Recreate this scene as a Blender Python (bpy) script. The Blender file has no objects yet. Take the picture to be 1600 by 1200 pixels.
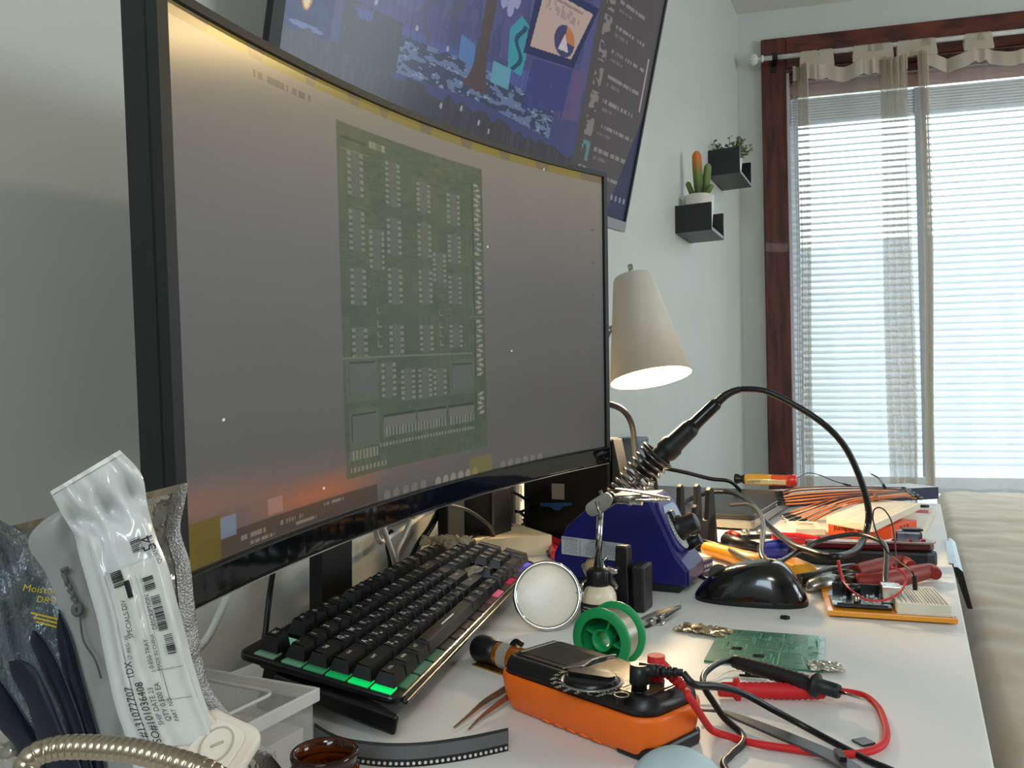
import bpy, math, random
import numpy as np
from mathutils import Vector, Matrix

rnd = random.Random(7)
S = bpy.context.scene
COL = S.collection
TZ = 0.74                                  # desk top above the floor
CAMZ = TZ + 0.21                           # eye height

# ---------------------------------------------------------------- camera
FPX = 1250.0                               # focal length in pixels of a 1600 wide frame
def _basis(yc=636.0, roll=0.009, vx=1437.0):
    p1 = Vector((-800, yc + roll * 800 - 600, FPX)); p2 = Vector((800, yc - roll * 800 - 600, FPX))
    up = p1.cross(p2).normalized()
    if up.y > 0: up = -up
    d = Vector((vx - 800, yc - roll * (vx - 800) - 600, FPX)).normalized()
    r = d.cross(up)
    if r.x < 0: r = -r
    return Matrix((r, d, up))
RB = _basis()
EYE = Vector((0, 0, CAMZ))
cam = bpy.data.cameras.new('camera'); cam.lens = FPX / 1600 * 36.0; cam.sensor_width = 36.0
cam.clip_start = 0.02; cam.clip_end = 100
camo = bpy.data.objects.new('camera', cam); COL.objects.link(camo)
_r = RB @ Vector((1, 0, 0)); _u = RB @ Vector((0, -1, 0)); _b = RB @ Vector((0, 0, -1))
camo.matrix_world = Matrix(((_r.x, _u.x, _b.x, 0), (_r.y, _u.y, _b.y, 0), (_r.z, _u.z, _b.z, CAMZ), (0, 0, 0, 1)))
S.camera = camo

# ---------------------------------------------------------------- world, lights, exposure
S.view_settings.view_transform = 'Standard'; S.view_settings.look = 'None'
S.view_settings.gamma = 1.0; S.view_settings.use_curve_mapping = False
S.view_settings.exposure = 0.35
w = bpy.data.worlds.new('World'); S.world = w; w.use_nodes = True
_bg = w.node_tree.nodes['Background']
_bg.inputs['Color'].default_value = (0.80, 0.93, 1.0, 1); _bg.inputs['Strength'].default_value = 4.6

def add_light(name, kind, loc, energy, color, target=None, **kw):
    l = bpy.data.lights.new(name, kind); l.energy = energy; l.color = color
    for k, v in kw.items(): setattr(l, k, v)
    o = bpy.data.objects.new(name, l); COL.objects.link(o); o.location = loc
    if target is not None:
        o.rotation_euler = (Vector(target) - Vector(loc)).to_track_quat('-Z', 'Y').to_euler()
    return o
# the room's shaded lamp stands over the bed, outside the picture; the monitor's top edge throws its shadow on the wall
add_light('shaded_lamp', 'SPOT', (0.80, 1.30, 2.08), 6.0, (1.0, 0.86, 0.66), target=(-0.59, 0.45, 1.35), spot_size=math.radians(58), spot_blend=0.6, shadow_soft_size=0.045)
# narrow warm spot added out of view, aimed to put a glint on the monitor
add_light('glint_spot', 'SPOT', (0.50, 1.95, 1.965), 9.0, (1.0, 0.70, 0.30), target=(-0.41, 0.36, 1.18), spot_size=math.radians(24), spot_blend=0.8, shadow_soft_size=0.03)
# warm fill light added behind the camera, without a fixture
add_light('warm_fill', 'AREA', (0.9, -1.3, 2.40), 14, (1.0, 0.95, 0.88), target=(0.7, -1.5, 0), shape='DISK', size=0.6)

# cool fill lights added out of view; the right and rear walls have no windows
add_light('rear_cool_fill', 'AREA', (0.55, -2.15, 1.95), 32, (0.68, 0.86, 1.0), target=(0.35, 0, 1.2), shape='SQUARE', size=1.1)
add_light('side_cool_fill', 'AREA', (3.15, 2.0, 1.5), 42, (0.80, 0.91, 1.0), target=(-0.6, 2.2, 1.2), shape='SQUARE', size=1.3)

# ---------------------------------------------------------------- pixel-of-the-photo to place-in-the-room measurements
def ray(px, py): return RB @ Vector((px - 800, py - 600, FPX))
def D(px, py, z=0.0):                      # point at height z above the desk top
    r = ray(px, py); return EYE + r * ((TZ + z - CAMZ) / r.z)
def AX(px, py, x):
    r = ray(px, py); return EYE + r * (x / r.x)
def AY(px, py, y):
    r = ray(px, py); return EYE + r * (y / r.y)
def AP(px, py, p0, n):
    r = ray(px, py); return EYE + r * ((Vector(p0) - EYE).dot(n) / r.dot(n))

# ---------------------------------------------------------------- materials
def lin(c):
    return tuple(((x / 12.92) if x <= 0.04045 else ((x + 0.055) / 1.055) ** 2.4) for x in [v / 255.0 for v in c])
MATS = {}
def mat(name, rgb, rough=0.5, metal=0.0, noise=0.06, scale=40.0, bump=0.0, emit=None, estr=0.0, trans=0.0, ior=1.45, alpha=1.0, coat=0.0, spec=0.5, sheen=0.0, rgb2=None, stretch=(1, 1, 1), sss=0.0):
    """Principled material; its colour is varied by a noise texture in object space."""
    if name in MATS: return MATS[name]
    m = bpy.data.materials.new(name); m.use_nodes = True
    nt = m.node_tree; b = nt.nodes['Principled BSDF']
    c = lin(rgb)
    tc = nt.nodes.new('ShaderNodeTexCoord'); mp = nt.nodes.new('ShaderNodeMapping'); mp.inputs['Scale'].default_value = stretch
    nz = nt.nodes.new('ShaderNodeTexNoise'); nz.inputs['Scale'].default_value = scale; nz.inputs['Detail'].default_value = 4
    nt.links.new(tc.outputs['Object'], mp.inputs['Vector']); nt.links.new(mp.outputs['Vector'], nz.inputs['Vector'])
    rp = nt.nodes.new('ShaderNodeValToRGB')
    lo = lin(rgb2) if rgb2 else tuple(x * (1 - noise) for x in c)
    hi = c if rgb2 else tuple(min(1, x * (1 + noise)) for x in c)
    rp.color_ramp.elements[0].position = 0.35; rp.color_ramp.elements[1].position = 0.65
    rp.color_ramp.elements[0].color = (*lo, 1); rp.color_ramp.elements[1].color = (*hi, 1)
    nt.links.new(nz.outputs['Fac'], rp.inputs['Fac']); nt.links.new(rp.outputs['Color'], b.inputs['Base Color'])
    b.inputs['Roughness'].default_value = rough; b.inputs['Metallic'].default_value = metal
    b.inputs['IOR'].default_value = ior; b.inputs['Transmission Weight'].default_value = trans
    b.inputs['Alpha'].default_value = alpha; b.inputs['Coat Weight'].default_value = coat
    b.inputs['Specular IOR Level'].default_value = spec; b.inputs['Sheen Weight'].default_value = sheen
    if sss: b.inputs['Subsurface Weight'].default_value = sss; b.inputs['Subsurface Radius'].default_value = (0.01, 0.008, 0.005)
    if bump:
        bp = nt.nodes.new('ShaderNodeBump'); bp.inputs['Strength'].default_value = bump; bp.inputs['Distance'].default_value = 0.002
        nt.links.new(nz.outputs['Fac'], bp.inputs['Height']); nt.links.new(bp.outputs['Normal'], b.inputs['Normal'])
    if emit:
        b.inputs['Emission Color'].default_value = (*lin(emit), 1); b.inputs['Emission Strength'].default_value = estr
    MATS[name] = m
    return m

def sheer(name, rgb, opac, trl=0.5, rough=None):
    m = bpy.data.materials.new(name); m.use_nodes = True; nt = m.node_tree; nt.nodes.clear()
    out = nt.nodes.new('ShaderNodeOutputMaterial'); mx = nt.nodes.new('ShaderNodeMixShader'); m2 = nt.nodes.new('ShaderNodeMixShader')
    t = nt.nodes.new('ShaderNodeBsdfTransparent'); d = nt.nodes.new('ShaderNodeBsdfDiffuse'); l = nt.nodes.new('ShaderNodeBsdfTranslucent')
    wv = nt.nodes.new('ShaderNodeTexNoise'); wv.inputs['Scale'].default_value = 300
    mp = nt.nodes.new('ShaderNodeMapRange'); mp.inputs['To Min'].default_value = opac - 0.06; mp.inputs['To Max'].default_value = opac + 0.06
    nt.links.new(wv.outputs['Fac'], mp.inputs['Value']); nt.links.new(mp.outputs['Result'], mx.inputs['Fac'])
    d.inputs['Color'].default_value = (*lin(rgb), 1); l.inputs['Color'].default_value = (*lin(rgb), 1)
    m2.inputs['Fac'].default_value = trl
    nt.links.new(d.outputs[0], m2.inputs[1]); nt.links.new(l.outputs[0], m2.inputs[2])
    nt.links.new(t.outputs[0], mx.inputs[1]); nt.links.new(m2.outputs[0], mx.inputs[2]); nt.links.new(mx.outputs[0], out.inputs['Surface'])
    return m

def film(name, rgb, opac, rough=0.15, gloss=0.35, bump=0.0, bscale=60, metal=0.0):
    """thin plastic film: partly clear, partly a glossy coloured skin"""
    m = bpy.data.materials.new(name); m.use_nodes = True; nt = m.node_tree
    b = nt.nodes['Principled BSDF']; out = nt.nodes['Material Output']
    b.inputs['Base Color'].default_value = (*lin(rgb), 1); b.inputs['Roughness'].default_value = rough; b.inputs['Metallic'].default_value = metal
    b.inputs['Specular IOR Level'].default_value = gloss * 2
    t = nt.nodes.new('ShaderNodeBsdfTransparent'); mx = nt.nodes.new('ShaderNodeMixShader')
    nz = nt.nodes.new('ShaderNodeTexNoise'); nz.inputs['Scale'].default_value = bscale; nz.inputs['Detail'].default_value = 3
    mp = nt.nodes.new('ShaderNodeMapRange'); mp.inputs['From Min'].default_value = 0.3; mp.inputs['From Max'].default_value = 0.7
    mp.inputs['To Min'].default_value = max(0, opac - 0.12); mp.inputs['To Max'].default_value = min(1, opac + 0.12)
    nt.links.new(nz.outputs['Fac'], mp.inputs['Value']); nt.links.new(mp.outputs['Result'], mx.inputs['Fac'])
    if bump:
        bp = nt.nodes.new('ShaderNodeBump'); bp.inputs['Strength'].default_value = bump; bp.inputs['Distance'].default_value = 0.004
        nt.links.new(nz.outputs['Fac'], bp.inputs['Height']); nt.links.new(bp.outputs['Normal'], b.inputs['Normal'])
    nt.links.new(t.outputs[0], mx.inputs[1]); nt.links.new(b.outputs[0], mx.inputs[2]); nt.links.new(mx.outputs[0], out.inputs['Surface'])
    return m

def screenmat(name, rough, strength, spec=0.5):
    """a lit display: shows the picture stored in the mesh's colour attribute, behind a shiny sheet"""
    m = bpy.data.materials.new(name); m.use_nodes = True; nt = m.node_tree; b = nt.nodes['Principled BSDF']
    a = nt.nodes.new('ShaderNodeVertexColor'); a.layer_name = 'picture'
    b.inputs['Base Color'].default_value = (0.012, 0.012, 0.013, 1); b.inputs['Roughness'].default_value = rough
    b.inputs['Specular IOR Level'].default_value = spec
    nt.links.new(a.outputs['Color'], b.inputs['Emission Color']); b.inputs['Emission Strength'].default_value = strength
    return m

# ---------------------------------------------------------------- mesh builder
def crom(pts, n=10, closed=False):
    P = [Vector(p) for p in pts]; out = []
    k = len(P)
    for i in range(k if closed else k - 1):
        if closed: a, b, c, d = P[(i - 1) % k], P[i], P[(i + 1) % k], P[(i + 2) % k]
        else: a, b, c, d = P[max(i - 1, 0)], P[i], P[i + 1], P[min(i + 2, k - 1)]
        for j in range(n):
            t = j / n
            out.append(0.5 * ((2 * b) + (c - a) * t + (2 * a - 5 * b + 4 * c - d) * t * t + (3 * b - a - 3 * c + d) * t ** 3))
    if not closed: out.append(P[-1])
    return out

class M:
    def __init__(s): s.v = []; s.f = []; s.mi = []; s.sm = []
    def add(s, vs, fs, mi=0, T=None, smooth=False):
        o = len(s.v)
        s.v += [(T @ Vector(p)) if T is not None else Vector(p) for p in vs]
        for f in fs: s.f.append([i + o for i in f]); s.mi.append(mi); s.sm.append(smooth)
        return s
    def box(s, x0, x1, y0, y1, z0, z1, mi=0, T=None):
        vs = [(x, y, z) for z in (z0, z1) for y in (y0, y1) for x in (x0, x1)]
        return s.add(vs, [(0, 2, 3, 1), (4, 5, 7, 6), (0, 1, 5, 4), (2, 6, 7, 3), (0, 4, 6, 2), (1, 3, 7, 5)], mi, T)
    def taper(s, c, a, b, z0, z1, mi=0, T=None, dx=0, dy=0):    # frustum with rectangular ends, a=(w,d) bottom, b=(w,d) top
        vs = []
        for (w_, d_), z, ox, oy in ((a, z0, 0, 0), (b, z1, dx, dy)):
            vs += [(c[0] + sx * w_ / 2 + ox, c[1] + sy * d_ / 2 + oy, z) for sy in (-1, 1) for sx in (-1, 1)]
        return s.add(vs, [(0, 2, 3, 1), (4, 5, 7, 6), (0, 1, 5, 4), (2, 6, 7, 3), (0, 4, 6, 2), (1, 3, 7, 5)], mi, T)
    def prism(s, poly, z0, z1, mi=0, T=None, smooth=False):
        n = len(poly)
        a = sum(poly[i][0] * poly[(i + 1) % n][1] - poly[(i + 1) % n][0] * poly[i][1] for i in range(n))
        if a < 0: poly = poly[::-1]
        vs = [(p[0], p[1], z0) for p in poly] + [(p[0], p[1], z1) for p in poly]
        s.add(vs, [tuple(range(n))[::-1], tuple(range(n, 2 * n))], mi, T)
        o = len(s.v) - 2 * n
        for i in range(n):
            j = (i + 1) % n
            s.f.append([o + i, o + j, o + n + j, o + n + i]); s.mi.append(mi); s.sm.append(smooth)
        return s
    def tube(s, pts, r, seg=8, mi=0, T=None, closed=False, flat=None):
        P = [Vector(p) for p in pts]; n = len(P); R_ = r if isinstance(r, (list, tuple)) else [r] * n
        vs = []; prev = None
        for i in range(n):
            t = (P[(i + 1) % n] - P[i - 1]) if closed else (P[min(i + 1, n - 1)] - P[max(i - 1, 0)])
            t = t.normalized() if t.length > 1e-9 else Vector((0, 0, 1))
            if prev is None:
                u = t.cross(Vector((0, 0, 1)));
                if u.length < 1e-3: u = t.cross(Vector((1, 0, 0)))
            else: u = prev - t * prev.dot(t)
            u.normalize(); prev = u; v2 = t.cross(u)
            for k in range(seg):
                a = 2 * math.pi * k / seg
                vs.append(P[i] + (u * math.cos(a) + v2 * math.sin(a) * (flat or 1)) * R_[i])
        fs = []
        for i in range(n if closed else n - 1):
            for k in range(seg):
                a = i * seg + k; b = i * seg + (k + 1) % seg; c = ((i + 1) % n) * seg + (k + 1) % seg; d = ((i + 1) % n) * seg + k
                fs.append((a, b, c, d))
        s.add(vs, fs, mi, T, True)
        if not closed:
            o = len(s.v) - n * seg
            s.f.append([o + k for k in range(seg)][::-1]); s.mi.append(mi); s.sm.append(False)
            s.f.append([o + (n - 1) * seg + k for k in range(seg)]); s.mi.append(mi); s.sm.append(False)
        return s
    def cyl(s, p0, p1, r0, r1=None, seg=20, mi=0, T=None):
        return s.tube([p0, p1], [r0, r0 if r1 is None else r1], seg, mi, T)
    def lathe(s, prof, seg=28, mi=0, T=None, cap0=True, cap1=True):
        n = len(prof); vs = []
        for r, z in prof:
            for k in range(seg):
                a = 2 * math.pi * k / seg; vs.append((r * math.cos(a), r * math.sin(a), z))
        fs = [(i * seg + k, i * seg + (k + 1) % seg, (i + 1) * seg + (k + 1) % seg, (i + 1) * seg + k) for i in range(n - 1) for k in range(seg)]
        s.add(vs, fs, mi, T, True); o = len(s.v) - n * seg
        if cap0: s.f.append([o + k for k in range(seg)][::-1]); s.mi.append(mi); s.sm.append(False)
        if cap1: s.f.append([o + (n - 1) * seg + k for k in range(seg)]); s.mi.append(mi); s.sm.append(False)
        return s
    def grid(s, fn, nu, nv, mi=0, T=None, smooth=True):
        vs = [fn(i / nu, j / nv) for j in range(nv + 1) for i in range(nu + 1)]
        fs = [(j * (nu + 1) + i, j * (nu + 1) + i + 1, (j + 1) * (nu + 1) + i + 1, (j + 1) * (nu + 1) + i) for j in range(nv) for i in range(nu)]
        return s.add(vs, fs, mi, T, smooth)
    def ball(s, c, r, mi=0, T=None, sc=(1, 1, 1), nu=16, nv=10):
        c = Vector(c)
        return s.grid(lambda u, v: c + Vector((r * sc[0] * math.cos(2 * math.pi * u) * math.sin(math.pi * (0.001 + 0.998 * v)), r * sc[1] * math.sin(2 * math.pi * u) * math.sin(math.pi * (0.001 + 0.998 * v)), -r * sc[2] * math.cos(math.pi * v))), nu, nv, mi, T)
    def build(s, name, mats, parent=None, bevel=0.0, seg=2, solid=0.0, sub=0, flip=False):
        if not isinstance(mats, (list, tuple)): mats = [mats]
        me = bpy.data.meshes.new(name)
        vs = s.v; org = None
        if parent is None and vs:
            xs = [p.x for p in vs]; ys = [p.y for p in vs]; zs = [p.z for p in vs]
            org = Vector(((min(xs) + max(xs)) / 2, (min(ys) + max(ys)) / 2, min(zs)))
            vs = [p - org for p in vs]
        me.from_pydata([tuple(p) for p in vs], [], s.f)
        for m in mats: me.materials.append(m)
        me.polygons.foreach_set('material_index', s.mi); me.polygons.foreach_set('use_smooth', s.sm)
        me.update()
        o = bpy.data.objects.new(name, me); COL.objects.link(o)
        if org is not None: o.location = org
        if parent is not None: o.parent = parent
        if solid:
            md = o.modifiers.new('solid', 'SOLIDIFY'); md.thickness = solid; md.offset = 0
        if bevel:
            md = o.modifiers.new('bevel', 'BEVEL'); md.width = bevel; md.segments = seg; md.limit_method = 'ANGLE'; md.angle_limit = math.radians(40)
        if sub:
            md = o.modifiers.new('sub', 'SUBSURF'); md.levels = sub; md.render_levels = sub
        return o

def tag(o, label, cat, group=None, kind=None):
    o['label'] = label; o['category'] = cat
    if group: o['group'] = group
    if kind: o['kind'] = kind
    return o
def thing(name, label, cat, loc=(0, 0, 0), rz=0.0, group=None, mw=None):
    o = bpy.data.objects.new(name, None); COL.objects.link(o); o.empty_display_size = 0.02
    if mw is not None: o.matrix_world = mw
    else: o.location = loc; o.rotation_euler = (0, 0, rz)
    return tag(o, label, cat, group)
def struct(o): o['kind'] = 'structure'; return o
def frame(a, b):                           # base point and heading of the line a -> b
    d = Vector(b) - Vector(a); return Vector(a), math.atan2(d.y, d.x), d.length
def rot(axis, deg): return Matrix.Rotation(math.radians(deg), 4, axis)
def tr(x, y, z): return Matrix.Translation((x, y, z))
def axm(o, x, y, z=None):                  # matrix from origin and axes
    x = Vector(x).normalized(); y = Vector(y); y = (y - x * y.dot(x)).normalized(); z = x.cross(y)
    return Matrix(((x.x, y.x, z.x, o[0]), (x.y, y.y, z.y, o[1]), (x.z, y.z, z.z, o[2]), (0, 0, 0, 1)))
def zaxm(o, z, hint=(0, 0, 1)):            # matrix whose z axis runs along z
    z = Vector(z).normalized(); h = Vector(hint)
    if abs(z.dot(h.normalized())) > 0.98: h = Vector((1, 0, 0))
    x = h.cross(z).normalized(); y = z.cross(x)
    return Matrix(((x.x, y.x, z.x, o[0]), (x.y, y.y, z.y, o[1]), (x.z, y.z, z.z, o[2]), (0, 0, 0, 1)))
def roundrect(x0, x1, y0, y1, r, n=6):
    out = []
    for cx, cy, a0 in ((x1 - r, y1 - r, 0), (x0 + r, y1 - r, 90), (x0 + r, y0 + r, 180), (x1 - r, y0 + r, 270)):
        for k in range(n + 1):
            a = math.radians(a0 + 90 * k / n); out.append((cx + r * math.cos(a), cy + r * math.sin(a)))
    return out
def text(body, size, T, m, parent=None, name='lettering', depth=0.0002, align='CENTER', xs=1.0):
    c = bpy.data.curves.new(name, 'FONT'); c.body = body; c.size = size; c.align_x = align; c.align_y = 'CENTER'; c.extrude = depth; c.resolution_u = 2
    o = bpy.data.objects.new(name, c); COL.objects.link(o)
    dg = bpy.context.evaluated_depsgraph_get(); me = bpy.data.meshes.new_from_object(o.evaluated_get(dg))
    bpy.data.objects.remove(o); bpy.data.curves.remove(c)
    me.name = name; me.materials.clear(); me.materials.append(m)
    n = bpy.data.objects.new(name, me); COL.objects.link(n)
    if parent is not None: n.parent = parent
    n.matrix_local = T @ Matrix.Diagonal((xs, 1, 1, 1))
    return n
_tcache = {}
def textmesh(body, size):                  # flat lettering as (verts, faces), to be merged into another mesh
    if (body, size) not in _tcache:
        c = bpy.data.curves.new('t', 'FONT'); c.body = body; c.size = size; c.align_x = 'CENTER'; c.align_y = 'CENTER'; c.resolution_u = 2
        o = bpy.data.objects.new('t', c); COL.objects.link(o)
        dg = bpy.context.evaluated_depsgraph_get(); me = bpy.data.meshes.new_from_object(o.evaluated_get(dg))
        _tcache[(body, size)] = ([tuple(v.co) for v in me.vertices], [tuple(p.vertices) for p in me.polygons])
        bpy.data.objects.remove(o); bpy.data.curves.remove(c); bpy.data.meshes.remove(me)
    return _tcache[(body, size)]
# ================================================================ THE ROOM
wallm = mat('painted_wall', (196, 197, 190), 0.55, noise=0.015, scale=9, bump=0.04)
ceilm = mat('ceiling_paint', (215, 214, 206), 0.8, noise=0.02)
floorm = mat('floor_boards', (120, 96, 72), 0.5, noise=0.15, scale=6, stretch=(1, 8, 1))
wood = mat('red_stained_wood', (112, 50, 32), 0.5, scale=5, rgb2=(62, 22, 15), stretch=(9, 9, 1.1), coat=0.05)
woodh = mat('red_stained_wood_header', (106, 46, 30), 0.35, scale=5, rgb2=(58, 20, 14), stretch=(2.0, 9, 6), coat=0.3)
WX = -0.59
FW = Matrix(((0.9734, -0.2294, 0, WX), (0.2294, 0.9734, 0, 3.08), (0, 0, 1, 0), (0, 0, 0, 1)))   # far wall: x along it, y outwards
CZ = 2.44
struct(M().box(WX - 0.12, WX, -2.2, 3.20, 0, CZ).build('wall_left', wallm))
W0, W1, WZ0, WZ1 = 0.172, 1.72, 0.50, 2.205     # window opening along the far wall
m = M()
m.box(-0.12, W0, 0, 0.14, 0, CZ, T=FW); m.box(W1, 4.1, 0, 0.14, 0, CZ, T=FW)
m.box(W0, W1, 0, 0.14, WZ1, CZ, T=FW); m.box(W0, W1, 0, 0.14, 0, WZ0, T=FW)
struct(m.build('wall_far', wallm))
struct(M().box(3.2, 3.32, -2.2, 4.1, 0, CZ).build('wall_right', wallm))
struct(M().box(WX - 0.12, 3.32, -2.32, -2.2, 0, CZ).build('wall_back', wallm))
struct(M().box(WX - 0.12, 3.32, -2.32, 4.2, CZ, CZ + 0.1).build('ceiling', ceilm))
struct(M().box(WX - 0.12, 3.32, -2.32, 4.2, -0.1, 0).build('floor', floorm))

# window: casing, jamb, sash bars and panes
win = bpy.data.objects.new('window_1', None); COL.objects.link(win); win.matrix_world = FW; struct(win)
t = 0.088
m = M(); m.box(W0 - t, W0, -0.022, 0, WZ0 - t, WZ1 + 0.118); m.build('casing', wood, win, 0.004)
m = M(); m.box(W1, W1 + t, -0.022, 0, WZ0 - t, WZ1 + 0.118); m.build('casing', wood, win, 0.004)
m = M(); m.box(W0, W1, -0.0215, 0, WZ1, WZ1 + 0.118); m.build('head_casing', woodh, win, 0.004)
m = M(); m.box(W0 - 0.1, W1 + 0.1, -0.05, 0, WZ0 - 0.025, WZ0); m.build('window_sill', woodh, win, 0.004)
jm = mat('white_jamb_paint', (205, 196, 196), 0.4)
m = M(); m.box(W0, W0 + 0.012, 0, 0.14, WZ0, WZ1); m.box(W1 - 0.012, W1, 0, 0.14, WZ0, WZ1); m.build('jamb', jm, win)
m = M(); m.box(W0, W1, 0, 0.14, WZ1 - 0.012, WZ1); m.build('head_jamb', wood, win)
mid = (W0 + W1) / 2
sashm = mat('white_sash', (225, 228, 230), 0.4)
m = M()
for a, b in ((W0 + 0.012, W1 - 0.012),):
    m.box(a, a + 0.04, 0.10, 0.13, WZ0, WZ1 - 0.012); m.box(b - 0.04, b, 0.10, 0.13, WZ0, WZ1 - 0.012)
    m.box(a, b, 0.10, 0.13, WZ0, WZ0 + 0.05); m.box(a, b, 0.10, 0.13, WZ1 - 0.06, WZ1 - 0.012)
m.build('sash', sashm, win)
glassm = film('window_glass', (225, 235, 240), 0.14, 0.02, 0.5)
for a, b in ((W0 + 0.05, W1 - 0.05),):
    M().box(a, b, 0.113, 0.117, WZ0 + 0.05, WZ1 - 0.06).build('pane', glassm, win)

# blind
bl = thing('window_blind', 'white horizontal slat blind hanging inside the window behind the sheer curtains', 'blind', mw=FW)
vm = mat('blind_valance', (150, 106, 98), 0.3, noise=0.08, scale=3, stretch=(1, 6, 6), coat=0.5)
m = M(); zt = WZ1 - 0.013
m.box(W0 + 0.014, W1 - 0.014, 0.012, 0.07, zt - 0.030, zt); m.build('headrail', mat('blind_headrail', (88, 44, 46), 0.35), bl, 0.003)
prof = [(0.010, zt - 0.035), (0.002, zt - 0.05), (0.004, zt - 0.075), (0.012, zt - 0.088), (0.02, zt - 0.088), (0.02, zt - 0.035)]
m = M(); n = len(prof)
vs = [(W0 + 0.016, y, z) for y, z in prof] + [(W1 - 0.016, y, z) for y, z in prof]
m.add(vs, [tuple(range(n)), tuple(range(n, 2 * n))[::-1]] + [(i, (i + 1) % n, n + (i + 1) % n, n + i) for i in range(n)])
m.build('valance', vm, bl)
slm = mat('blind_slat', (236, 240, 242), 0.45, noise=0.01, spec=0.3)
_nt = slm.node_tree
_b = _nt.nodes['Principled BSDF']; _tl = _nt.nodes.new('ShaderNodeBsdfTranslucent'); _tl.inputs['Color'].default_value = (0.78, 0.86, 0.90, 1)
_mx = _nt.nodes.new('ShaderNodeMixShader'); _mx.inputs['Fac'].default_value = 0.16
_nt.links.new(_b.outputs[0], _mx.inputs[1]); _nt.links.new(_tl.outputs[0], _mx.inputs[2]); _nt.links.new(_mx.outputs[0], _nt.nodes['Material Output'].inputs['Surface'])
m = M(); pitch = 0.0242; z = zt - 0.20; zb = TZ - 0.055; ang = math.radians(34)
while z > zb + 0.03:
    rr = 0.0135
    vs = []
    for x in (W0 + 0.018, W1 - 0.018):
        for k in (-1, -0.33, 0.33, 1):
            vs.append((x, 0.042 + k * rr * math.cos(ang), z + k * rr * math.sin(ang) + 0.0016 * (1 - k * k)))
    m.add(vs, [(k, k + 1, 4 + k + 1, 4 + k) for k in range(3)], smooth=True)
    z -= pitch
m.build('slats', slm, bl)
# gathered slats at the top, behind the sheers, and the bottom rail
m = M()
for k in range(9): m.box(W0 + 0.018, W1 - 0.018, 0.026, 0.058, zt - 0.092 - 0.0105 * k - 0.008, zt - 0.092 - 0.0105 * k)
m.build('gathered_slats', slm, bl)
m = M(); m.box(W0 + 0.018, W1 - 0.018, 0.028, 0.056, zb - 0.06, zb); m.build('bottom_rail', mat('blind_rail', (222, 228, 230), 0.4), bl, 0.004)
tapem = mat('blind_tape', (170, 176, 182), 0.8)
for xs in (0.635, 1.30):
    M().box(xs - 0.018, xs + 0.018, 0.023, 0.0238, zb, zt - 0.09).build('ladder_tape', tapem, bl)
for xs in (0.198, 0.205):
    M().tube([(xs, 0.006, zt - 0.03), (xs + 0.004, 0.004, 1.6), (xs - 0.002, 0.004, 1.1), (xs, 0.006, 0.62)], 0.0012, 6).build('pull_cord', tapem, bl)

# beyond the window: a pale grey house across the street and the ground
struct(M().box(-6, 9, 11, 12, -3, 3.0).build('exterior_house', mat('grey_siding', (150, 160, 168), 0.8, noise=0.08, scale=2, stretch=(0.5, 1, 12))))
struct(M().box(-30, 30, 4.6, 60, -3.1, -3.0).build('exterior_ground', mat('outdoor_ground', (150, 155, 150), 0.9)))

# curtain rod
rodz = TZ + 1.487
rod = thing('curtain_rod', 'white curtain rod with ribbed ball finial along the top of the window', 'curtain rod', mw=FW @ tr(0.09, -0.075, rodz))
wm = mat('white_enamel', (214, 212, 205), 0.35)
M().tube([(0.0, 0, 0), (1.75, 0, 0)], 0.0085, 14).build('rod', wm, rod)
m = M(); m.lathe([(0.006, 0), (0.013, 0.004), (0.013, 0.009), (0.007, 0.012), (0.007, 0.018), (0.012, 0.022)], 16, T=rot('Y', -90))
N = 24
m.grid(lambda u, v: (-0.038 - 0.019 * math.cos(math.pi * v), (0.019 + 0.0015 * math.cos(12 * 2 * math.pi * u)) * math.sin(math.pi * v) * math.cos(2 * math.pi * u), (0.019 + 0.0015 * math.cos(12 * 2 * math.pi * u)) * math.sin(math.pi * v) * math.sin(2 * math.pi * u)), 72, 12)
m.build('finial', wm, rod)
m = M(); m.box(0.028, 0.046, -0.013, 0.052, -0.014, -0.009); m.box(0.028, 0.046, -0.013, -0.009, -0.014, 0.014); m.box(0.028, 0.046, 0.047, 0.052, -0.035, 0.03); m.box(0.028, 0.046, 0.01, 0.052, 0.009, 0.014)
m.build('bracket', mat('black_metal', (22, 21, 22), 0.4), rod, 0.001)

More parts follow.
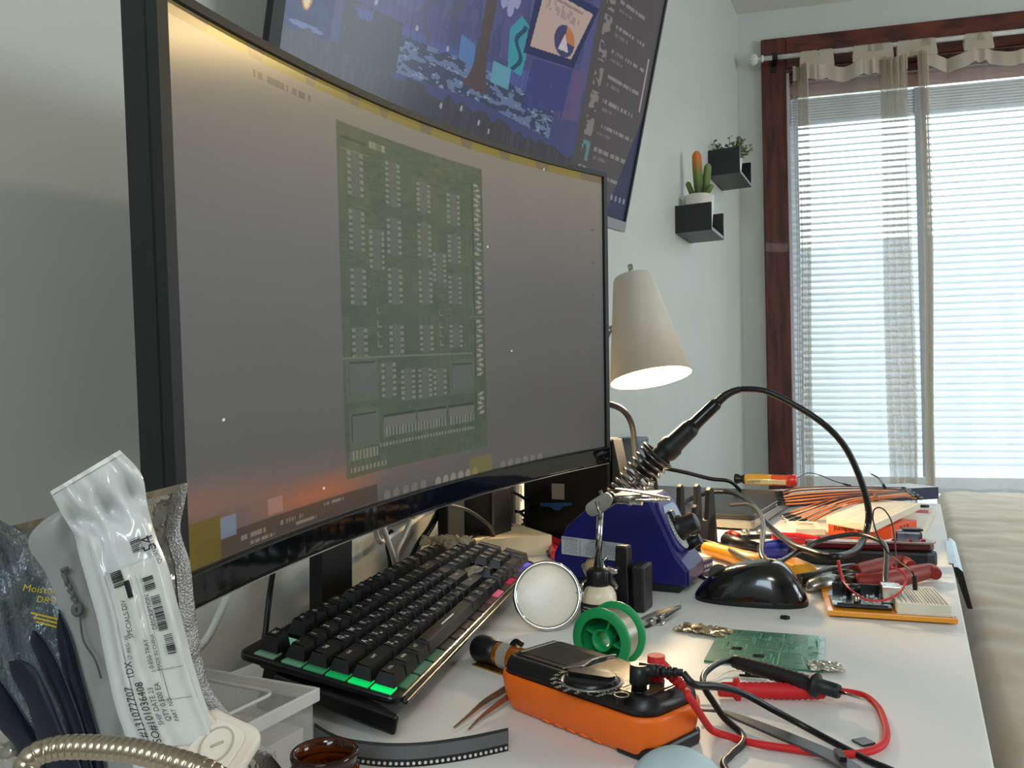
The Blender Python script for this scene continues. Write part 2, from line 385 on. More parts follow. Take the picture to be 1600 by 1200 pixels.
# sheer tab-top curtains
cur = sheer('sheer_curtain_cloth', (236, 232, 222), 0.25, 0.55)
hemm = sheer('sheer_curtain_hem', (214, 203, 184), 0.86, 0.35)
gathm = sheer('sheer_curtain_gathered', (216, 204, 184), 0.62, 0.4)
def s_of(px, py=90): return (FW.inverted() @ AP(px, py, FW @ Vector((0, -0.075, 0)), Vector((-0.2294, 0.9734, 0)))).x
def curtain(s0, s1, zhem, folds, tabs, label, bunch=(), seed=1):
    """folds: (position 0..1, depth, width) sharp pleats; bunch: ranges where the cloth is gathered"""
    r2 = random.Random(seed)
    th = thing('sheer_curtain', label, 'curtain', mw=FW @ tr(s0, -0.075, 0), group='sheer tab top curtains')
    W_ = s1 - s0; ztop = rodz - 0.062
    ph = [r2.uniform(0, 6.28) for _ in range(6)]
    def fy(u, v):
        y = 0.016 * math.sin(u * W_ * 42 + ph[0] + 0.6 * v) + 0.006 * math.sin(u * W_ * 95 + ph[1] - v) 
        for p, d_, w_ in folds: y += d_ * math.exp(-((u - p - 0.012 * math.sin(3 * v + p * 9)) / w_) ** 2) * (0.55 + 0.45 * math.sin(1.2 + 2.2 * v + 7 * p))
        for a, b in bunch:
            k = min(1, max(0, (u - a) / 0.02)) * min(1, max(0, (b - u) / 0.02)); y += k * 0.022 * math.sin((u - a) / (b - a) * math.pi * 9 + 0.8 * v)
        return y * (0.5 + 0.5 * min(1, v * 4)) - 0.012
    def sag(u):                             # the top edge droops between the tabs
        ks = sorted(tabs); g = 0
        for a, b in zip(ks, ks[1:]):
            if a < u < b: q = (u - a) / (b - a); g = 4 * q * (1 - q) * 0.28 * (b - a) * W_ * 0.62
        return g
    def fn(u, v):
        zt_ = ztop - sag(u) + 0.02 * math.exp(-v * 30)
        x = u * W_ + 0.01 * math.sin(5 * v + u * 11) * v
        for a, b in bunch: 
            if u > a: x -= 0
        return (x, fy(u, v), zt_ + (zhem - zt_) * v)
    m = M(); m.grid(fn, 150, 40); m.build('panel', cur, th)
    m = M(); m.grid(lambda u, v: tuple(Vector(fn(u, v * 0.026)) + Vector((0, -0.0012, 0))), 150, 2); m.build('top_hem', hemm, th)
    for a, b in bunch:
        m = M(); m.grid(lambda u, v: tuple(Vector(fn(a + (b - a) * u, v)) + Vector((0, -0.004 - 0.01 * math.sin(math.pi * u), 0))), 24, 30); m.build('gathered_edge', gathm, th)
    for k, u in enumerate(sorted(tabs)):
        wt = 0.024 if k % 2 else 0.030; x = u * W_; y0 = fy(u, 0)
        zt_ = fn(u, 0)[2]
        path = [(y0 - 0.002, zt_ - 0.012), (-0.011, rodz - 0.02), (-0.0095, rodz), (-0.006, rodz + 0.0095), (0, rodz + 0.0115), (0.006, rodz + 0.0095), (0.0095, rodz), (0.011, rodz - 0.02), (y0 + 0.004, zt_ - 0.012)]
        m = M(); m.grid(lambda a, b: (x + (a - 0.5) * 2 * wt * (0.8 + 0.35 * abs(b - 0.5) * 2), *path[min(int(b * 8 + 0.5), 8)]), 3, 8)
        m.build('tab', hemm, th)
    return th
sA, sB = s_of(1238), s_of(1421)
curtain(sA, sB - 0.010, TZ - 0.26, [(0.05, 0.05, 0.02), (0.1, -0.03, 0.02), (0.2, 0.012, 0.01), (0.62, 0.02, 0.012), (0.70, -0.03, 0.014)],
        [0.0, 0.15, 0.30, 0.62, 0.73, 0.80, 0.985][1:], 'sheer white tab top curtain at the corner end of the window', bunch=[(0.04, 0.13), (0.77, 0.99)], seed=3)
curtain(s_of(1429) + 0.004, s_of(1426) + 0.80, TZ - 0.085, [(0.12, 0.02, 0.01), (0.24, 0.03, 0.012), (0.27, -0.03, 0.012), (0.40, 0.02, 0.01)],
        [0.02, 0.05, 0.235, 0.275, 0.5, 0.53, 0.75, 0.97], 'sheer white tab top curtain whose hem lies on the bed', bunch=[(0.0, 0.045)], seed=5)

# bed
bedz = 0.655
bed = thing('bed', 'bed with crumpled beige channel quilted cover beside the desk and under the window', 'bed', (0.045, 0.45, 0))
quilt = mat('beige_quilt', (196, 178, 148), 0.85, noise=0.03, scale=20, bump=0.15, sheen=0.3)
def bz(u, v):
    x = u * 1.9; y = v * 2.62 + 0.229 * x * v
    q = (y - 0.235 * x + 0.012 * math.sin(7 * x) + 0.02 * math.sin(3.1 * x + 2 * y))
    k = abs(math.sin(math.pi * q / 0.19)); z = 0.007 * (k ** 0.5)
    z += 0.0025 * math.sin(23 * x + 9 * math.sin(5 * y)) * math.sin(17 * y + 4 * math.sin(6 * x)) + 0.004 * math.sin(6 * x + 3 * y)
    z += 0.0014 * math.sin(61 * x + 20 * y) * math.sin(43 * y - 18 * x + 2)
    e = min(1, u / 0.012); z -= (1 - e) ** 2 * 0.03
    return (x, y, bedz + z - 0.012)
m = M(); m.grid(bz, 130, 220); 
m.grid(lambda u, v: (0.0 + 0.004 * math.sin(20 * v), v * 2.62, 0.16 + (bz(0, v)[2] - 0.16) * u), 6, 60)
m.grid(lambda u, v: (v * 1.9, 0.0, 0.16 + (bz(v, 0)[2] - 0.16) * u), 6, 60)
m.build('quilt', quilt, bed)
M().box(0.02, 1.88, 0.02, 2.55, 0.30, bedz - 0.03).build('mattress', mat('mattress_ticking', (214, 208, 196), 0.9), bed, 0.02)
m = M(); m.box(0.02, 1.88, 0.02, 2.55, 0.12, 0.29); m.build('bed_base', wood, bed, 0.01)
for x, y in ((0.05, 0.06), (1.84, 0.06), (0.05, 2.5), (1.84, 2.5)): M().box(x - 0.03, x + 0.03, y - 0.03, y + 0.03, 0, 0.12).build('leg', wood, bed)

# two white desks end to end along the wall
deskm = mat('white_desk_laminate', (228, 225, 220), 0.48, noise=0.01, scale=12, spec=0.4)
legm = mat('desk_leg_metal', (205, 204, 202), 0.35, 0.3)
def desk(y0, y1, xb, label):
    xc = (xb + 0.034) / 2
    th = thing('desk', label, 'desk', (xc, (y0 + y1) / 2, 0), group='white desks')
    hx, hy = 0.034 - xc, (y1 - y0) / 2
    M().box(-hx, hx, -hy, hy, TZ - 0.034, TZ).build('desktop', deskm, th, 0.0015)
    for x in (-hx + 0.06, hx - 0.06):
        for y in (-hy + 0.06, hy - 0.06):
            m = M(); m.cyl((x, y, 0), (x, y, TZ - 0.034), 0.02); m.build('leg', legm, th)
desk(0.02, 1.231, -0.497, 'white laminate desk in the foreground carrying the keyboard and the multimeter')
desk(1.233, 1.90, WX + 0.004, 'white laminate desk farther along the wall carrying the laptop and the breadboards')
# ================================================================ DISPLAYS
def colour_grid(name, fn, nu, nv, paint, m, parent):
    """display surface: a fine grid whose colour attribute holds the displayed picture"""
    g = M(); g.grid(fn, nu, nv); o = g.build(name, m, parent)
    s_, t_ = np.meshgrid(np.linspace(0, 1, nu + 1), np.linspace(0, 1, nv + 1))
    rgb = paint(s_.ravel(), t_.ravel())
    rgb = np.where(rgb <= 0.04045, rgb / 12.92, ((rgb + 0.055) / 1.055) ** 2.4)
    at = o.data.color_attributes.new('picture', 'FLOAT_COLOR', 'POINT')
    at.data.foreach_set('color', np.c_[rgb, np.ones(len(rgb))].astype(np.float32).ravel())
    return o
def hashn(x, y, seed=0):
    h = np.sin(np.floor(x) * 127.1 + np.floor(y) * 311.7 + seed * 74.7) * 43758.5453
    return h - np.floor(h)
def vnoise(x, y, seed=0):
    fx, fy = x - np.floor(x), y - np.floor(y); fx = fx * fx * (3 - 2 * fx); fy = fy * fy * (3 - 2 * fy)
    a, b, c, d = (hashn(x + i, y + j, seed) for j in (0, 1) for i in (0, 1))
    return (a * (1 - fx) + b * fx) * (1 - fy) + (c * (1 - fx) + d * fx) * fy
def fbm(x, y, seed=0, o=4):
    r = 0; a = 0.5
    for k in range(o): r = r + a * vnoise(x * 2 ** k, y * 2 ** k, seed + k); a *= 0.5
    return r
class Paint:
    def __init__(p, s, t, bg): p.s, p.t = s, t; p.c = np.array(np.broadcast_to(np.array(bg, float) / 255, (len(s), 3)))
    def put(p, mask, rgb, a=1.0):
        a_ = np.asarray(mask, float) * a; p.c = p.c * (1 - a_[:, None]) + np.array(rgb, float)[None] / 255 * a_[:, None]
    def rect(p, s0, s1, t0, t1, rgb, a=1.0): p.put((p.s > s0) & (p.s < s1) & (p.t > t0) & (p.t < t1), rgb, a)
    def poly(p, pts, rgb, a=1.0):
        ins = np.zeros(len(p.s), bool); n = len(pts)
        for i in range(n):
            (x0, y0), (x1, y1) = pts[i], pts[(i + 1) % n]
            if y0 == y1: continue
            c = ((y0 > p.t) != (y1 > p.t)) & (p.s < (x1 - x0) * (p.t - y0) / (y1 - y0) + x0); ins ^= c
        p.put(ins, rgb, a)
    def text(p, s0, t0, w, h, rgb, a=0.8, seed=1):          # a line of tiny unreadable lettering
        m = (p.s > s0) & (p.s < s0 + w) & (abs(p.t - t0) < h / 2)
        p.put(m & (hashn((p.s - s0) / (h * 0.30), p.t * 0 + 3, seed) > 0.30), rgb, a)

# ---- the curved monitor
ML, MH, MR = 0.70, 0.70 / 1.825, 1.35
mon_a = Vector((0.0475945, 0.99598911, 0.07576576)); mon_u = Vector((0.02928104, -0.0772103, 0.99658476))
mon_p = Vector((-0.43, 0.6614, 0.3013 + TZ))
_y = mon_u.cross(mon_a)
MW = Matrix(((mon_a.x, _y.x, mon_u.x, mon_p.x), (mon_a.y, _y.y, mon_u.y, mon_p.y), (mon_a.z, _y.z, mon_u.z, mon_p.z), (0, 0, 0, 1)))
mth = ML / 2 / MR
def arc(s, d=0.0):                          # s 0..1 along the screen, d behind the front face
    t = -mth + 2 * mth * s; r = MR + d
    return r * math.sin(t), -(MR - r * math.cos(t))
def arcbox(m, s0, s1, v0, v1, d0, d1, n=30, mi=0):
    vs = []
    for k in range(n + 1):
        s = s0 + (s1 - s0) * k / n
        for d, v in ((d0, v0), (d0, v1), (d1, v1), (d1, v0)):
            x, y = arc(s, d); vs.append((x, y, v))
    fs = [(4 * k + i, 4 * k + (i + 1) % 4, 4 * k + 4 + (i + 1) % 4, 4 * k + 4 + i) for k in range(n) for i in range(4)]
    fs += [(0, 3, 2, 1), (4 * n, 4 * n + 1, 4 * n + 2, 4 * n + 3)]
    m.add(vs, fs, mi)
mon = thing('curved_monitor', 'large black curved monitor showing a green circuit board picture', 'monitor', mw=MW)
blk = mat('monitor_black', (22, 23, 22), 0.5, noise=0.05)
gls = mat('glossy_black', (12, 12, 13), 0.06, spec=0.6)
h = MH / 2
m = M(); arcbox(m, 0.028, 1, -h, h, 0.004, 0.022); arcbox(m, 0.12, 0.92, -h + 0.05, h - 0.04, 0.021, 0.045)
m.box(-0.16, 0.16, 0.03, 0.075, -0.10, 0.10)
m.build('rear_housing', blk, mon)
m = M(); arcbox(m, 0.028, 0.042, -h, h, -0.0035, 0.006, 4); arcbox(m, 0.990, 1, -h, h, -0.003, 0.006, 3); arcbox(m, 0.028, 1, h - 0.006, h, -0.003, 0.006)
m.build('bezel', blk, mon)
chin = 0.022
m = M(); arcbox(m, 0.028, 1, -h, -h + chin, -0.0045, 0.008); m.build('chin', gls, mon, 0.002)
m = M(); arcbox(m, 0.034, 0.995, -h - 0.0012, -h - 0.0002, -0.0048, -0.001); m.build('chin_edge_strip', mat('polished_edge', (190, 186, 178), 0.2, 0.9), mon)

def paint_monitor(s, t):
    p = Paint(s, t, (104, 102, 100))
    glare = np.clip((t - 0.12) / 0.88, 0, 1)
    p.c *= (0.80 + 0.34 * glare)[:, None]; p.put(np.clip((t - 0.62) / 0.4, 0, 1), (150, 136, 112), 0.62)  # room glare painted into the picture: brighter and warmer towards the top
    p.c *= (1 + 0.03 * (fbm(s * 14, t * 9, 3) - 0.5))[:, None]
    # sunset wallpaper along the lower edge of the desktop
    glow = np.clip(1 - abs(t - (0.155 - 0.05 * s)) / 0.075, 0, 1) * np.clip(1 - s / 0.62, 0, 1) * (0.55 + 0.9 * fbm(s * 9, t * 22, 5))
    p.put(glow, (168, 104, 82), 0.6)
    p.put(np.clip(1 - abs(t - 0.115) / 0.05, 0, 1) * np.clip((s - 0.13) / 0.1, 0, 1) * np.clip((0.40 - s) / 0.12, 0, 1), (196, 98, 50), 0.6)
    # browser bar with tinted tabs along the top
    p.rect(0, 1, 0.962, 1, (112, 96, 62), 0.75)
    for k, (a, b) in enumerate(((0.10, 0.165), (0.185, 0.262), (0.275, 0.345), (0.36, 0.41), (0.42, 0.50), (0.52, 0.60), (0.62, 0.70), (0.72, 0.80), (0.83, 0.93))):
        p.poly([(a, 0.962), (a + 0.008, 0.992), (b - 0.008, 0.992), (b, 0.962)], (138, 124, 56), 0.75)
    p.text(0.17, 0.935, 0.10, 0.012, (70, 66, 62), 0.5, 4)
    # the circuit board picture
    s0, s1, t0, t1 = 0.314, 0.648, 0.13, 0.915
    u, v = (s - s0) / (s1 - s0), (t - t0) / (t1 - t0)
    ins = (u > 0) & (u < 1) & (v > 0) & (v < 1)
    q = Paint(u, v, (62, 80, 52))
    q.put(np.clip(v, 0, 1), (94, 96, 60), 0.55)
    q.put(fbm(u * 3.2, v * 5, 11) > 0.5, (50, 70, 50), 0.35)
    q.put((hashn(u * 60, v * 34, 8) > 0.55) & (vnoise(u * 9, v * 14, 2) > 0.5), (104, 112, 84), 0.22)
    q.put((hashn(u * 20, v * 160, 9) > 0.6) & (vnoise(u * 7, v * 9, 5) > 0.45), (44, 62, 46), 0.35)
    pin = (130, 133, 114)
    def ic(uc, va, vb, w=0.075):
        q.rect(uc - w * 0.33, uc + w * 0.33, va, vb, (92, 98, 88), 0.75)
        n = max(4, int((vb - va) / 0.0165)); ph = ((v - va) / (vb - va) * n) % 1
        for e in (-1, 1):
            q.put((abs(u - (uc + e * w * 0.5)) < 0.011) & (v > va) & (v < vb) & (abs(ph - 0.5) < 0.27), pin)
    for uc, rows in ((0.11, ((0.80, 0.93), (0.645, 0.765), (0.49, 0.60), (0.335, 0.43))), (0.235, ((0.60, 0.72),)), (0.35, ((0.80, 0.935), (0.65, 0.765), (0.50, 0.615), (0.345, 0.44))),
                     (0.56, ((0.80, 0.90), (0.655, 0.77), (0.505, 0.62), (0.35, 0.44))), (0.665, ((0.58, 0.68),)), (0.775, ((0.78, 0.89), (0.65, 0.75), (0.51, 0.61), (0.36, 0.445))),
                     (0.29, ((0.215, 0.325),)), (0.42, ((0.20, 0.30),)), (0.54, ((0.20, 0.30),)), (0.65, ((0.20, 0.295),))):
        for a, b in rows: ic(uc, a, b)
    for a, b in ((0.69, 0.94), (0.48, 0.67), (0.26, 0.46), (0.12, 0.20)):        # edge connector
        q.rect(0.925, 0.985, a, b, (78, 88, 66)); q.rect(0.918, 0.925, a, b, (36, 46, 36))
        q.put((abs(u - 0.957 - 0.012 * np.sin(v * 260)) < 0.016) & (v > a) & (v < b) & (((v * 58) % 1) < 0.62), (170, 168, 140), 0.9)
    for a, b, c, d in ((0.04, 0.20, 0.235, 0.325), (0.05, 0.20, 0.10, 0.175), (0.74, 0.89, 0.22, 0.30)):   # square chips
        q.rect(a - 0.02, b + 0.02, c - 0.02, d + 0.02, (88, 100, 78), 0.6); q.rect(a, b, c, d, (86, 92, 86)); q.rect(a, b, d, d + 0.006, (40, 50, 40)); q.rect(a - 0.006, a, c, d, (44, 54, 44))
    for a, b in ((0.25, 0.47), (0.48, 0.69), (0.71, 0.90)):
        q.rect(a, b, 0.125, 0.158, (104, 108, 92)); q.rect(a, b, 0.158, 0.166, (34, 44, 34))
        q.put((u > a) & (u < b) & (abs(v - 0.112) < 0.014) & (((u * 46) % 1) < 0.55), pin)
        q.put((u > a - 0.03) & (u < b) & (abs(v - 0.075) < 0.006) & (((u * 46) % 1) < 0.6), pin)
    q.put((u > 0.03) & (u < 0.21) & (abs(v - 0.062) < 0.014) & (((u * 46) % 1) < 0.6), pin)
    q.put((u > 0.03) & (u < 0.26) & (abs(v - 0.02) < 0.007) & (((u * 40) % 1) < 0.55), pin)
    q.rect(0.0, 0.90, 0.338, 0.343, (112, 118, 92)); q.rect(0.88, 1.0, 0.467, 0.472, (112, 118, 92)); q.rect(0.02, 0.18, 0.955, 0.962, (50, 56, 40)); q.rect(0.02, 0.19, 0.925, 0.93, (122, 122, 84))
    q.text(0.20, 0.965, 0.10, 0.02, (170, 165, 130), 0.8, 7)
    for uc, va, nn in ((0.235, 0.47, 1), (0.235, 0.37, 3), (0.665, 0.47, 1), (0.665, 0.37, 3)):
        for k in range(nn): q.rect(uc - 0.014, uc + 0.016, va + k * 0.03, va + k * 0.03 + 0.004, (126, 130, 106)); q.rect(uc - 0.014, uc - 0.006, va + k * 0.03, va + k * 0.03 + 0.018, (126, 130, 106), 0.8)
    q.c = q.c * 0.62 + p.c * 0.36  # board washed out towards the background: painted haze of the screen's reflections
    p.c = np.where(ins[:, None], q.c, p.c)
    # taskbar icons and corner notes
    for k in range(6): p.put(((s - (0.52 + 0.019 * k)) / 0.007) ** 2 + ((t - 0.062) / 0.014) ** 2 < 1, (178, 168, 150), 0.45)
    for k in range(6): p.put(((s - (0.69 + 0.021 * k)) / 0.007) ** 2 + ((t - 0.064) / 0.012) ** 2 < 1, (150, 142, 126), 0.35)
    for k in range(5): p.put(((s - (0.40 + 0.021 * k)) / 0.007) ** 2 + ((t - 0.066) / 0.012) ** 2 < 1, (150, 138, 122), 0.35)
    p.rect(0.06, 0.38, 0.058, 0.10, (66, 52, 40), 0.75)
    p.rect(0.022, 0.094, 0.058, 0.135, (98, 84, 26), 0.85); p.rect(0.600, 0.66, 0.058, 0.105, (120, 104, 30), 0.5)
    p.rect(0.094, 0.118, 0.092, 0.128, (112, 128, 146), 0.8); p.rect(0.17, 0.195, 0.105, 0.135, (176, 132, 120), 0.5)
    for k, (a, b) in enumerate(((0.125, 0.08), (0.14, 0.066), (0.19, 0.082), (0.215, 0.07), (0.27, 0.09))): p.text(a, b, 0.04, 0.008, (150, 140, 130), 0.6, k)
    for a, b in ((0.105, 0.30), (0.27, 0.125), (0.72, 0.40), (0.82, 0.965), (0.66, 0.70)): p.put(((s - a) / 0.0016) ** 2 + ((t - b) / 0.003) ** 2 < 1, (235, 230, 225))
    for k in range(5): p.text(0.955, 0.80 - k * 0.11, 0.012, 0.008, (80, 80, 80), 0.5, k)
    return np.clip(p.c, 0, 1)
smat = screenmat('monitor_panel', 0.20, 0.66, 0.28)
v0, v1 = -h + chin - 0.001, h - 0.005
def scr(s, t):
    x, y = arc(0.0415 + 0.9495 * s, 0.001); return (x, y, v0 + (v1 - v0) * t)
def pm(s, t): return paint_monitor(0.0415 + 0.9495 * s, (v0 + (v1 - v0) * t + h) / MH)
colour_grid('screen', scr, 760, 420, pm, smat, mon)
# stand: neck and foot, given in room coordinates and brought into the monitor's frame
IM = MW.inverted()
m = M(); m.box(-0.530, -0.514, 0.605, 0.650, TZ - 0.06, TZ + 0.32, T=IM); m.build('stand_neck', mat('stand_black', (14, 14, 15), 0.45), mon)
m = M(); m.box(WX, -0.514, 0.60, 0.655, TZ - 0.05, TZ - 0.02, T=IM); m.build('wall_bracket', MATS['stand_black'], mon, 0.002)

# ---- the second display, on a wall arm above
TL, TH = 0.675, 0.385
tv_a = Vector((0.20592137, 0.97855116, 0.00583225)); tv_u = Vector((0.22859201, -0.05389712, 0.97202921)); tv_p = Vector((-0.42, 1.2243252, 0.48980852 + TZ))
_y = tv_u.cross(tv_a)
TW = Matrix(((tv_a.x, _y.x, tv_u.x, tv_p.x), (tv_a.y, _y.y, tv_u.y, tv_p.y), (tv_a.z, _y.z, tv_u.z, tv_p.z), (0, 0, 0, 1)))
tv = thing('wall_display', 'flat display tilted down from the wall above the curved monitor, showing a blue night scene', 'monitor', mw=TW)
m = M(); m.box(-TL, 0, 0.002, 0.009, 0, TH); m.box(-TL * 0.9, -TL * 0.1, 0.009, 0.022, 0.03, TH * 0.95); m.box(-TL * 0.8, -TL * 0.2, 0.02, 0.05, 0.06, TH * 0.8); m.build('rear_housing', blk, tv, 0.003)
m = M(); m.box(-TL, -TL + 0.014, -0.003, 0.004, 0, TH); m.box(-0.004, 0, -0.003, 0.004, 0, TH); m.box(-TL, 0, -0.003, 0.004, TH - 0.006, TH); m.build('bezel', blk, tv, 0.001)
m = M(); m.box(-TL, 0, -0.004, 0.004, 0, 0.016); m.build('lower_bezel', mat('silver_plastic', (150, 150, 156), 0.35, 0.3), tv, 0.001)
def paint_tv(s, t):
    p = Paint(s, t, (74, 70, 72))
    n1 = fbm(s * 22, t * 14, 21); n2 = fbm(s * 60, t * 40, 31)
    art = s < 0.752
    p.put(art & (t > 0.18), (62, 70, 116))
    p.put(art & (t > 0.30) & (n1 > 0.47), (76, 74, 128), 0.7)
    p.put(art & (t > 0.42) & (fbm(s * 30, t * 8, 41) > 0.5), (84, 86, 140), 0.6)
    p.put((s < 0.105) & (t > 0.21), (22, 34, 84)); p.put((s < 0.105) & (t > 0.21) & (n2 > 0.55), (34, 52, 110), 0.7)
    p.put(((s - 0.057) / 0.009) ** 2 + ((t - 0.335) / 0.035) ** 2 < 1, (216, 140, 50)); p.put(((s - 0.057) / 0.005) ** 2 + ((t - 0.325) / 0.02) ** 2 < 1, (250, 230, 170))
    p.put(((s - 0.062) / 0.03) ** 2 + ((t - 0.262) / 0.008) ** 2 < 1, (120, 150, 200), 0.7)
    # low wall with posts, path of pale stones, dark grass
    p.poly([(0.12, 0.36), (0.20, 0.37), (0.42, 0.38), (0.72, 0.47), (0.72, 0.36), (0.42, 0.30), (0.20, 0.29), (0.12, 0.30)], (72, 84, 150), 0.9)
    p.put((s > 0.12) & (s < 0.72) & (t > 0.30) & (t < 0.46) & (((s * 70) % 1) < 0.12), (44, 48, 96), 0.5)
    stones = (s > 0.235) & (s < 0.66) & (abs(t - (0.315 - 0.10 * abs(s - 0.43))) < 0.052)
    p.put(stones, (52, 62, 92)); p.put(stones & (fbm(s * 55, t * 75, 61, 2) > 0.40), (104, 124, 164), 0.9); p.put(stones & (fbm(s * 90, t * 120, 66, 2) > 0.56), (156, 178, 204), 0.7)
    g = 0.235 + 0.03 * vnoise(s * 60, t * 0 + 1, 71) - 0.05 * s
    p.put(art & (t < g), (58, 58, 66)); p.put(art & (t < g) & (hashn(s * 240, t * 14, 73) > 0.7), (72, 72, 80), 0.6)
    p.put((s > 0.12) & (s < 0.24) & (t > 0.24) & (t < 0.38) & (fbm(s * 35, t * 30, 81) > 0.30), (56, 56, 62), 0.9)
    # teal panels, tree trunk, pale bits
    p.poly([(0.503, 0.40), (0.492, 0.52), (0.520, 0.575), (0.555, 0.55), (0.545, 0.395)], (52, 150, 168)); p.rect(0.462, 0.515, 0.335, 0.40, (92, 160, 182)); p.poly([(0.372, 0.36), (0.372, 0.43), (0.41, 0.42), (0.415, 0.345)], (78, 120, 178))
    p.put((s > 0.49) & (s < 0.55) & (t > 0.40) & (t < 0.55) & (abs(s - 0.525 - 0.01 * np.sin(t * 60)) < 0.006), (20, 66, 96))
    p.put(abs(s - (0.428 + 0.02 * (t - 0.3))) < (0.013 + 0.022 * np.exp(-np.abs(t - 0.30) * 26) + 0.015 * np.clip(t - 0.5, 0, 1)), (74, 62, 64), (t > 0.29) * 1.0)
    for a, b, w_ in ((0.15, 0.62, 0.02), (0.30, 0.66, 0.02), (0.345, 0.60, 0.012), (0.29, 0.50, 0.006)): p.put((abs(s - a - 0.01 * np.sin(t * 40)) < w_) & (t > b - 0.14) & (t < b + 0.3), (74, 68, 92), 0.7)
    for a, b in ((0.465, 0.60), (0.485, 0.585), (0.50, 0.62)): p.put(((s - a) / 0.010) ** 2 + ((t - b) / 0.035) ** 2 < 1, (150, 160, 200))
    for a, b in ((0.18, 0.40), (0.27, 0.385), (0.345, 0.37), (0.64, 0.41), (0.57, 0.40), (0.40, 0.22), (0.45, 0.20), (0.35, 0.205), (0.48, 0.185)): p.put(((s - a) / 0.003) ** 2 + ((t - b) / 0.009) ** 2 < 1, (190, 186, 190), 0.8)
    # laptop picture with a round chart
    p.poly([(0.540, 0.47), (0.553, 0.72), (0.752, 0.745), (0.700, 0.505)], (30, 38, 84)); p.poly([(0.556, 0.50), (0.572, 0.70), (0.735, 0.715), (0.688, 0.53)], (196, 170, 158))
    p.poly([(0.575, 0.68), (0.578, 0.69), (0.70, 0.70), (0.70, 0.69)], (150, 130, 130)); p.put((hashn(s * 160, t * 60, 91) > 0.5) & (s > 0.58) & (s < 0.70) & (t > 0.64) & (t < 0.68), (150, 130, 132), 0.7)
    p.put(((s - 0.657) / 0.034) ** 2 + ((t - 0.575) / 0.052) ** 2 < 1, (56, 56, 104)); p.put((((s - 0.657) / 0.034) ** 2 + ((t - 0.575) / 0.052) ** 2 < 1) & (s > 0.657) & (t > 0.575), (196, 120, 72)); p.poly([(0.64, 0.54), (0.655, 0.60), (0.675, 0.545)], (210, 200, 205))
    p.poly([(0.56, 0.30), (0.57, 0.47), (0.70, 0.50), (0.72, 0.36)], (48, 56, 118), 0.85); p.poly([(0.69, 0.32), (0.70, 0.5), (0.745, 0.52), (0.745, 0.34)], (96, 78, 120), 0.8)
    # side list
    for k in range(9):
        y = 0.80 - 0.091 * k
        p.put((s > 0.775) & (s < 0.805) & (abs(t - y) < 0.036) & (fbm(s * 80, t * 60, 100 + k, 2) > 0.36), (148, 138, 132) if k != 6 else (92, 150, 150), 0.8)
        p.text(0.822, y + 0.018, 0.10 + 0.05 * hashn(np.array([k]), np.array([2]))[0], 0.014, (158, 150, 146), 0.75, k); p.text(0.822, y - 0.012, 0.055, 0.012, (130, 124, 122), 0.6, k + 20)
    p.rect(0.970, 0.976, 0.48, 0.69, (190, 184, 180), 0.8)
    # a dark window corner and small bright controls at the bottom right
    p.poly([(1.0, 0.50), (1.0, 0.0), (0.90, 0.0)], (34, 42, 76), 0.9)
    for k in range(4): p.put(((s - (0.925 + 0.018 * k)) / 0.005) ** 2 + ((t - 0.12) / 0.012) ** 2 < 1, (150, 150, 170), 0.8)
    p.text(0.74, 0.10, 0.03, 0.05, (150, 148, 150), 0.5, 8)
    p.c = p.c * 0.76 + np.array([86, 82, 84]) / 255 * 0.19  # even grey mixed over everything as painted reflection haze
    return np.clip(p.c, 0, 1)
tmat = screenmat('display_panel', 0.2, 0.74, 0.2)
x0, x1, z0, z1 = -TL + 0.013, -0.003, 0.015, TH - 0.005
colour_grid('screen', lambda s, t: (x0 + (x1 - x0) * s, 0.0005, z0 + (z1 - z0) * t), 640, 360, lambda s, t: paint_tv((x0 + (x1 - x0) * s + TL) / TL, (z0 + (z1 - z0) * t) / TH), tmat, tv)
# arm from the wall
IT = TW.inverted()
m = M(); c = TW @ Vector((-TL * 0.5, 0.05, TH * 0.45)); wpt = Vector((WX + 0.012, c.y + 0.05, c.z - 0.04))
m.tube([IT @ c, IT @ wpt], 0.016, 12); m.build('wall_arm', blk, tv)
m = M(); m.box(WX, WX + 0.014, wpt.y - 0.05, wpt.y + 0.05, wpt.z - 0.09, wpt.z + 0.09, T=IT); m.build('wall_plate', blk, tv)
# ================================================================ ON THE WALL AND AT THE BACK OF THE DESKS
black = mat('black_plastic', (20, 20, 21), 0.4, noise=0.05)
blackm = mat('black_matte', (17, 17, 18), 0.6, noise=0.08)
chrome = mat('chrome', (200, 198, 192), 0.15, 1.0, noise=0.03)
steel = mat('brushed_steel', (168, 166, 160), 0.3, 1.0, noise=0.08)
white_p = mat('white_plastic', (226, 224, 218), 0.35, noise=0.02)
cableb = mat('black_cable', (18, 18, 19), 0.38, noise=0.05)
cablew = mat('white_cable', (214, 208, 196), 0.45, noise=0.03)
redp = mat('red_plastic', (196, 30, 30), 0.35, noise=0.05)
paper = mat('white_label', (228, 226, 220), 0.6, noise=0.02)
ink = mat('black_ink', (18, 18, 18), 0.6, noise=0.0)
inkg = mat('grey_ink', (70, 70, 72), 0.7, noise=0.0)

def cable(name, pts, r, label, m=None, n=10, seg=8, group=None):
    o = M().tube(crom(pts, n), r, seg).build(name, m or cableb)
    return tag(o, label, 'cable', group)

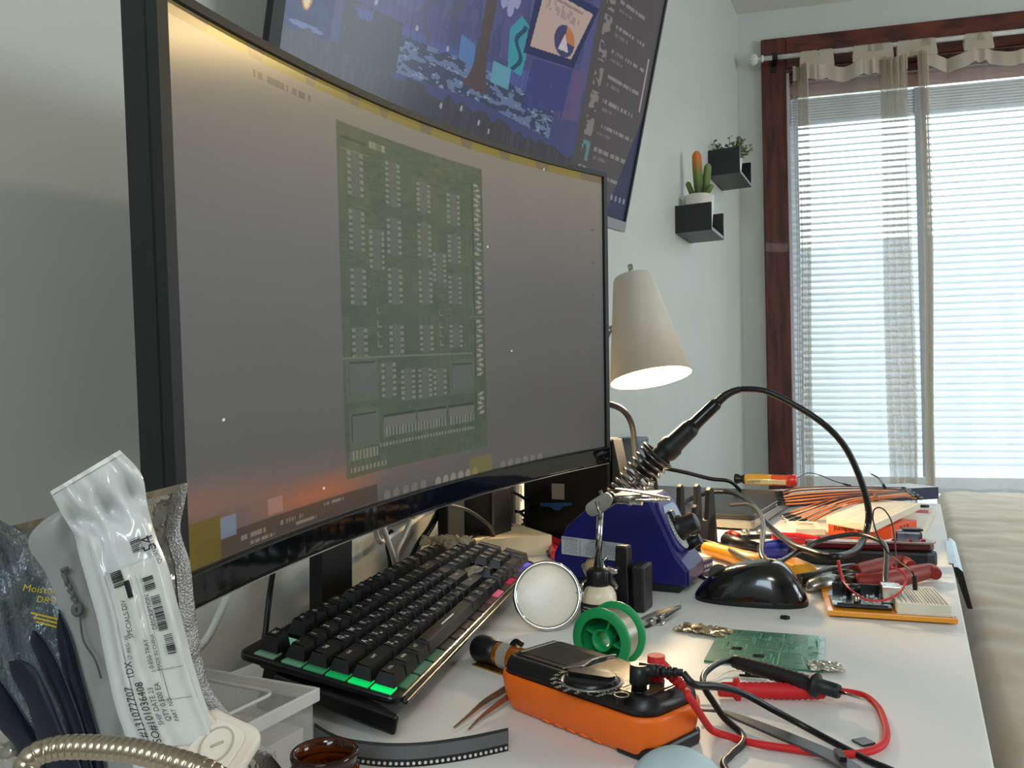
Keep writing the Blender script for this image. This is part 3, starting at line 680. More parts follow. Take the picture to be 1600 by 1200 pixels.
# wall shelves: two ends and a bottom, screwed to the wall
shelfm = mat('black_shelf_laminate', (26, 24, 23), 0.35, noise=0.06)
def shelf(y0, y1, z0, z1, dep, label):
    th = thing('wall_shelf', label, 'shelf', (WX, (y0 + y1) / 2, z0), group='black box shelves on the wall')
    hy = (y1 - y0) / 2; hz = z1 - z0; t_ = 0.009
    M().box(0, dep, -hy, -hy + t_, 0, hz).build('end_panel', shelfm, th, 0.001)
    M().box(0, dep, hy - t_, hy, 0, hz).build('end_panel', shelfm, th, 0.001)
    M().box(0, dep, -hy + t_, hy - t_, 0, t_).build('bottom_panel', shelfm, th)
    return th
shelf(2.158, 2.315, TZ + 0.684, TZ + 0.760, 0.100, 'lower black wall shelf holding the white cactus pot')
shelf(2.560, 2.760, TZ + 0.945, TZ + 1.028, 0.100, 'upper black wall shelf nearer the room corner holding the leafy plant')
potw = mat('white_pot', (222, 214, 200), 0.45)
cac = thing('potted_cactus', 'upright green cactus with orange tip in white pot on the lower wall shelf', 'plant', (WX + 0.048, 2.236, TZ + 0.6935))
M().lathe([(0.030, 0), (0.034, 0.004), (0.042, 0.104), (0.0385, 0.106), (0.036, 0.094), (0.002, 0.092)], 32).build('pot', potw, cac)
M().lathe([(0.0365, 0.092), (0.02, 0.099), (0.002, 0.100)], 24, cap0=False).build('soil', mat('dark_soil', (54, 44, 34), 0.9, bump=0.6, scale=300), cac)
def cactus_mat(name, top):
    m = mat(name, (70, 104, 48), 0.6, noise=0.15, scale=120); nt = m.node_tree; b = nt.nodes['Principled BSDF']
    g = nt.nodes.new('ShaderNodeTexCoord'); sp = nt.nodes.new('ShaderNodeSeparateXYZ'); rp = nt.nodes.new('ShaderNodeValToRGB')
    e = rp.color_ramp.elements; e[0].color = (*lin((44, 66, 34)), 1); e[1].color = (*lin(top), 1); e[1].position = 0.9
    x = e.new(0.5); x.color = (*lin((96, 118, 52)), 1)
    nt.links.new(g.outputs['Generated'], sp.inputs[0]); nt.links.new(sp.outputs[2], rp.inputs[0]); nt.links.new(rp.outputs[0], b.inputs['Base Color'])
    return m
cm1, cm2 = cactus_mat('cactus_orange_tip', (206, 112, 48)), cactus_mat('cactus_green', (112, 134, 66))
def stem(base, tip, r, mt, nb=8):
    b0, t0 = Vector(base), Vector(tip); T = zaxm(b0, t0 - b0); L_ = (t0 - b0).length
    m = M()
    def f(u, v):
        a = 2 * math.pi * u; rr = r * (0.78 + 0.22 * abs(math.cos(2 * a))) * (1 + 0.10 * abs(math.sin(v * 60))) * (0.75 + 0.35 * math.sin(math.pi * min(1, 0.12 + v * 0.62))) * min(1, (1.02 - v) * 9) ** 0.5
        return (rr * math.cos(a), rr * math.sin(a), L_ * v)
    m.grid(f, 32, 44, T=T); m.build('stem', mt, cac)
stem((0.002, -0.004, 0.095), (-0.004, -0.006, 0.232), 0.0120, cm1); stem((0.014, 0.004, 0.095), (0.026, 0.006, 0.196), 0.0095, cm2)
stem((-0.012, 0.0, 0.095), (-0.032, -0.002, 0.150), 0.0065, cm2); stem((0.016, -0.006, 0.095), (0.040, -0.008, 0.132), 0.0065, cm2)
fol = thing('potted_foliage', 'small grey green leafy plant on the upper wall shelf', 'plant', (WX + 0.050, 2.655, TZ + 0.9545))
M().lathe([(0.034, 0), (0.040, 0.06), (0.037, 0.06), (0.036, 0.052), (0.002, 0.05)], 24).build('pot', potw, fol)
m = M(); ms = M(); r2 = random.Random(4)
for k in range(34):
    a = r2.uniform(0, 6.28); L_ = r2.uniform(0.05, 0.085); el = r2.uniform(0.35, 1.4)
    d = Vector((math.cos(a) * math.cos(el), math.sin(a) * math.cos(el) * 0.9, math.sin(el)))
    p0 = Vector((0.018 * math.cos(a), 0.018 * math.sin(a), 0.05)); p1 = p0 + d * L_
    ms.tube([p0, (p0 + p1) / 2 + Vector((0, 0, 0.006)), p1], 0.0008, 5)
    for j in range(7):
        q = p0.lerp(p1, 0.35 + 0.65 * j / 6); b = a + j * 2.4; s_ = r2.uniform(0.012, 0.018)
        dr = Vector((math.cos(b), math.sin(b), r2.uniform(0.0, 0.7))).normalized(); sd = dr.cross(Vector((0, 0, 1))).normalized(); up = sd.cross(dr)
        m.add([q, q + dr * s_ * 0.5 + sd * s_ * 0.42 + up * 0.001, q + dr * s_, q + dr * s_ * 0.5 - sd * s_ * 0.42 + up * 0.001], [(0, 1, 2, 3)], smooth=True)
m.build('foliage', mat('grey_green_leaf', (150, 160, 116), 0.6, rgb2=(84, 106, 66), scale=30), fol); ms.build('twigs', mat('twig', (88, 80, 52), 0.8), fol)

# desk lamp with a white cone shade
pb = AY(1017, 591, 1.25); vd = Vector((pb.x, pb.y, 0)).normalized(); vl = Vector((-vd.y, vd.x, 0))
axis = (vl * 0.155 + Vector((0, 0, 1)) * 0.93 + vd * 0.19).normalized()
lbase = Vector((-0.50, 1.262, TZ))
lamp = thing('desk_lamp', 'lit desk lamp with white cone shade beside the curved monitor', 'lamp', lbase)
T = tr(*(-lbase)) @ zaxm(pb, axis)
shm = mat('white_lamp_shade', (205, 196, 180), 0.5, noise=0.01); _b = shm.node_tree.nodes['Principled BSDF']
m = M(); r0, r1, hh = 0.0665, 0.0300, 0.176
m.lathe([(r0 - 0.0015, 0.0), (r0, 0.0), (r1 + 0.0025, hh - 0.004), (r1, hh), (0.004, hh + 0.003)], 56, T=T, cap0=False)
m.lathe([(r0 - 0.0015, 0.0), (r1 - 0.001, hh - 0.006), (0.004, hh - 0.006)], 56, T=T, cap0=False)
m.build('lamp_shade', shm, lamp)
M().cyl((0, 0, hh), (0, 0, hh + 0.022), 0.0042, 0.0042, 14, T=T).build('finial', chrome, lamp)
bm_ = mat('lit_bulb', (255, 240, 215), 0.4, emit=(255, 214, 150), estr=45.0)
m = M(); m.lathe([(0.012, 0.100), (0.012, 0.085), (0.020, 0.068), (0.026, 0.048), (0.020, 0.028), (0.004, 0.022)], 24, T=T); m.build('bulb', bm_, lamp)
M().cyl((0, 0, 0.10), (0, 0, hh - 0.006), 0.013, 0.013, 16, T=T).build('socket', white_p, lamp)
mid_ = T @ Vector((0, 0, 0.085)); side = (tr(*(-lbase)) @ (pb + axis * 0.085 + vl * 0.052)); 
m = M(); m.tube(crom([(0, 0, 0.012), (0, 0.005, 0.12), (0.0, 0.01, 0.24), side + Vector((-0.01, -0.0, -0.02)), side, mid_ + (T.to_3x3() @ Vector((0, 0, 0))) + Vector(vl) * 0.049], 8), 0.0055, 10); m.build('stem', chrome, lamp)
M().lathe([(0.0, 0), (0.062, 0), (0.064, 0.004), (0.060, 0.010), (0.010, 0.014), (0.001, 0.014)], 40, cap0=False).build('base', white_p, lamp)
add_light('bulb_light', 'POINT', pb + axis * 0.022, 10.0, (1.0, 0.77, 0.48), shadow_soft_size=0.024)

# closed black laptop under the lamp
A_, B_ = D(1178, 803, 0.03), D(1243, 765, 0.03)
o_, h_, L_ = frame(A_, B_)
lap = thing('laptop', 'large closed black laptop with silver edge lying under the desk lamp', 'laptop', (o_.x, o_.y, TZ), h_)
wl = 0.325
m = M(); m.prism(roundrect(0, 0.42, 0, wl, 0.012), 0.004, 0.019); m.build('base', mat('silver_edge', (150, 148, 142), 0.25, 0.9), lap, 0.002)
m = M(); m.prism(roundrect(0.001, 0.419, 0.001, wl - 0.001, 0.012), 0.0195, 0.0275); m.build('lid', mat('laptop_lid', (32, 32, 33), 0.32, noise=0.05), lap, 0.0015)
for x in (0.03, 0.39):
    for y in (0.03, wl - 0.03): m = M().cyl((x, y, 0), (x, y, 0.004), 0.008, 0.008, 12); m.build('foot', blackm, lap)

# tall black enclosure under the far end of the monitor, with a pale sticker and a blue band
e0 = Vector((-0.560, 1.135, TZ))
enc = thing('black_enclosure', 'tall black box with a pale sticker and blue stripe behind the blue soldering station', 'box', e0)
xr = AY(953, 770, 1.135).x - e0.x
m = M(); m.prism([(0, 0), (xr - 0.004, 0), (xr, 0.003), (xr + 0.001, 0.05), (0, 0.05)], 0, 0.162)
m.build('body', mat('enclosure_black', (13, 13, 14), 0.3), enc, 0.004)
m = M(); m.prism([(0.0015, 0), (0.0015, 0.160), (0.004, 0.160), (0.016, 0.10), (0.016, 0)], 0.006, 0.046, T=tr(xr, 0.052, 0) @ Matrix(((1, 0, 0, 0), (0, 0, -1, 0.052 - 0.0), (0, 1, 0, 0), (0, 0, 0, 1))) @ tr(0, 0, 0.052)); m.build('side_panel', mat('grey_fabric', (52, 50, 48), 0.8, noise=0.1, scale=400), enc, 0.001)
ls = AY(872, 768, 1.135) - e0
M().box(ls.x - 0.0105, ls.x + 0.0105, -0.0006, 0, ls.z - 0.012, ls.z + 0.012).build('sticker', mat('plain_sticker', (150, 148, 144), 0.6), enc)
ls = AY(870, 789, 1.135) - e0
m = M(); m.add([(ls.x - 0.028, -0.0006, ls.z - 0.003), (ls.x - 0.010, -0.0006, ls.z - 0.004), (ls.x - 0.004, -0.0006, ls.z - 0.008), (ls.x + 0.006, -0.0006, ls.z - 0.008), (ls.x + 0.010, -0.0006, ls.z - 0.002), (ls.x + 0.026, -0.0006, ls.z + 0.001), (ls.x + 0.026, -0.0006, ls.z + 0.005), (ls.x - 0.028, -0.0006, ls.z + 0.002)], [tuple(range(8))]); m.build('blue_stripe', mat('blue_print', (28, 84, 140), 0.5), enc)

# adapters at the wall outlet behind the monitor
c = AX(815, 790, WX)
out = thing('wall_outlet', 'white outlet plate on the wall under the far half of the monitor', 'outlet', c)
M().box(0, 0.006, -0.035, 0.035, -0.05, 0.05).build('cover_plate', white_p, out, 0.002)
for dz in (-0.022, 0.022): M().box(0.006, 0.0075, -0.015, 0.015, dz - 0.013, dz + 0.013).build('socket', mat('socket_face', (200, 198, 192), 0.4), out, 0.002)
c = AX(786, 798, WX + 0.05)
ad = thing('power_adapter', 'black wall adapter plugged in below the far half of the monitor', 'adapter', c)
M().box(-0.05, 0.0, -0.032, 0.030, -0.038, 0.036).build('body', black, ad, 0.005)
M().tube(crom([(-0.02, 0.0, -0.038), (-0.02, 0.0, -0.06), (-0.01, 0.03, -0.078)], 6), 0.0022, 6).build('lead', cableb, ad)
c = AX(972, 706, WX)
ad2 = thing('power_adapter', 'boxy grey blue adapter on the wall right of the monitor edge', 'adapter', c)
M().box(0.0, 0.045, -0.03, 0.055, -0.035, 0.032).build('body', mat('adapter_grey', (82, 90, 102), 0.4), ad2, 0.004)
M().box(0.0455, 0.0465, -0.02, 0.045, -0.022, 0.02).build('face_label', mat('adapter_face', (110, 120, 134), 0.4), ad2)

# upright pole of the display arm behind the monitor, bracketed to the wall
px_ = AX(705, 800, -0.555)
pole = thing('arm_pole', 'black flat pole fixed to the wall behind the far half of the curved monitor', 'pole', (-0.555, px_.y, TZ - 0.1))
M().box(-0.008, 0.008, -0.022, 0.022, 0.0, 0.50).build('post', blackm, pole, 0.002)
for z in (0.02, 0.44): M().box(WX + 0.555, -0.008, -0.018, 0.018, z, z + 0.03).build('wall_bracket', blackm, pole, 0.002)

# cables between the monitor and the desk
cable('monitor_cable', [AX(427, 890, -0.53), AX(421, 930, -0.535), AX(415, 985, -0.53), AX(411, 1010, -0.53), AX(411, 1060, -0.53)], 0.0026, 'black cable hanging under the near end of the monitor behind the Esc key')
cable('power_cable', [AX(362, 915, -0.54), AX(345, 955, -0.545), AX(322, 1000, -0.55), AX(300, 1020, -0.55)], 0.0035, 'white cable curving down the wall under the near monitor corner', cablew)
cable('power_cable', [AX(598, 822, -0.55), AX(606, 845, -0.55), AX(613, 865, -0.55), AX(619, 895, -0.55), AX(620, 930, -0.55)], 0.0032, 'left strand of the white cable V behind the keyboard', cablew)
cable('power_cable', [AX(642, 812, -0.553), AX(630, 840, -0.552), AX(620, 862, -0.55), AX(618, 890, -0.553), AX(616, 930, -0.555)], 0.003, 'right strand of the white cable V behind the keyboard', cablew)
cable('power_cable', [AX(586, 826, -0.56), AX(590, 842, -0.56), AX(598, 846, -0.56), AX(620, 832, -0.562), AX(660, 806, -0.565), AX(690, 790, -0.57)], 0.0032, 'white cable looping behind the V of white cables', cablew)
cable('signal_cable', [AX(612, 830, -0.565), AX(606, 850, -0.562), AX(610, 880, -0.565), AX(612, 930, -0.565)], 0.0034, 'black cable dropping beside the white cable V', cableb)
cable('signal_cable', [AX(690, 790, -0.57), AX(672, 825, -0.568), AX(655, 850, -0.57), AX(635, 890, -0.57)], 0.0045, 'thick black cable slanting down behind the monitor pole', cableb)
cable('signal_cable', [AX(690, 787, -0.50), AX(730, 797, -0.51), AX(757, 815, -0.52), AX(768, 826, -0.53), AX(772, 840, -0.54)], 0.0024, 'black cable arching from the monitor toward the wall adapter', cableb)
for k, (pts, lb) in enumerate((
    ([(800, 822), (760, 828), (735, 840), (715, 850)], 'black cable lying along the wall beside the lit paper'),
    ([(812, 800), (822, 812), (808, 828), (806, 832), (830, 820), (838, 818)], 'thin black cable bent in a triangle next to the black enclosure'),
    ([(800, 768), (818, 778), (832, 790)], 'upper black cable crossing the wall outlet'),
    ([(806, 799), (815, 799), (838, 789)], 'lower black cable crossing the wall outlet'),
    ([(818, 812), (832, 835), (846, 850), (860, 868)], 'black cable running from the outlet to the red tool'))):
    cable('signal_cable', [AX(x, y, -0.560 + 0.004 * k) if AX(x, y, -0.56).z > TZ + 0.006 else D(x, y, 0.005) for x, y in pts], 0.0024, lb, cableb)
cable('lamp_cable', [Vector((-0.50, 1.0, TZ + 0.24)), AY(925, 633, 1.10), AY(948, 631, 1.12), AY(972, 640, 1.14), AY(986, 660, 1.16), AY(991, 690, 1.20), AY(995, 735, 1.26), AY(996, 770, 1.27), Vector((-0.43, 1.30, TZ + 0.034))], 0.0046, 'thick black cable arching out from behind the monitor under the lamp', cableb)
cable('laptop_cable', [AY(1040, 732, 1.6), AY(1070, 738, 1.62), AY(1110, 748, 1.64), AY(1140, 752, 1.66), Vector((-0.34, 1.72, TZ + 0.031))], 0.004, 'black cable reaching across the back of the laptop lid', cableb)

# cream carton lit by the lamp, behind the keyboard's far end
zc_ = 0.028
pp = [D(684, 848, zc_), D(765, 815, zc_), D(832, 798, zc_), D(862, 836, zc_), D(770, 842, zc_)]
pp = [Vector((min(max(p.x, -0.57), -0.40), min(p.y, 1.125), 0)) for p in pp]
m = M(); m.prism([(p.x, p.y) for p in pp], TZ + 0.0005, TZ + zc_); tag(m.build('cream_carton', mat('cream_card', (226, 208, 172), 0.8)), 'low cream carton lit by the lamp beyond the keyboard', 'carton')
# red handled cutters lying between the keyboard and the black enclosure
rc = thing('red_cutters', 'red handled tool lying half hidden between keyboard and black enclosure', 'pliers', D(840, 852))
o_ = D(840, 852)
def rel(lst, z=0.008): return [D(x, y, z) - o_ for x, y in lst]
M().tube(crom(rel([(790, 846), (812, 838), (838, 838), (862, 856), (868, 868)]), 8), [0.005] * 3 + [0.007] * 29 + [0.005], 10).build('handle', redp, rc)
M().tube(crom(rel([(832, 836), (850, 838), (868, 846), (880, 850)]), 8), 0.006, 10).build('handle', redp, rc)
M().tube(crom(rel([(862, 860), (876, 864), (890, 866)]), 4), 0.005, 8).build('jaw', steel, rc)
# ================================================================ TOOLS IN THE MIDDLE AND AT THE FAR END
yellowp = mat('yellow_plastic', (236, 160, 30), 0.4, noise=0.04)
orangep = mat('orange_card', (232, 84, 34), 0.6, noise=0.03)
bluep = mat('blue_plastic', (26, 42, 140), 0.35, noise=0.05)
breadm = mat('breadboard_plastic', (226, 214, 188), 0.5, noise=0.02)
pcbm = mat('green_circuit_board', (52, 126, 86), 0.25, rgb2=(34, 102, 64), scale=60, coat=0.3)

# ---- soldering station
B_ = D(1078, 930)
_q = AP(865, 905, B_, Vector((math.sin(math.radians(-2)), math.cos(math.radians(-2)), 0))); A_ = Vector((_q.x, _q.y, TZ))
o_, h_, SL = frame(A_, B_)
st = thing('soldering_station', 'blue slope sided soldering station with black knob and warning label', 'soldering station', o_, h_)
nrm = Vector((-math.sin(h_), math.cos(h_), 0)); ux = Vector((math.cos(h_), math.sin(h_), 0))
def side(px, py, off=0.0):
    p = AP(px, py, o_ + nrm * off, nrm) - o_; return (p.dot(ux), p.z)
bluest = mat('station_blue', (10, 17, 96), 0.42, noise=0.04)
XZ = Matrix(((1, 0, 0, 0), (0, 0, -1, 0), (0, 1, 0, 0), (0, 0, 0, 1)))     # prism in x,z; extruded to -y
sw_ = 0.082
poly = [(0.0, 0.008), (0.0, 0.034)] + [side(x, y) for x, y in ((884, 823), (930, 782), (944, 777), (1012, 776))] 
fx1, fz1 = side(1017, 781); fx2, fz2 = side(1058, 869)
poly += [(fx1, fz1), (fx2, fz2), side(1076, 893), (SL - 0.001, 0.008)]
M().prism(poly, -sw_, 0, T=XZ).build('body', bluest, st, 0.004, 3)
M().box(SL - 0.075, SL - 0.012, 0.003, sw_ - 0.006, 0, 0.009).build('rubber_foot', blackm, st, 0.002); M().box(0.012, 0.05, 0.006, sw_ - 0.006, 0, 0.009).build('rubber_foot', blackm, st, 0.002)
# sloping front: frame, silver panel, switch, knob
fd = Vector((fx2 - fx1, 0, fz2 - fz1)); fl = fd.length; fd.normalize(); fn_ = Vector((-fd.z, 0, fd.x)); 
if fn_.x < 0: fn_ = -fn_
TF = Matrix(((fd.x, 0, fn_.x, fx1), (fd.y, 1, fn_.y, 0), (fd.z, 0, fn_.z, fz1), (0, 0, 0, 1)))   # x down the slope, y across, z out
purple = mat('station_front', (52, 44, 120), 0.4, noise=0.05)
M().prism(roundrect(0.004, fl - 0.002, 0.004, sw_ - 0.004, 0.012), 0.0, 0.004, T=TF).build('front_frame', purple, st, 0.001)
M().prism(roundrect(0.012, fl - 0.010, 0.012, sw_ - 0.012, 0.010), 0.004, 0.0048, T=TF).build('front_panel', mat('silver_panel', (142, 146, 156), 0.3, 0.6), st)
m = M(); m.box(0.020, 0.034, 0.020, 0.034, 0.0048, 0.010, T=TF); m.build('power_switch', black, st, 0.001)
kx = fl * 0.62; ky = 0.034
m = M(); m.cyl((kx, ky, 0.0048), (kx, ky, 0.0056), 0.024, 0.024, 40, T=TF); m.build('dial_scale', mat('dial_scale', (196, 196, 196), 0.4), st)
m = M()
for k in range(26):
    a = math.radians(k * 11 + 40); m.box(0.019, 0.0232, -0.0004, 0.0004, 0.0056, 0.0059, T=TF @ tr(kx, ky, 0) @ rot('Z', k * 11 + 40))
m.build('scale_ticks', ink, st)
m = M(); m.lathe([(0.015, 0.0056), (0.0145, 0.012), (0.0115, 0.013), (0.0105, 0.028), (0.009, 0.029), (0.001, 0.029)], 26, T=TF @ tr(kx, ky, 0), cap0=False); m.build('knob', black, st)
m = M(); m.cyl((fl * 0.93, 0.05, 0.002), (fl * 0.93, 0.05, 0.02), 0.008, 0.006, 16, T=TF); m.build('cable_socket', black, st)
# warning label on the side
lx0, lz0 = side(878, 865); lx1, lz1 = side(976, 878); tx0, tz0 = side(878, 838); tx1, tz1 = side(977, 849)
sx_, sz_ = lx1 - lx0, (lz1 - lz0); dx_ = (tx0 - lx0); hz_ = ((tz0 - lz0) + (tz1 - lz1)) / 2
LT = Matrix(((1, 0, 0, lx0), (0, 0, -1, -0.0005), (sz_ / sx_, 1, 0, lz0), (0, 0, 0, 1)))       # x along the label, y up it, z towards the viewer
lab = M().box(0, sx_, 0, hz_, 0, 0.0003, T=LT).build('warning_label', mat('label_grey', (186, 188, 190), 0.5, noise=0.02), st)
x_split = sx_ * 0.30
vs, fs = textmesh('WARNING:', hz_ * 0.20); m = M(); m.add(vs, fs, T=LT @ tr(x_split * 0.46, hz_ * 0.88, 0.0005))
vs, fs = textmesh('CAUTION:', hz_ * 0.20); m.add(vs, fs, T=LT @ tr(x_split + (sx_ - x_split) * 0.40, hz_ * 0.88, 0.0005))
tiny = ['HOT SURFACE KEEP CLEAR OF', 'THE TIP AND HEATER WHILE', 'THE UNIT IS SWITCHED ON', 'ALLOW TO COOL BEFORE USE', 'AND REST IN THE HOLDER', 'DO NOT TOUCH METAL PARTS']
for k in range(6):
    vs, fs = textmesh(tiny[k], hz_ * 0.095); m.add(vs, fs, T=LT @ tr(x_split * 0.5, hz_ * (0.74 - 0.12 * k), 0.0005) @ Matrix.Diagonal((0.62, 1, 1, 1)))
    vs, fs = textmesh(tiny[(k + 2) % 6] + ' ' + tiny[(k + 4) % 6], hz_ * 0.095); m.add(vs, fs, T=LT @ tr(x_split + (sx_ - x_split) * 0.5, hz_ * (0.74 - 0.12 * k), 0.0005) @ Matrix.Diagonal((0.74, 1, 1, 1)))
m.box(x_split - 0.0002, x_split + 0.0002, 0.001, hz_ - 0.001, 0.0003, 0.0005, T=LT)
m.build('label_lettering', ink, st)

# ---- spring holder and iron behind the station
c0, c1 = AY(968, 775, 1.045), AY(1022, 716, 1.055)
ax = (c1 - c0).normalized()
hb = Vector((c0.x + 0.02, 1.075, TZ))
hold = thing('iron_holder', 'black spring soldering iron holder behind the blue station', 'iron holder', hb)
TH_ = tr(*(-hb)) @ zaxm(c0, ax); HL = (c1 - c0).length
pts = []
for k in range(0, 9 * 20 + 1):
    a = 2 * math.pi * k / 20; q = k / 180
    pts.append((math.cos(a) * (0.0185 + 0.0040 * q), math.sin(a) * (0.0185 + 0.0040 * q), -0.006 + q * (HL + 0.012)))
M().tube([TH_ @ Vector(p) for p in pts], 0.0022, 6).build('spring', mat('dark_chrome', (110, 106, 102), 0.18, 1.0), hold)
M().tube([TH_ @ Vector((math.cos(a) * 0.0225, math.sin(a) * 0.0225, HL + 0.006)) for a in [2 * math.pi * k / 24 for k in range(24)]], 0.0025, 8, closed=True).build('collar', black, hold)
s0 = TH_ @ Vector((0, 0.017, HL))
M().tube(crom([s0, s0 + Vector((0.012, 0.004, -0.035)), Vector((0.02, 0.01, 0.06)), Vector((0.01, 0.0, 0.012))], 6), 0.0028, 8).build('support_rod', black, hold)
M().box(-0.04, 0.05, -0.012, 0.05, 0, 0.014).build('base', mat('cast_iron', (26, 26, 26), 0.6, bump=0.3, scale=200), hold, 0.003)
i0 = c0 + ax * 0.012; i1 = AY(1122, 628, 1.085)
iron = thing('soldering_iron', 'black soldering iron resting in the spring holder', 'soldering iron', i0)
ia = (i1 - c0).normalized(); TI = tr(*(-i0)) @ zaxm(c0, ia); IL = (i1 - c0).length
M().lathe([(0.001, -0.004), (0.003, 0.006), (0.0042, 0.010), (0.0042, 0.055)], 16, T=TI).build('heater_tube', steel, iron)
m = M(); pr = [(0.006, 0.040), (0.0130, 0.043), (0.0130, 0.056)] + [(0.0150 - 0.0016 * (k % 2), 0.058 + 0.0035 * k) for k in range(8)] + [(0.0160, 0.088), (0.0160, 0.100), (0.0135, 0.104), (0.0125, 0.132), (0.0105, 0.138)]
m.lathe(pr, 24, T=TI); m.build('grip', mat('iron_grip', (16, 16, 17), 0.5), iron)
m = M(); m.lathe([(0.0105, 0.136), (0.0090, 0.143), (0.0086, 0.17), (0.0084, IL - 0.004), (0.0060, IL)], 24, T=TI); m.build('handle', mat('iron_handle', (20, 20, 21), 0.22), iron)
e1 = AY(1158, 608, 1.09)
path = [AY(1119, 631, 1.085), AY(1132, 619, 1.087), AY(1145, 612, 1.089), e1]
cp = crom(path, 9); m = M(); m.tube(cp, [0.0062 - 0.0022 * k / len(cp) + (0.0006 if k % 2 else -0.0006) for k in range(len(cp))], 12); 
m = M(); m.tube([p - i0 for p in cp], [0.0062 - 0.0022 * k / len(cp) + (0.0006 if k % 2 else -0.0006) for k in range(len(cp))], 12); m.build('strain_relief', black, iron)
def aD(lst): return [D(x, y, z) for x, y, z in lst]
pts = [e1, AY(1195, 611, 1.09), AY(1240, 632, 1.095), AY(1285, 661, 1.10), AY(1318, 695, 1.11), AY(1341, 740, 1.12), AY(1356, 790, 1.125), AY(1355, 825, 1.13)] + aD([(1340, 857, 0.034), (1314, 869, 0.042), (1287, 868, 0.042), (1262, 860, 0.042), (1240, 852, 0.040), (1218, 836, 0.032), (1197, 817, 0.036), (1183, 797, 0.044), (1164, 779, 0.050), (1140, 769, 0.052), (1110, 769, 0.050), (1080, 779, 0.036), (1056, 795, 0.024), (1030, 812, 0.010)])
m = M(); m.tube([p - i0 for p in crom(pts, 12)], 0.0042, 10); m.build('iron_cable', cableb, iron)

# ---- helping hands with magnifier
bb = D(988, 957)
hh_ = thing('helping_hands', 'black based helping hand stand with round magnifier and steel clips', 'helping hands', bb)
def R_(p): return Vector(p) - bb
castm = mat('cast_iron_speckled', (30, 28, 25), 0.35, noise=0.4, scale=500, bump=0.4)
yb = bb.y
M().box(-0.001, 0.013, 0.0, 0.03, 0, 0.048).build('base', castm, hh_, 0.003)
M().taper((-0.012, 0.010), (0.018, 0.02), (0.013, 0.016), 0, 0.066).build('upright', black, hh_, 0.002)
M().box(-0.0185, 0.0, -0.006, 0.0, 0.0, 0.008).build('base_plate', black, hh_, 0.001)
j0 = AY(934, 887, yb - 0.006); j1 = AY(938, 797, yb - 0.004)
m = M(); m.cyl(R_(AY(965, 894, yb)), R_(j0), 0.0042, 0.0042, 14); m.build('cross_bar', chrome, hh_)
T = tr(*(-bb)) @ zaxm(j0 - Vector((0, 0.012, 0)), (0, 1, 0)); m = M(); m.lathe([(0.0105, 0), (0.012, 0.002), (0.012, 0.009), (0.0105, 0.011)], 28, T=T); m.ball(R_(j0), 0.0085); m.build('ball_joint', chrome, hh_)
m = M(); q = R_(AY(915, 890, yb)); m.cyl(R_(j0), q, 0.0018, 0.0018, 10); m.tube([q + Vector((0, -0.004, 0.005)), q + Vector((0, 0.004, -0.003))], 0.0035, 8); q2 = R_(AY(943, 876, yb)); m.tube([R_(j0), q2, q2 + Vector((0.005, 0, 0.005))], 0.0018, 8); m.build('wing_screw', steel, hh_)
m = M(); m.cyl(R_(j0), R_(j1), 0.0034, 0.0034, 14); m.build('arm_rod', chrome, hh_)
# upper bracket
T = tr(*(-bb)) @ axm(AY(926, 795, yb - 0.012), AY(952, 778, yb - 0.012) - AY(926, 795, yb - 0.012), (0, 1, 0))
m = M(); 
def stad(l, r, n=10): return [(l + r * math.cos(math.radians(-90 + 180 * k / n)), r * math.sin(math.radians(-90 + 180 * k / n))) for k in range(n + 1)] + [(r * math.cos(math.radians(90 + 180 * k / n)), r * math.sin(math.radians(90 + 180 * k / n))) for k in range(n + 1)]
TS = T @ Matrix(((1, 0, 0, 0), (0, 0, 1, 0), (0, -1, 0, 0), (0, 0, 0, 1)))
m.prism(stad(0.018, 0.0075), -0.002, 0.0, T=TS); m.prism(stad(0.018, 0.0075), 0.010, 0.012, T=TS); m.build('clamp_plate', chrome, hh_, 0.0005)
m = M(); m.cyl((0.009, 0, -0.004) , (0.009, 0, 0.016), 0.002, 0.002, 10, T=TS); m.cyl((0.0, 0, -0.0005), (0.0, 0, 0.0135), 0.0022, 0.0022, 10, T=TS); m.cyl((0.018, 0, -0.0005), (0.018, 0, 0.0135), 0.0022, 0.0022, 10, T=TS); m.tube([TS @ Vector((0.009, 0.004, 0.013)), TS @ Vector((0.012, -0.013, 0.014))], 0.0022, 8); m.tube([TS @ Vector((0.009, -0.004, -0.004)), TS @ Vector((0.004, 0.014, -0.003))], 0.0015, 8); m.build('wing_screw', steel, hh_)
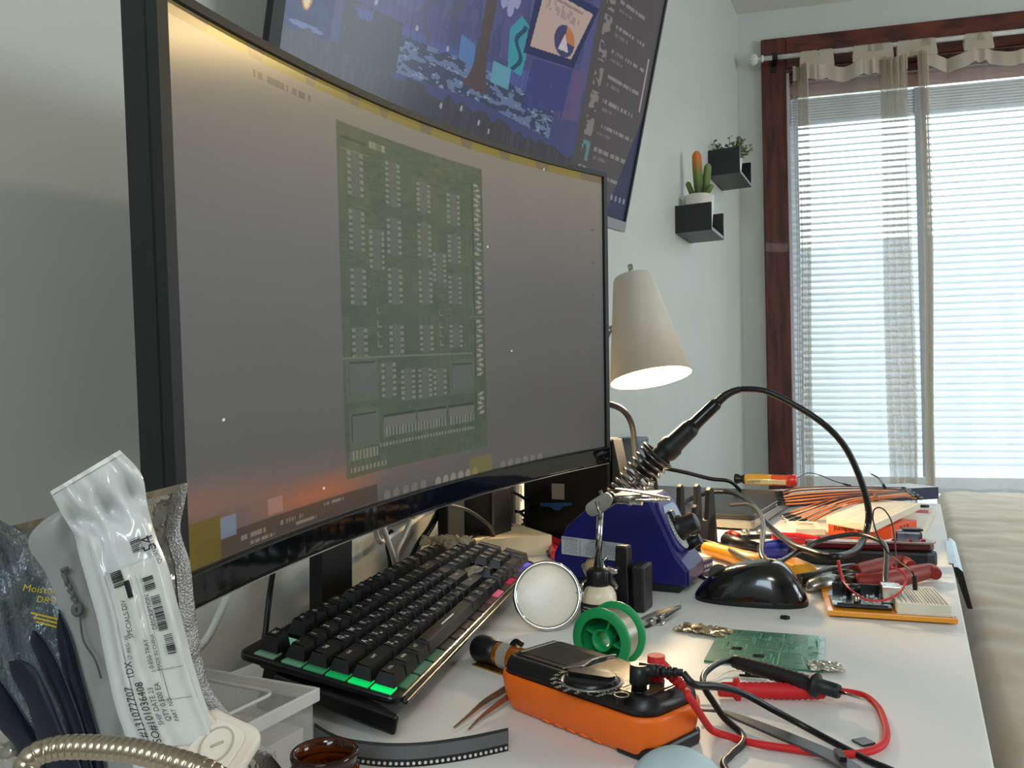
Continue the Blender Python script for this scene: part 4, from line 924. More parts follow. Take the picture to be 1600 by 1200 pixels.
# crocodile clip and bar to the right
p0, p1, p2 = AY(952, 779, yb - 0.004), AY(1000, 776, yb - 0.004), AY(1046, 780, yb - 0.004)
m = M(); m.tube([R_(p0), R_(p1)], 0.0025, 10); m.build('clip_stem', chrome, hh_)
T = tr(*(-bb)) @ axm(AY(962, 772, yb - 0.004), AY(1046, 780, yb - 0.004) - AY(962, 772, yb - 0.004), (0, 1, 0)); cl = (AY(1046, 780, yb) - AY(962, 772, yb)).length
def clip(m, T, L_, w=0.006, gap=0.0025):
    for sgn in (1, -1):
        vs = []
        for q, z0, z1, ww in ((0, 0.0045, 0.0060, w * 0.8), (0.35, 0.0040, 0.0056, w), (0.6, 0.0022, 0.0042, w), (1.0, 0.0004, 0.0018, w * 0.35)):
            for y, z in ((-ww / 2, z0), (ww / 2, z0), (ww / 2, z1), (-ww / 2, z1)): vs.append((q * L_, y, sgn * z))
        m.add(vs, [(4 * k + i, 4 * k + (i + 1) % 4, 4 * k + 4 + (i + 1) % 4, 4 * k + 4 + i) for k in range(3) for i in range(4)] + [(0, 1, 2, 3), (12, 13, 14, 15)], T=T)
    for k in range(7): m.box(L_ * (0.62 + 0.05 * k), L_ * (0.62 + 0.05 * k) + 0.001, -w * 0.25, w * 0.25, -0.0012, 0.0012, T=T)
    m.cyl((L_ * 0.45, -w * 0.6, 0), (L_ * 0.45, w * 0.6, 0), 0.0022, 0.0022, 10, T=T)
m = M(); clip(m, T, cl, 0.009); m.build('crocodile_clip', mat('clip_steel', (178, 172, 158), 0.25, 1.0), hh_)
m = M(); m.tube([T @ Vector((cl * 0.5, 0, -0.006)), T @ Vector((0.0, 0, -0.007))], 0.003, 10); m.ball(T @ Vector((cl * 0.28, 0, -0.0065)), 0.0042); m.build('clip_socket', chrome, hh_)
# clip arm hanging under the joint
m = M(); clip(m, tr(*(-bb)) @ axm(AY(940, 898, yb - 0.008), AY(963, 918, yb - 0.02) - AY(940, 898, yb - 0.008), (0.3, 1, 0)), 0.026, 0.006); m.build('crocodile_clip', MATS['clip_steel'], hh_)
# magnifier
mc = AY(855, 930, 0.695); vd = (mc - EYE).normalized(); nz = (-vd + Vector((0.05, 0.0, 0.12))).normalized(); T = tr(*(-bb)) @ zaxm(mc, nz)
MRr = 0.0305
m = M(); m.tube([T @ Vector((math.cos(a) * MRr, math.sin(a) * MRr, 0)) for a in [2 * math.pi * k / 64 for k in range(64)]], 0.0022, 10, closed=True); m.build('magnifier_rim', chrome, hh_)
lensm = film('magnifier_lens', (236, 226, 208), 0.95, 0.32, 0.3)  # pale, nearly opaque tint stands in for a white reflection on the glass
m = M(); m.lathe([(MRr, -0.001), (MRr * 0.8, 0.0006), (MRr * 0.5, 0.0016), (MRr * 0.2, 0.0022), (0.0002, 0.0023)], 56, T=T, cap0=False); m.build('lens', lensm, hh_)
m = M(); q = T @ Vector((MRr, 0, 0)); m.tube(crom([q, R_(AY(910, 918, yb - 0.06)), R_(AY(922, 907, yb - 0.02)), R_(j0)], 5), 0.0042, 10); m.build('magnifier_arm', chrome, hh_)

# ---- flux bottle
fb = D(936, 968) 
bt = thing('flux_bottle', 'small white bottle with black needle cap beside the magnifier', 'bottle', fb)
r_ = 0.0175
M().lathe([(r_ - 0.002, 0), (r_, 0.002), (r_, 0.021), (r_ * 0.97, 0.026), (r_ * 0.8, 0.0315), (0.009, 0.034), (0.009, 0.036)], 36).build('body', mat('milky_plastic', (228, 214, 186), 0.3, sss=0.2), bt)
M().lathe([(r_ + 0.0004, 0.004), (r_ + 0.0004, 0.0185)], 36, cap0=False, cap1=False).build('wrap_label', mat('bottle_label', (26, 26, 28), 0.5), bt)
m = M()
for k in range(3):
    for j in range(9): m.box(-0.0015, 0.0012, -r_ - 0.0008, -r_ - 0.0004, 0.008 + 0.003 * k, 0.0092 + 0.003 * k, T=rot('Z', -36 + 9 * j + 3 * k))
m.build('label_print', mat('label_print', (150, 150, 146), 0.6), bt)
m = M(); pr = [(0.0105, 0.034), (0.0115, 0.035), (0.0115, 0.048), (0.0095, 0.050), (0.005, 0.0505), (0.0045, 0.054), (0.0022, 0.066), (0.0008, 0.070)]
m.lathe(pr, 28)
for k in range(28): m.box(0.0112, 0.0120, -0.0004, 0.0004, 0.036, 0.047, T=rot('Z', k * 360 / 28))
m.build('cap', black, bt); M().cyl((0, 0, 0.069), (0, 0, 0.086), 0.0005, 0.0005, 8).build('needle', steel, bt)

# small haemostat clip on the desk to the right of the stand
a_, b_ = D(1003, 976, 0.004), D(1064, 948, 0.012)
cl_ = thing('crocodile_clip', 'loose steel clip with open jaw on the desk right of the black stand', 'clip', D(1003, 976))
T = tr(*(-D(1003, 976))) @ axm(a_, b_ - a_, (1, 0.2, 0)); m = M(); clip(m, T, (b_ - a_).length, 0.006); m.cyl((0.012, -0.0045, 0), (0.012, 0.0045, 0), 0.0028, 0.0028, 12, T=T); m.build('jaws', steel, cl_)
q = D(1022, 977) - D(1003, 976); M().tube([q, q + Vector((0.006, 0.002, 0.001)), D(1050, 962, 0.002) - D(1003, 976)], [0.002, 0.0022, 0.0008], 8).build('lever', steel, cl_)

# ---- mouse
a_, b_ = D(1083, 944), D(1247, 955)
o_, h_, L_ = frame(a_, b_)
L_ += 0.012
ms = thing('computer_mouse', 'glossy black computer mouse on the white desk', 'mouse', (a_ + b_) / 2 + Vector((0.0, 0.034, 0)), h_)
glb = mat('mouse_gloss', (12, 12, 13), 0.16, coat=0.5)
hl, hw = L_ / 2, 0.037
def mouse(u, v):                             # x: -1 front .. 1 back
    a = 2 * math.pi * u; e = 2.6
    ca, sa = math.cos(a), math.sin(a); k = (abs(ca) ** e + abs(sa) ** e) ** (-1 / e)
    x, y = ca * k, sa * k * (0.88 + 0.12 * ca * 0.4)
    q = v
    r = math.sin(q * math.pi / 2) if q < 1 else 1
    X = x * r; H = 0.044 * (1 - 0.62 * (max(0.0, 0.3 - X) / 1.3) ** 1.6 - 0.5 * (max(0.0, X - 0.3) / 0.7) ** 2.2) * (1 - 0.25 * (abs(y) * r) ** 2.2)
    rim = (1 - r ** 5.0) ** 0.75
    return (hl * x * (r ** 0.85), hw * y * (r ** 0.85), 0.004 + (H - 0.004) * rim)
m = M(); m.grid(mouse, 72, 26); m.build('shell', glb, ms)
m = M(); m.prism([(hl * p[0], hw * p[1]) for p in [(lambda ca, sa: (ca * (abs(ca) ** 2.6 + abs(sa) ** 2.6) ** (-1 / 2.6), sa * (abs(ca) ** 2.6 + abs(sa) ** 2.6) ** (-1 / 2.6) * (0.88 + 0.048 * ca)))(math.cos(2 * math.pi * k / 60), math.sin(2 * math.pi * k / 60)) for k in range(60)]], 0.0, 0.0045); m.build('base', blackm, ms)
T = tr(-hl * 0.56, 0.0, 0.026) @ rot('X', 90); m = M(); m.lathe([(0.0085, -0.0035), (0.0105, -0.003), (0.0105, 0.003), (0.0085, 0.0035)], 28, T=T)
for k in range(28): m.box(0.0102, 0.0110, -0.0004, 0.0004, -0.003, 0.003, T=T @ rot('Z', k * 360 / 28))
m.build('scroll_wheel', mat('wheel_rubber', (70, 66, 58), 0.5), ms)
cable('mouse_cable', aD([(1187, 886, 0.036), (1178, 878, 0.034), (1162, 872, 0.022), (1130, 855, 0.018), (1105, 847, 0.02), (1085, 842, 0.024)]), 0.0032, 'black cable running from the soldering station knob to behind the mouse')
tag(M().prism([(0, 0), (0.006, -0.002), (0.009, 0.002), (0.005, 0.005), (0.001, 0.004)], 0, 0.003, T=tr(*D(1219, 967))).build('plastic_scrap', black), 'tiny black scrap on the desk in front of the mouse', 'scrap')

# ---- black tip stand behind the station
o2 = D(1088, 862)
o_, h_, L_ = frame(o2, D(1140, 853))
ts = thing('tip_stand', 'black forked plastic stand right of the blue soldering station', 'stand', o_, h_)
def fork(y, hs):
    def post(x, w, hgt): return [(x, 0.0), (x + w, 0.0), (x + w * 0.72, hgt), (x + w * 0.5, hgt + 0.004), (x + w * 0.28, hgt)]
    out = []
    m = M(); XZ2 = Matrix(((1, 0, 0, 0), (0, 0, -1, y), (0, 1, 0, 0), (0, 0, 0, 1)))
    for x, w, hgt in hs: m.prism(post(x, w, hgt), 0, 0.008, T=XZ2)
    x0, x1 = hs[0][0] + 0.006, hs[-1][0] + hs[-1][1] - 0.006
    n = 10; pts = [(x0, 0.0)] + [(x0 + (x1 - x0) * k / n, 0.055 - 0.014 * math.sin(math.pi * k / n)) for k in range(n + 1)] + [(x1, 0.0)]
    m.prism(pts, 0, 0.008, T=XZ2); return m
fork(0.012, [(0.0, 0.016, 0.062), (0.028, 0.026, 0.085)]).build('near_fork', blackm, ts, 0.001)
fork(0.052, [(0.012, 0.020, 0.088), (0.050, 0.020, 0.086)]).build('far_fork', blackm, ts, 0.001)
M().box(-0.002, 0.066, -0.002, 0.06, 0, 0.006).build('base', blackm, ts, 0.001)

# purple chip box in front of the stand
o_, h_, L_ = frame(D(1098, 904), D(1128, 893))
pb_ = thing('component_box', 'small purple box with white print beside the station knob', 'box', o_, h_)
M().box(0, 0.028, 0, 0.03, 0, 0.020).build('carton', mat('purple_card', (66, 50, 88), 0.5), pb_, 0.001)
M().box(0.001, 0.027, 0.002, 0.028, 0.020, 0.0206).build('flap', mat('grey_card', (94, 90, 92), 0.6), pb_)
for k, (w_, z_) in enumerate(((0.017, 0.0135), (0.020, 0.008))): text(('M 301 M', 'COMPONENTS')[k], 0.0055 - 0.0025 * k, Matrix(((1, 0, 0, 0.014), (0, 0, -1, -0.0004), (0, 1, 0, z_), (0, 0, 0, 1))), mat('white_print', (220, 216, 220), 0.6), pb_)
# threaded silver screw lying by the mouse wheel
T = None
a_, b_ = D(1086, 898, 0.006), D(1122, 912, 0.006)
m = M(); n = 40
m.tube([a_.lerp(b_, k / n) for k in range(n + 1)], [0.0022 + 0.0006 * (k % 2) for k in range(n + 1)], 8); tag(m.build('threaded_rod', steel), 'silver threaded rod between the soldering station and the mouse', 'rod')

# ---- yellow handled tool, driver, marker
def handle_tool(name, label, cat, pts, radii, m_, flat=1.0, group=None):
    o = D(*pts[0][:2]); th = thing(name, label, cat, o)
    P = crom([D(x, y, z) - o for x, y, z in pts], 8); n = len(P); R2 = [np.interp(k / (n - 1), np.linspace(0, 1, len(radii)), radii) for k in range(n)]
    M().tube(P, R2, 12, flat=flat).build('handle', m_, th); return th, o
yt, o_ = handle_tool('utility_knife', 'yellow utility knife with black and red collar left of the blue marker', 'knife', [(1104, 856, 0.012), (1140, 866, 0.012), (1170, 876, 0.012), (1191, 880, 0.012)], [0.010, 0.0115, 0.013, 0.013], yellowp, 0.9)
m = M(); m.tube([D(1134, 843, 0.018) - o_, D(1152, 848, 0.018) - o_, D(1186, 856, 0.015) - o_], [0.009, 0.0085, 0.007], 12); m.build('slider', black, yt)
sd, o_ = handle_tool('screwdriver', 'small red and black screwdriver above the yellow knife', 'screwdriver', [(1133, 838, 0.020), (1143, 838, 0.020), (1155, 840, 0.020)], [0.006, 0.009, 0.006], redp)
M().tube([D(1155, 840, 0.020) - o_, D(1186, 839, 0.018) - o_, D(1210, 838, 0.016) - o_], [0.0042, 0.004, 0.004], 10).build('shaft', black, sd)
for x in (1160, 1184): M().tube([D(x, 832, 0.012) - o_, D(x + 10, 833, 0.012) - o_], 0.006, 10).build('steel_nut', steel, sd)
rs, o_ = handle_tool('screwdriver', 'red handled screwdriver lying behind the blue marker', 'screwdriver', [(1208, 839, 0.018), (1222, 841, 0.018), (1250, 842, 0.018), (1281, 845, 0.018)], [0.004, 0.0085, 0.0085, 0.006], redp)
bm2, o_ = handle_tool('marker_pen', 'blue marker pen lying under the looped black cable', 'pen', [(1192, 860, 0.014), (1215, 861, 0.014), (1240, 862, 0.014)], [0.009, 0.0115, 0.010], bluep)
M().tube([D(1192, 851, 0.022) - o_, D(1215, 848, 0.022) - o_, D(1242, 855, 0.020) - o_], [0.004, 0.005, 0.004], 10).build('clip', bluep, bm2)
M().tube([D(1240, 862, 0.014) - o_, D(1262, 862, 0.012) - o_, D(1300, 863, 0.010) - o_], [0.004, 0.0035, 0.003], 10).build('barrel', steel, bm2)
# yellow block by the mouse
o_, h_, L_ = frame(D(1203, 903), D(1247, 919))
yb_ = thing('yellow_clip', 'chunky yellow plastic piece right behind the mouse', 'clip', o_, h_)
m = M(); m.prism([(0, 0), (L_, 0), (L_, 0.016), (L_ * 0.8, 0.024), (L_ * 0.25, 0.026), (0, 0.018)], 0, 0.03, T=Matrix(((1, 0, 0, 0), (0, 0, -1, 0.03), (0, 1, 0, 0), (0, 0, 0, 1)))); m.build('body', yellowp, yb_, 0.003)

# ---- crimping tool with dark red handles
o_, h_, L_ = frame(D(1232, 882), D(1470, 892))
cr = thing('crimping_tool', 'long dark red and black crimping tool lying across the desk', 'crimper', o_, h_)
XZf = lambda y: Matrix(((1, 0, 0, 0), (0, 1, 0, y), (0, 0, 1, 0), (0, 0, 0, 1)))
maroon = mat('maroon_plastic', (84, 16, 26), 0.25, noise=0.06, coat=0.3)
def slab(poly, z0, z1, name, m_, th, bev=0.002): return M().prism(poly, z0, z1).build(name, m_, th, bev)
slab([(0.0, 0.0), (L_ * 0.92, 0.0), (L_ * 0.97, 0.006), (L_, 0.018), (L_ * 0.99, 0.03), (L_ * 0.9, 0.036), (L_ * 0.45, 0.022), (0.0, 0.014)], 0.001, 0.022, 'lower_handle', mat('black_rubber', (16, 15, 15), 0.5), cr, 0.004)
slab([(L_ * 0.12, 0.004), (L_ * 0.62, 0.006), (L_ * 0.95, 0.010), (L_ * 0.99, 0.022), (L_ * 0.94, 0.036), (L_ * 0.6, 0.034), (L_ * 0.3, 0.030), (L_ * 0.12, 0.018)], 0.022, 0.031, 'upper_handle', maroon, cr, 0.002)
slab([(L_ * 0.62, 0.002), (L_ * 0.96, 0.004), (L_ * 0.995, 0.018), (L_ * 0.95, 0.038), (L_ * 0.75, 0.036)], 0.031, 0.0345, 'steel_plate', mat('plate_steel', (170, 150, 150), 0.22, 0.9), cr, 0.001)
slab([(L_ * 0.74, 0.028), (L_ * 0.92, 0.026), (L_ * 0.93, 0.046), (L_ * 0.78, 0.050)], 0.031, 0.044, 'jaw', mat('grey_jaw', (96, 100, 108), 0.3, 0.8), cr, 0.003)
m = M(); m.box(L_ * 0.80, L_ * 0.93, 0.030, 0.044, 0.044, 0.047); m.build('die', black, cr, 0.001)
for x, y in ((0.72, 0.012), (0.82, 0.008), (0.91, 0.016)): M().cyl((L_ * x, y, 0.0345), (L_ * x, y, 0.0365), 0.0035, 0.003, 14).build('rivet', mat('red_rivet', (150, 40, 50), 0.3, 0.6), cr)

# ---- pliers with red handles, cutter jaws toward the mouse
o_ = D(1330, 915)
pl = thing('cutting_pliers', 'side cutters with red handles and steel jaws behind the prototype board', 'pliers', o_)
def rp(lst): return [D(x, y, z) - o_ for x, y, z in lst]
redr = mat('red_rubber', (138, 34, 20), 0.5, noise=0.05)
for pts in ([(1335, 895, 0.012), (1370, 886, 0.012), (1408, 879, 0.012), (1424, 886, 0.012)], [(1338, 908, 0.012), (1375, 908, 0.012), (1420, 899, 0.012), (1452, 892, 0.012), (1462, 897, 0.011)]):
    P = crom(rp(pts), 8); n = len(P); M().tube(P, [0.006 + 0.004 * math.sin(math.pi * min(1, 0.2 + k / n * 0.75)) for k in range(n)], 12).build('handle', redr, pl)
m = M(); m.tube(rp([(1340, 896, 0.012), (1318, 897, 0.012), (1296, 903, 0.012)]), [0.006, 0.009, 0.008], 10, flat=0.7)
m.tube(rp([(1340, 906, 0.012), (1318, 909, 0.011), (1300, 906, 0.011)]), [0.006, 0.010, 0.009], 10, flat=0.7); m.build('pivot', mat('dark_steel', (72, 66, 58), 0.3, 0.9), pl)
m = M(); m.tube(rp([(1302, 905, 0.012), (1286, 910, 0.012), (1268, 915, 0.010), (1260, 921, 0.006)]), [0.009, 0.0105, 0.008, 0.002], 10, flat=0.7); m.build('jaw', steel, pl)
m = M(); m.tube(rp([(1304, 898, 0.012), (1284, 905, 0.014), (1268, 910, 0.012), (1259, 919, 0.007)]), [0.007, 0.008, 0.006, 0.002], 10, flat=0.7); m.build('jaw', mat('dark_steel', (72, 66, 58), 0.3, 0.9), pl)
hb2, o_ = handle_tool('nose_pliers', 'dark steel pliers nose lying between the yellow piece and the crimper', 'pliers', [(1335, 889, 0.012), (1300, 896, 0.012), (1275, 902, 0.012), (1248, 905, 0.012)], [0.007, 0.009, 0.0075, 0.006], mat('dark_steel', (72, 66, 58), 0.3, 0.9))
# ================================================================ BOARDS, RIBBONS AND PROTOTYPE AT THE FAR END OF THE DESK
def quadbox(pts_top, thick, name, m_, th, o, bev=0.0):
    """slab with the given top corners (room coordinates) and a thickness downwards"""
    vs = [tuple(p - o) for p in pts_top] + [tuple(p - o - Vector((0, 0, thick))) for p in pts_top]; n = len(pts_top)
    return M().add(vs, [tuple(range(n)), tuple(range(n, 2 * n))[::-1]] + [(i, n + i, n + (i + 1) % n, (i + 1) % n) for i in range(n)]).build(name, m_, th, bev)

# wide white base board
o_ = D(1434, 846)
A_ = D(1434, 843, 0.012); B_ = D(1462, 794, 0.012); dy = (B_ - A_).normalized(); dx = Vector((-dy.y, dy.x, 0)); o_ = Vector((A_.x, A_.y, TZ))
bs = thing('base_board', 'wide thin white board under the orange carton and the tilted breadboard', 'board', o_)
quadbox([A_, B_, B_ + dx * 0.168, A_ + dx * 0.168], 0.0115, 'panel', breadm, bs, o_, 0.001)
for px, py in ((1402, 830), (1406, 834)): 
    q = D(px, py, 0.0125) - o_; m = M(); m.box(-0.008, 0.004, -0.004, 0.002, 0, 0.0003, T=tr(*q)); m.build('red_print', redp, bs)
q = D(1443, 799, 0.0125) - o_; M().box(-0.014, 0.008, -0.02, 0.02, 0, 0.0004, T=tr(*q)).build('red_strip', mat('crimson_strip', (196, 60, 84), 0.6), bs)
q0, q1 = D(1438, 791, 0.018), D(1451, 791, 0.018); M().tube([q0 - o_, q1 - o_], 0.0028, 8).build('plug_pin', black, bs)

# orange carton with lettering
o_, h_, L_ = frame(D(1294, 836, 0.0122), D(1392, 847, 0.0122))
oc = thing('orange_carton', 'flat orange carton propping up the tilted breadboard', 'carton', o_, h_)
M().box(0, L_, 0, 0.10, 0, 0.021).build('carton', orangep, oc, 0.001)
text('Jumper wires', 0.011, Matrix(((1, 0, 0, L_ * 0.42), (0, 0, -1, -0.0004), (0, 1, 0, 0.0125), (0, 0, 0, 1))), mat('dark_red_ink', (70, 24, 16), 0.6), oc)
text('(W)', 0.024, Matrix(((0, 0, 1, L_ + 0.0004), (1, 0, 0, 0.05), (0, 1, 0, 0.010), (0, 0, 0, 1))), mat('pale_red_ink', (160, 44, 26), 0.6), oc)
o_, h_, L_ = frame(D(1239, 836, 0.0122), D(1293, 837, 0.0122))
wc = thing('breadboard', 'small white breadboard block left of the orange carton', 'breadboard', o_, h_)
M().box(0.004, L_ - 0.002, 0.004, 0.085, 0, 0.0095).build('block', breadm, wc, 0.001)
m = M()
for k in range(7): m.box(0.012, L_ - 0.012, 0.012 + 0.009 * k, 0.013 + 0.009 * k, 0.0095, 0.0098)
m.build('hole_rows', mat('hole_grey', (150, 140, 124), 0.7), wc); M().box(0.018, 0.04, 0.05, 0.055, 0.0098, 0.0101).build('red_line', redp, wc)

# tilted breadboard
C4 = [D(1291, 807, 0.046), D(1364, 820, 0.046), D(1438, 786, 0.046), D(1366, 779, 0.046)]
o_ = Vector((C4[0].x, C4[0].y, TZ + 0.034)); 
tb = thing('breadboard', 'large white breadboard lying tilted on top of the orange carton', 'breadboard', o_)
quadbox(C4, 0.0105, 'block', breadm, tb, o_, 0.001)
m = M(); e1, e2 = C4[1] - C4[0], C4[3] - C4[0]
for r_ in (0.08, 0.14, 0.24, 0.29, 0.34, 0.39, 0.44, 0.56, 0.61, 0.66, 0.71, 0.76, 0.86, 0.92):
    for k in range(36):
        p = C4[0] + e1 * r_ + ((C4[3] - C4[0]).lerp(C4[2] - C4[1], r_)) * (0.03 + 0.94 * k / 35) - o_
        m.box(p.x - 0.0006, p.x + 0.0006, p.y - 0.0008, p.y + 0.0008, p.z, p.z + 0.0002)
m.build('holes', mat('hole_tint', (178, 166, 146), 0.7), tb)
q = D(1368, 783, 0.047); M().cyl(q - o_, q - o_ + Vector((0, 0, 0.012)), 0.004, 0.0035, 12).build('post', mat('brown_post', (120, 84, 60), 0.5), tb)

# navy carton with a white lid under the ribbon ends
o_, h_, L_ = frame(D(1230, 791, 0.002), D(1467, 778, 0.002))
nv = thing('navy_carton', 'long navy blue carton with white top under the ribbon cables', 'carton', Vector((o_.x, o_.y, TZ)), h_)
M().box(0, L_, 0, 0.085, 0, 0.026).build('carton', mat('navy_card', (22, 34, 74), 0.5, rgb2=(16, 20, 34), scale=10), nv, 0.001)
M().box(0.001, L_ - 0.001, 0.001, 0.084, 0.026, 0.0268).build('lid', mat('white_card', (226, 228, 228), 0.6), nv)

# ribbon jumper cables
wirecols = [mat('wire_' + n, c, 0.45) for n, c in (('orange', (226, 118, 46)), ('brown', (92, 56, 38)), ('tan', (222, 160, 108)), ('rust', (176, 84, 44)), ('dark_brown', (66, 38, 30)))]
pinm = mat('pin_metal', (190, 186, 176), 0.25, 1.0)
def ribbon(label, A, B, n, side0, side1):
    o_ = D(A[0][0], A[0][1]); th = thing('ribbon_cable', label, 'ribbon cable', o_, group='striped jumper ribbons')
    for k in range(n):
        q = k / (n - 1); P = [Vector(a).lerp(Vector(b), q) for a, b in zip([D(*p) for p in A], [D(*p) for p in B])]
        P = [p + Vector((0, 0, 0.0015 * math.sin(k * 2.1))) for p in P]
        M().tube([p - o_ for p in crom(P, 8)], 0.0013, 6).build('wire', wirecols[k % 5], th)
        for e, d, ln in ((P[0], (P[0] - P[1]).normalized(), side0), (P[-1], (P[-1] - P[-2]).normalized(), side1)):
            M().tube([e - o_, e + d * 0.5 * ln - o_], 0.0019, 4).build('connector', black, th)
            if ln > 0.02: M().tube([e + d * 0.5 * ln - o_, e + d * (0.5 * ln + 0.008) - o_], 0.0007, 5).build('pin', pinm, th)
    return th
ribbon('rear brown and orange jumper ribbon running from behind the screwdriver to the navy carton', [(1222, 768, 0.030), (1250, 762, 0.040), (1320, 760, 0.046), (1385, 762, 0.040), (1408, 762, 0.036)], [(1228, 788, 0.028), (1262, 786, 0.034), (1330, 778, 0.040), (1390, 774, 0.038), (1432, 779, 0.030)], 16, 0.034, 0.026)
ribbon('front orange and brown jumper ribbon curving beside the tilted breadboard', [(1232, 802, 0.020), (1262, 792, 0.036), (1310, 777, 0.050), (1370, 772, 0.050), (1412, 767, 0.044)], [(1270, 816, 0.016), (1300, 800, 0.028), (1340, 786, 0.046), (1395, 778, 0.050), (1424, 776, 0.042)], 14, 0.03, 0.026)
m = M(); p_ = [D(1248, 746, 0.044), D(1262, 739, 0.05), D(1280, 742, 0.05), D(1302, 751, 0.05), D(1318, 756, 0.05)]
rw = thing('jumper_wire', 'single thin red jumper wire arching right of the amber screwdriver', 'wire', D(1248, 746)); o_ = D(1248, 746)
M().tube([p - o_ for p in crom(p_, 8)], 0.0011, 6).build('wire', wirecols[4], rw); M().tube([p_[-1] - o_, D(1329, 759, 0.048) - o_], 0.0022, 6).build('connector', black, rw)
jw = thing('jumper_wire', 'upright black jumper wire end standing above the ribbons in front of the curtain', 'wire', D(1378, 762)); o_ = D(1378, 762)
M().tube([p - o_ for p in crom([D(1380, 760, 0.045), D(1374, 748, 0.05), D(1362, 741, 0.05)], 6)], 0.0018, 6).build('wire', cableb, jw)
M().tube([D(1383, 762, 0.045) - o_, D(1375, 748, 0.046) - o_], 0.0028, 6).build('connector', black, jw); M().tube([D(1362, 741, 0.05) - o_, D(1356, 736, 0.05) - o_], 0.0008, 5).build('pin', pinm, jw)

# amber and red screwdriver on the laptop
o_ = D(1165, 752, 0.0285); a_, b_ = D(1148, 748, 0.041), D(1246, 751, 0.041)
am = mat('amber_acetate', (236, 170, 62), 0.12, noise=0.05, coat=0.6); rd = mat('red_acetate', (214, 44, 30), 0.14, noise=0.05, coat=0.6)
T = tr(*(-o_)) @ zaxm(a_, b_ - a_); L_ = (b_ - a_).length
sc = thing('screwdriver', 'amber handled screwdriver with red end lying on the black laptop', 'screwdriver', o_)
m = M(); m.lathe([(0.0105, 0), (0.0118, 0.002), (0.0118, 0.006), (0.0085, 0.013), (0.0085, 0.017), (0.0105, 0.019), (0.0105, 0.023)], 28, T=T); m.build('cap', black, sc)
def flute(z0, z1, r_, name, m_):
    g = M(); g.grid(lambda u, v: ((r_ + 0.0006 * math.cos(6 * 2 * math.pi * u)) * math.cos(2 * math.pi * u) * min(1, 0.75 + 6 * v), (r_ + 0.0006 * math.cos(6 * 2 * math.pi * u)) * math.sin(2 * math.pi * u) * min(1, 0.75 + 6 * v), z0 + (z1 - z0) * v), 60, 12, T=T); return g.build(name, m_, sc)
flute(0.023, L_ * 0.60, 0.0128, 'handle', am); flute(L_ * 0.58, L_ * 0.86, 0.0124, 'handle', mat('amber_red', (232, 92, 46), 0.14, coat=0.6)); m = M(); m.lathe([(0.012, L_ * 0.85), (0.0135, L_ * 0.87), (0.0135, L_ - 0.004), (0.010, L_)], 28, T=T); m.build('end_cap', rd, sc)
vdir = (EYE - (a_ + b_) / 2).normalized(); ld = (b_ - a_).normalized(); upv = ld.cross(vdir) * -1
if upv.z < 0: upv = -upv
nv_ = (vdir * 0.93 - upv * 0.37).normalized(); up2 = nv_.cross(ld); up2 = up2 if up2.z > 0 else -up2
c_ = a_ + ld * L_ * 0.50 + nv_ * 0.0137
TL_ = Matrix(((ld.x, up2.x, nv_.x, c_.x - o_.x), (ld.y, up2.y, nv_.y, c_.y - o_.y), (ld.z, up2.z, nv_.z, c_.z - o_.z), (0, 0, 0, 1)))
M().box(-L_ * 0.30, L_ * 0.32, -0.005, 0.005, -0.0006, 0, T=TL_).build('label_strip', mat('cream_label', (236, 214, 160), 0.5), sc)
text('SCREWDRIVER', 0.0078, TL_ @ tr(-L_ * 0.13, 0, 0.0003), ink, sc, align='CENTER', xs=0.85)

# ---- prototype board: yellow base, controller board, mini breadboard, wires
F0, F1, F2 = D(1293, 953, 0.007), D(1497, 966, 0.007), D(1503, 930, 0.007)
o_, h_, PL = frame(F0, F1)
o_.z = TZ
pt = thing('prototype_board', 'yellow based prototype board with dark controller, white breadboard and red wires', 'circuit board', o_, h_)
PW = 0.105
acr = mat('yellow_acrylic', (240, 158, 22), 0.18, noise=0.03, sss=0.1, coat=0.3)
M().box(0, PL, 0, PW, 0.0015, 0.0065).build('base_plate', acr, pt, 0.0006)
for x in (0.01, PL - 0.01):
    for y in (0.01, PW - 0.01): M().cyl((x, y, 0), (x, y, 0.0015), 0.005, 0.005, 12).build('pad', black, pt)
M().box(PL - 0.0045, PL - 0.0005, 0.004, PW - 0.01, 0.0065, 0.0078).build('protective_film', mat('pink_film', (226, 206, 206), 0.4), pt)
def loc(px, py, z=0.007): 
    d = D(px, py, z) - o_; return Vector((d.x * math.cos(h_) + d.y * math.sin(h_), -d.x * math.sin(h_) + d.y * math.cos(h_), z))
bx0 = loc(1397, 950).x; by0 = 0.003
m = M(); m.box(bx0, PL - 0.005, by0, by0 + 0.082, 0.0065, 0.0175); m.build('breadboard', mat('proto_breadboard', (226, 220, 200), 0.5), pt, 0.0005)
m = M(); bw = PL - 0.005 - bx0
for fx in (0.10, 0.19, 0.30, 0.36, 0.42, 0.48, 0.60, 0.66, 0.72, 0.78, 0.88, 0.95):
    for k in range(17): m.box(bx0 + bw * fx - 0.0007, bx0 + bw * fx + 0.0007, by0 + 0.004 + 0.0043 * k, by0 + 0.0062 + 0.0043 * k, 0.0175, 0.0177)
m.build('holes', mat('dark_holes', (120, 116, 106), 0.7), pt)
m = M(); m.box(bx0 + bw * 0.535, bx0 + bw * 0.545, by0, by0 + 0.078, 0.0175, 0.0177); m.box(bx0 + bw * 0.825, bx0 + bw * 0.832, by0, by0 + 0.078, 0.0175, 0.0177); m.build('groove', mat('groove_shadow', (90, 86, 78), 0.8), pt)
cx0 = 0.006; cx1 = bx0 - 0.003
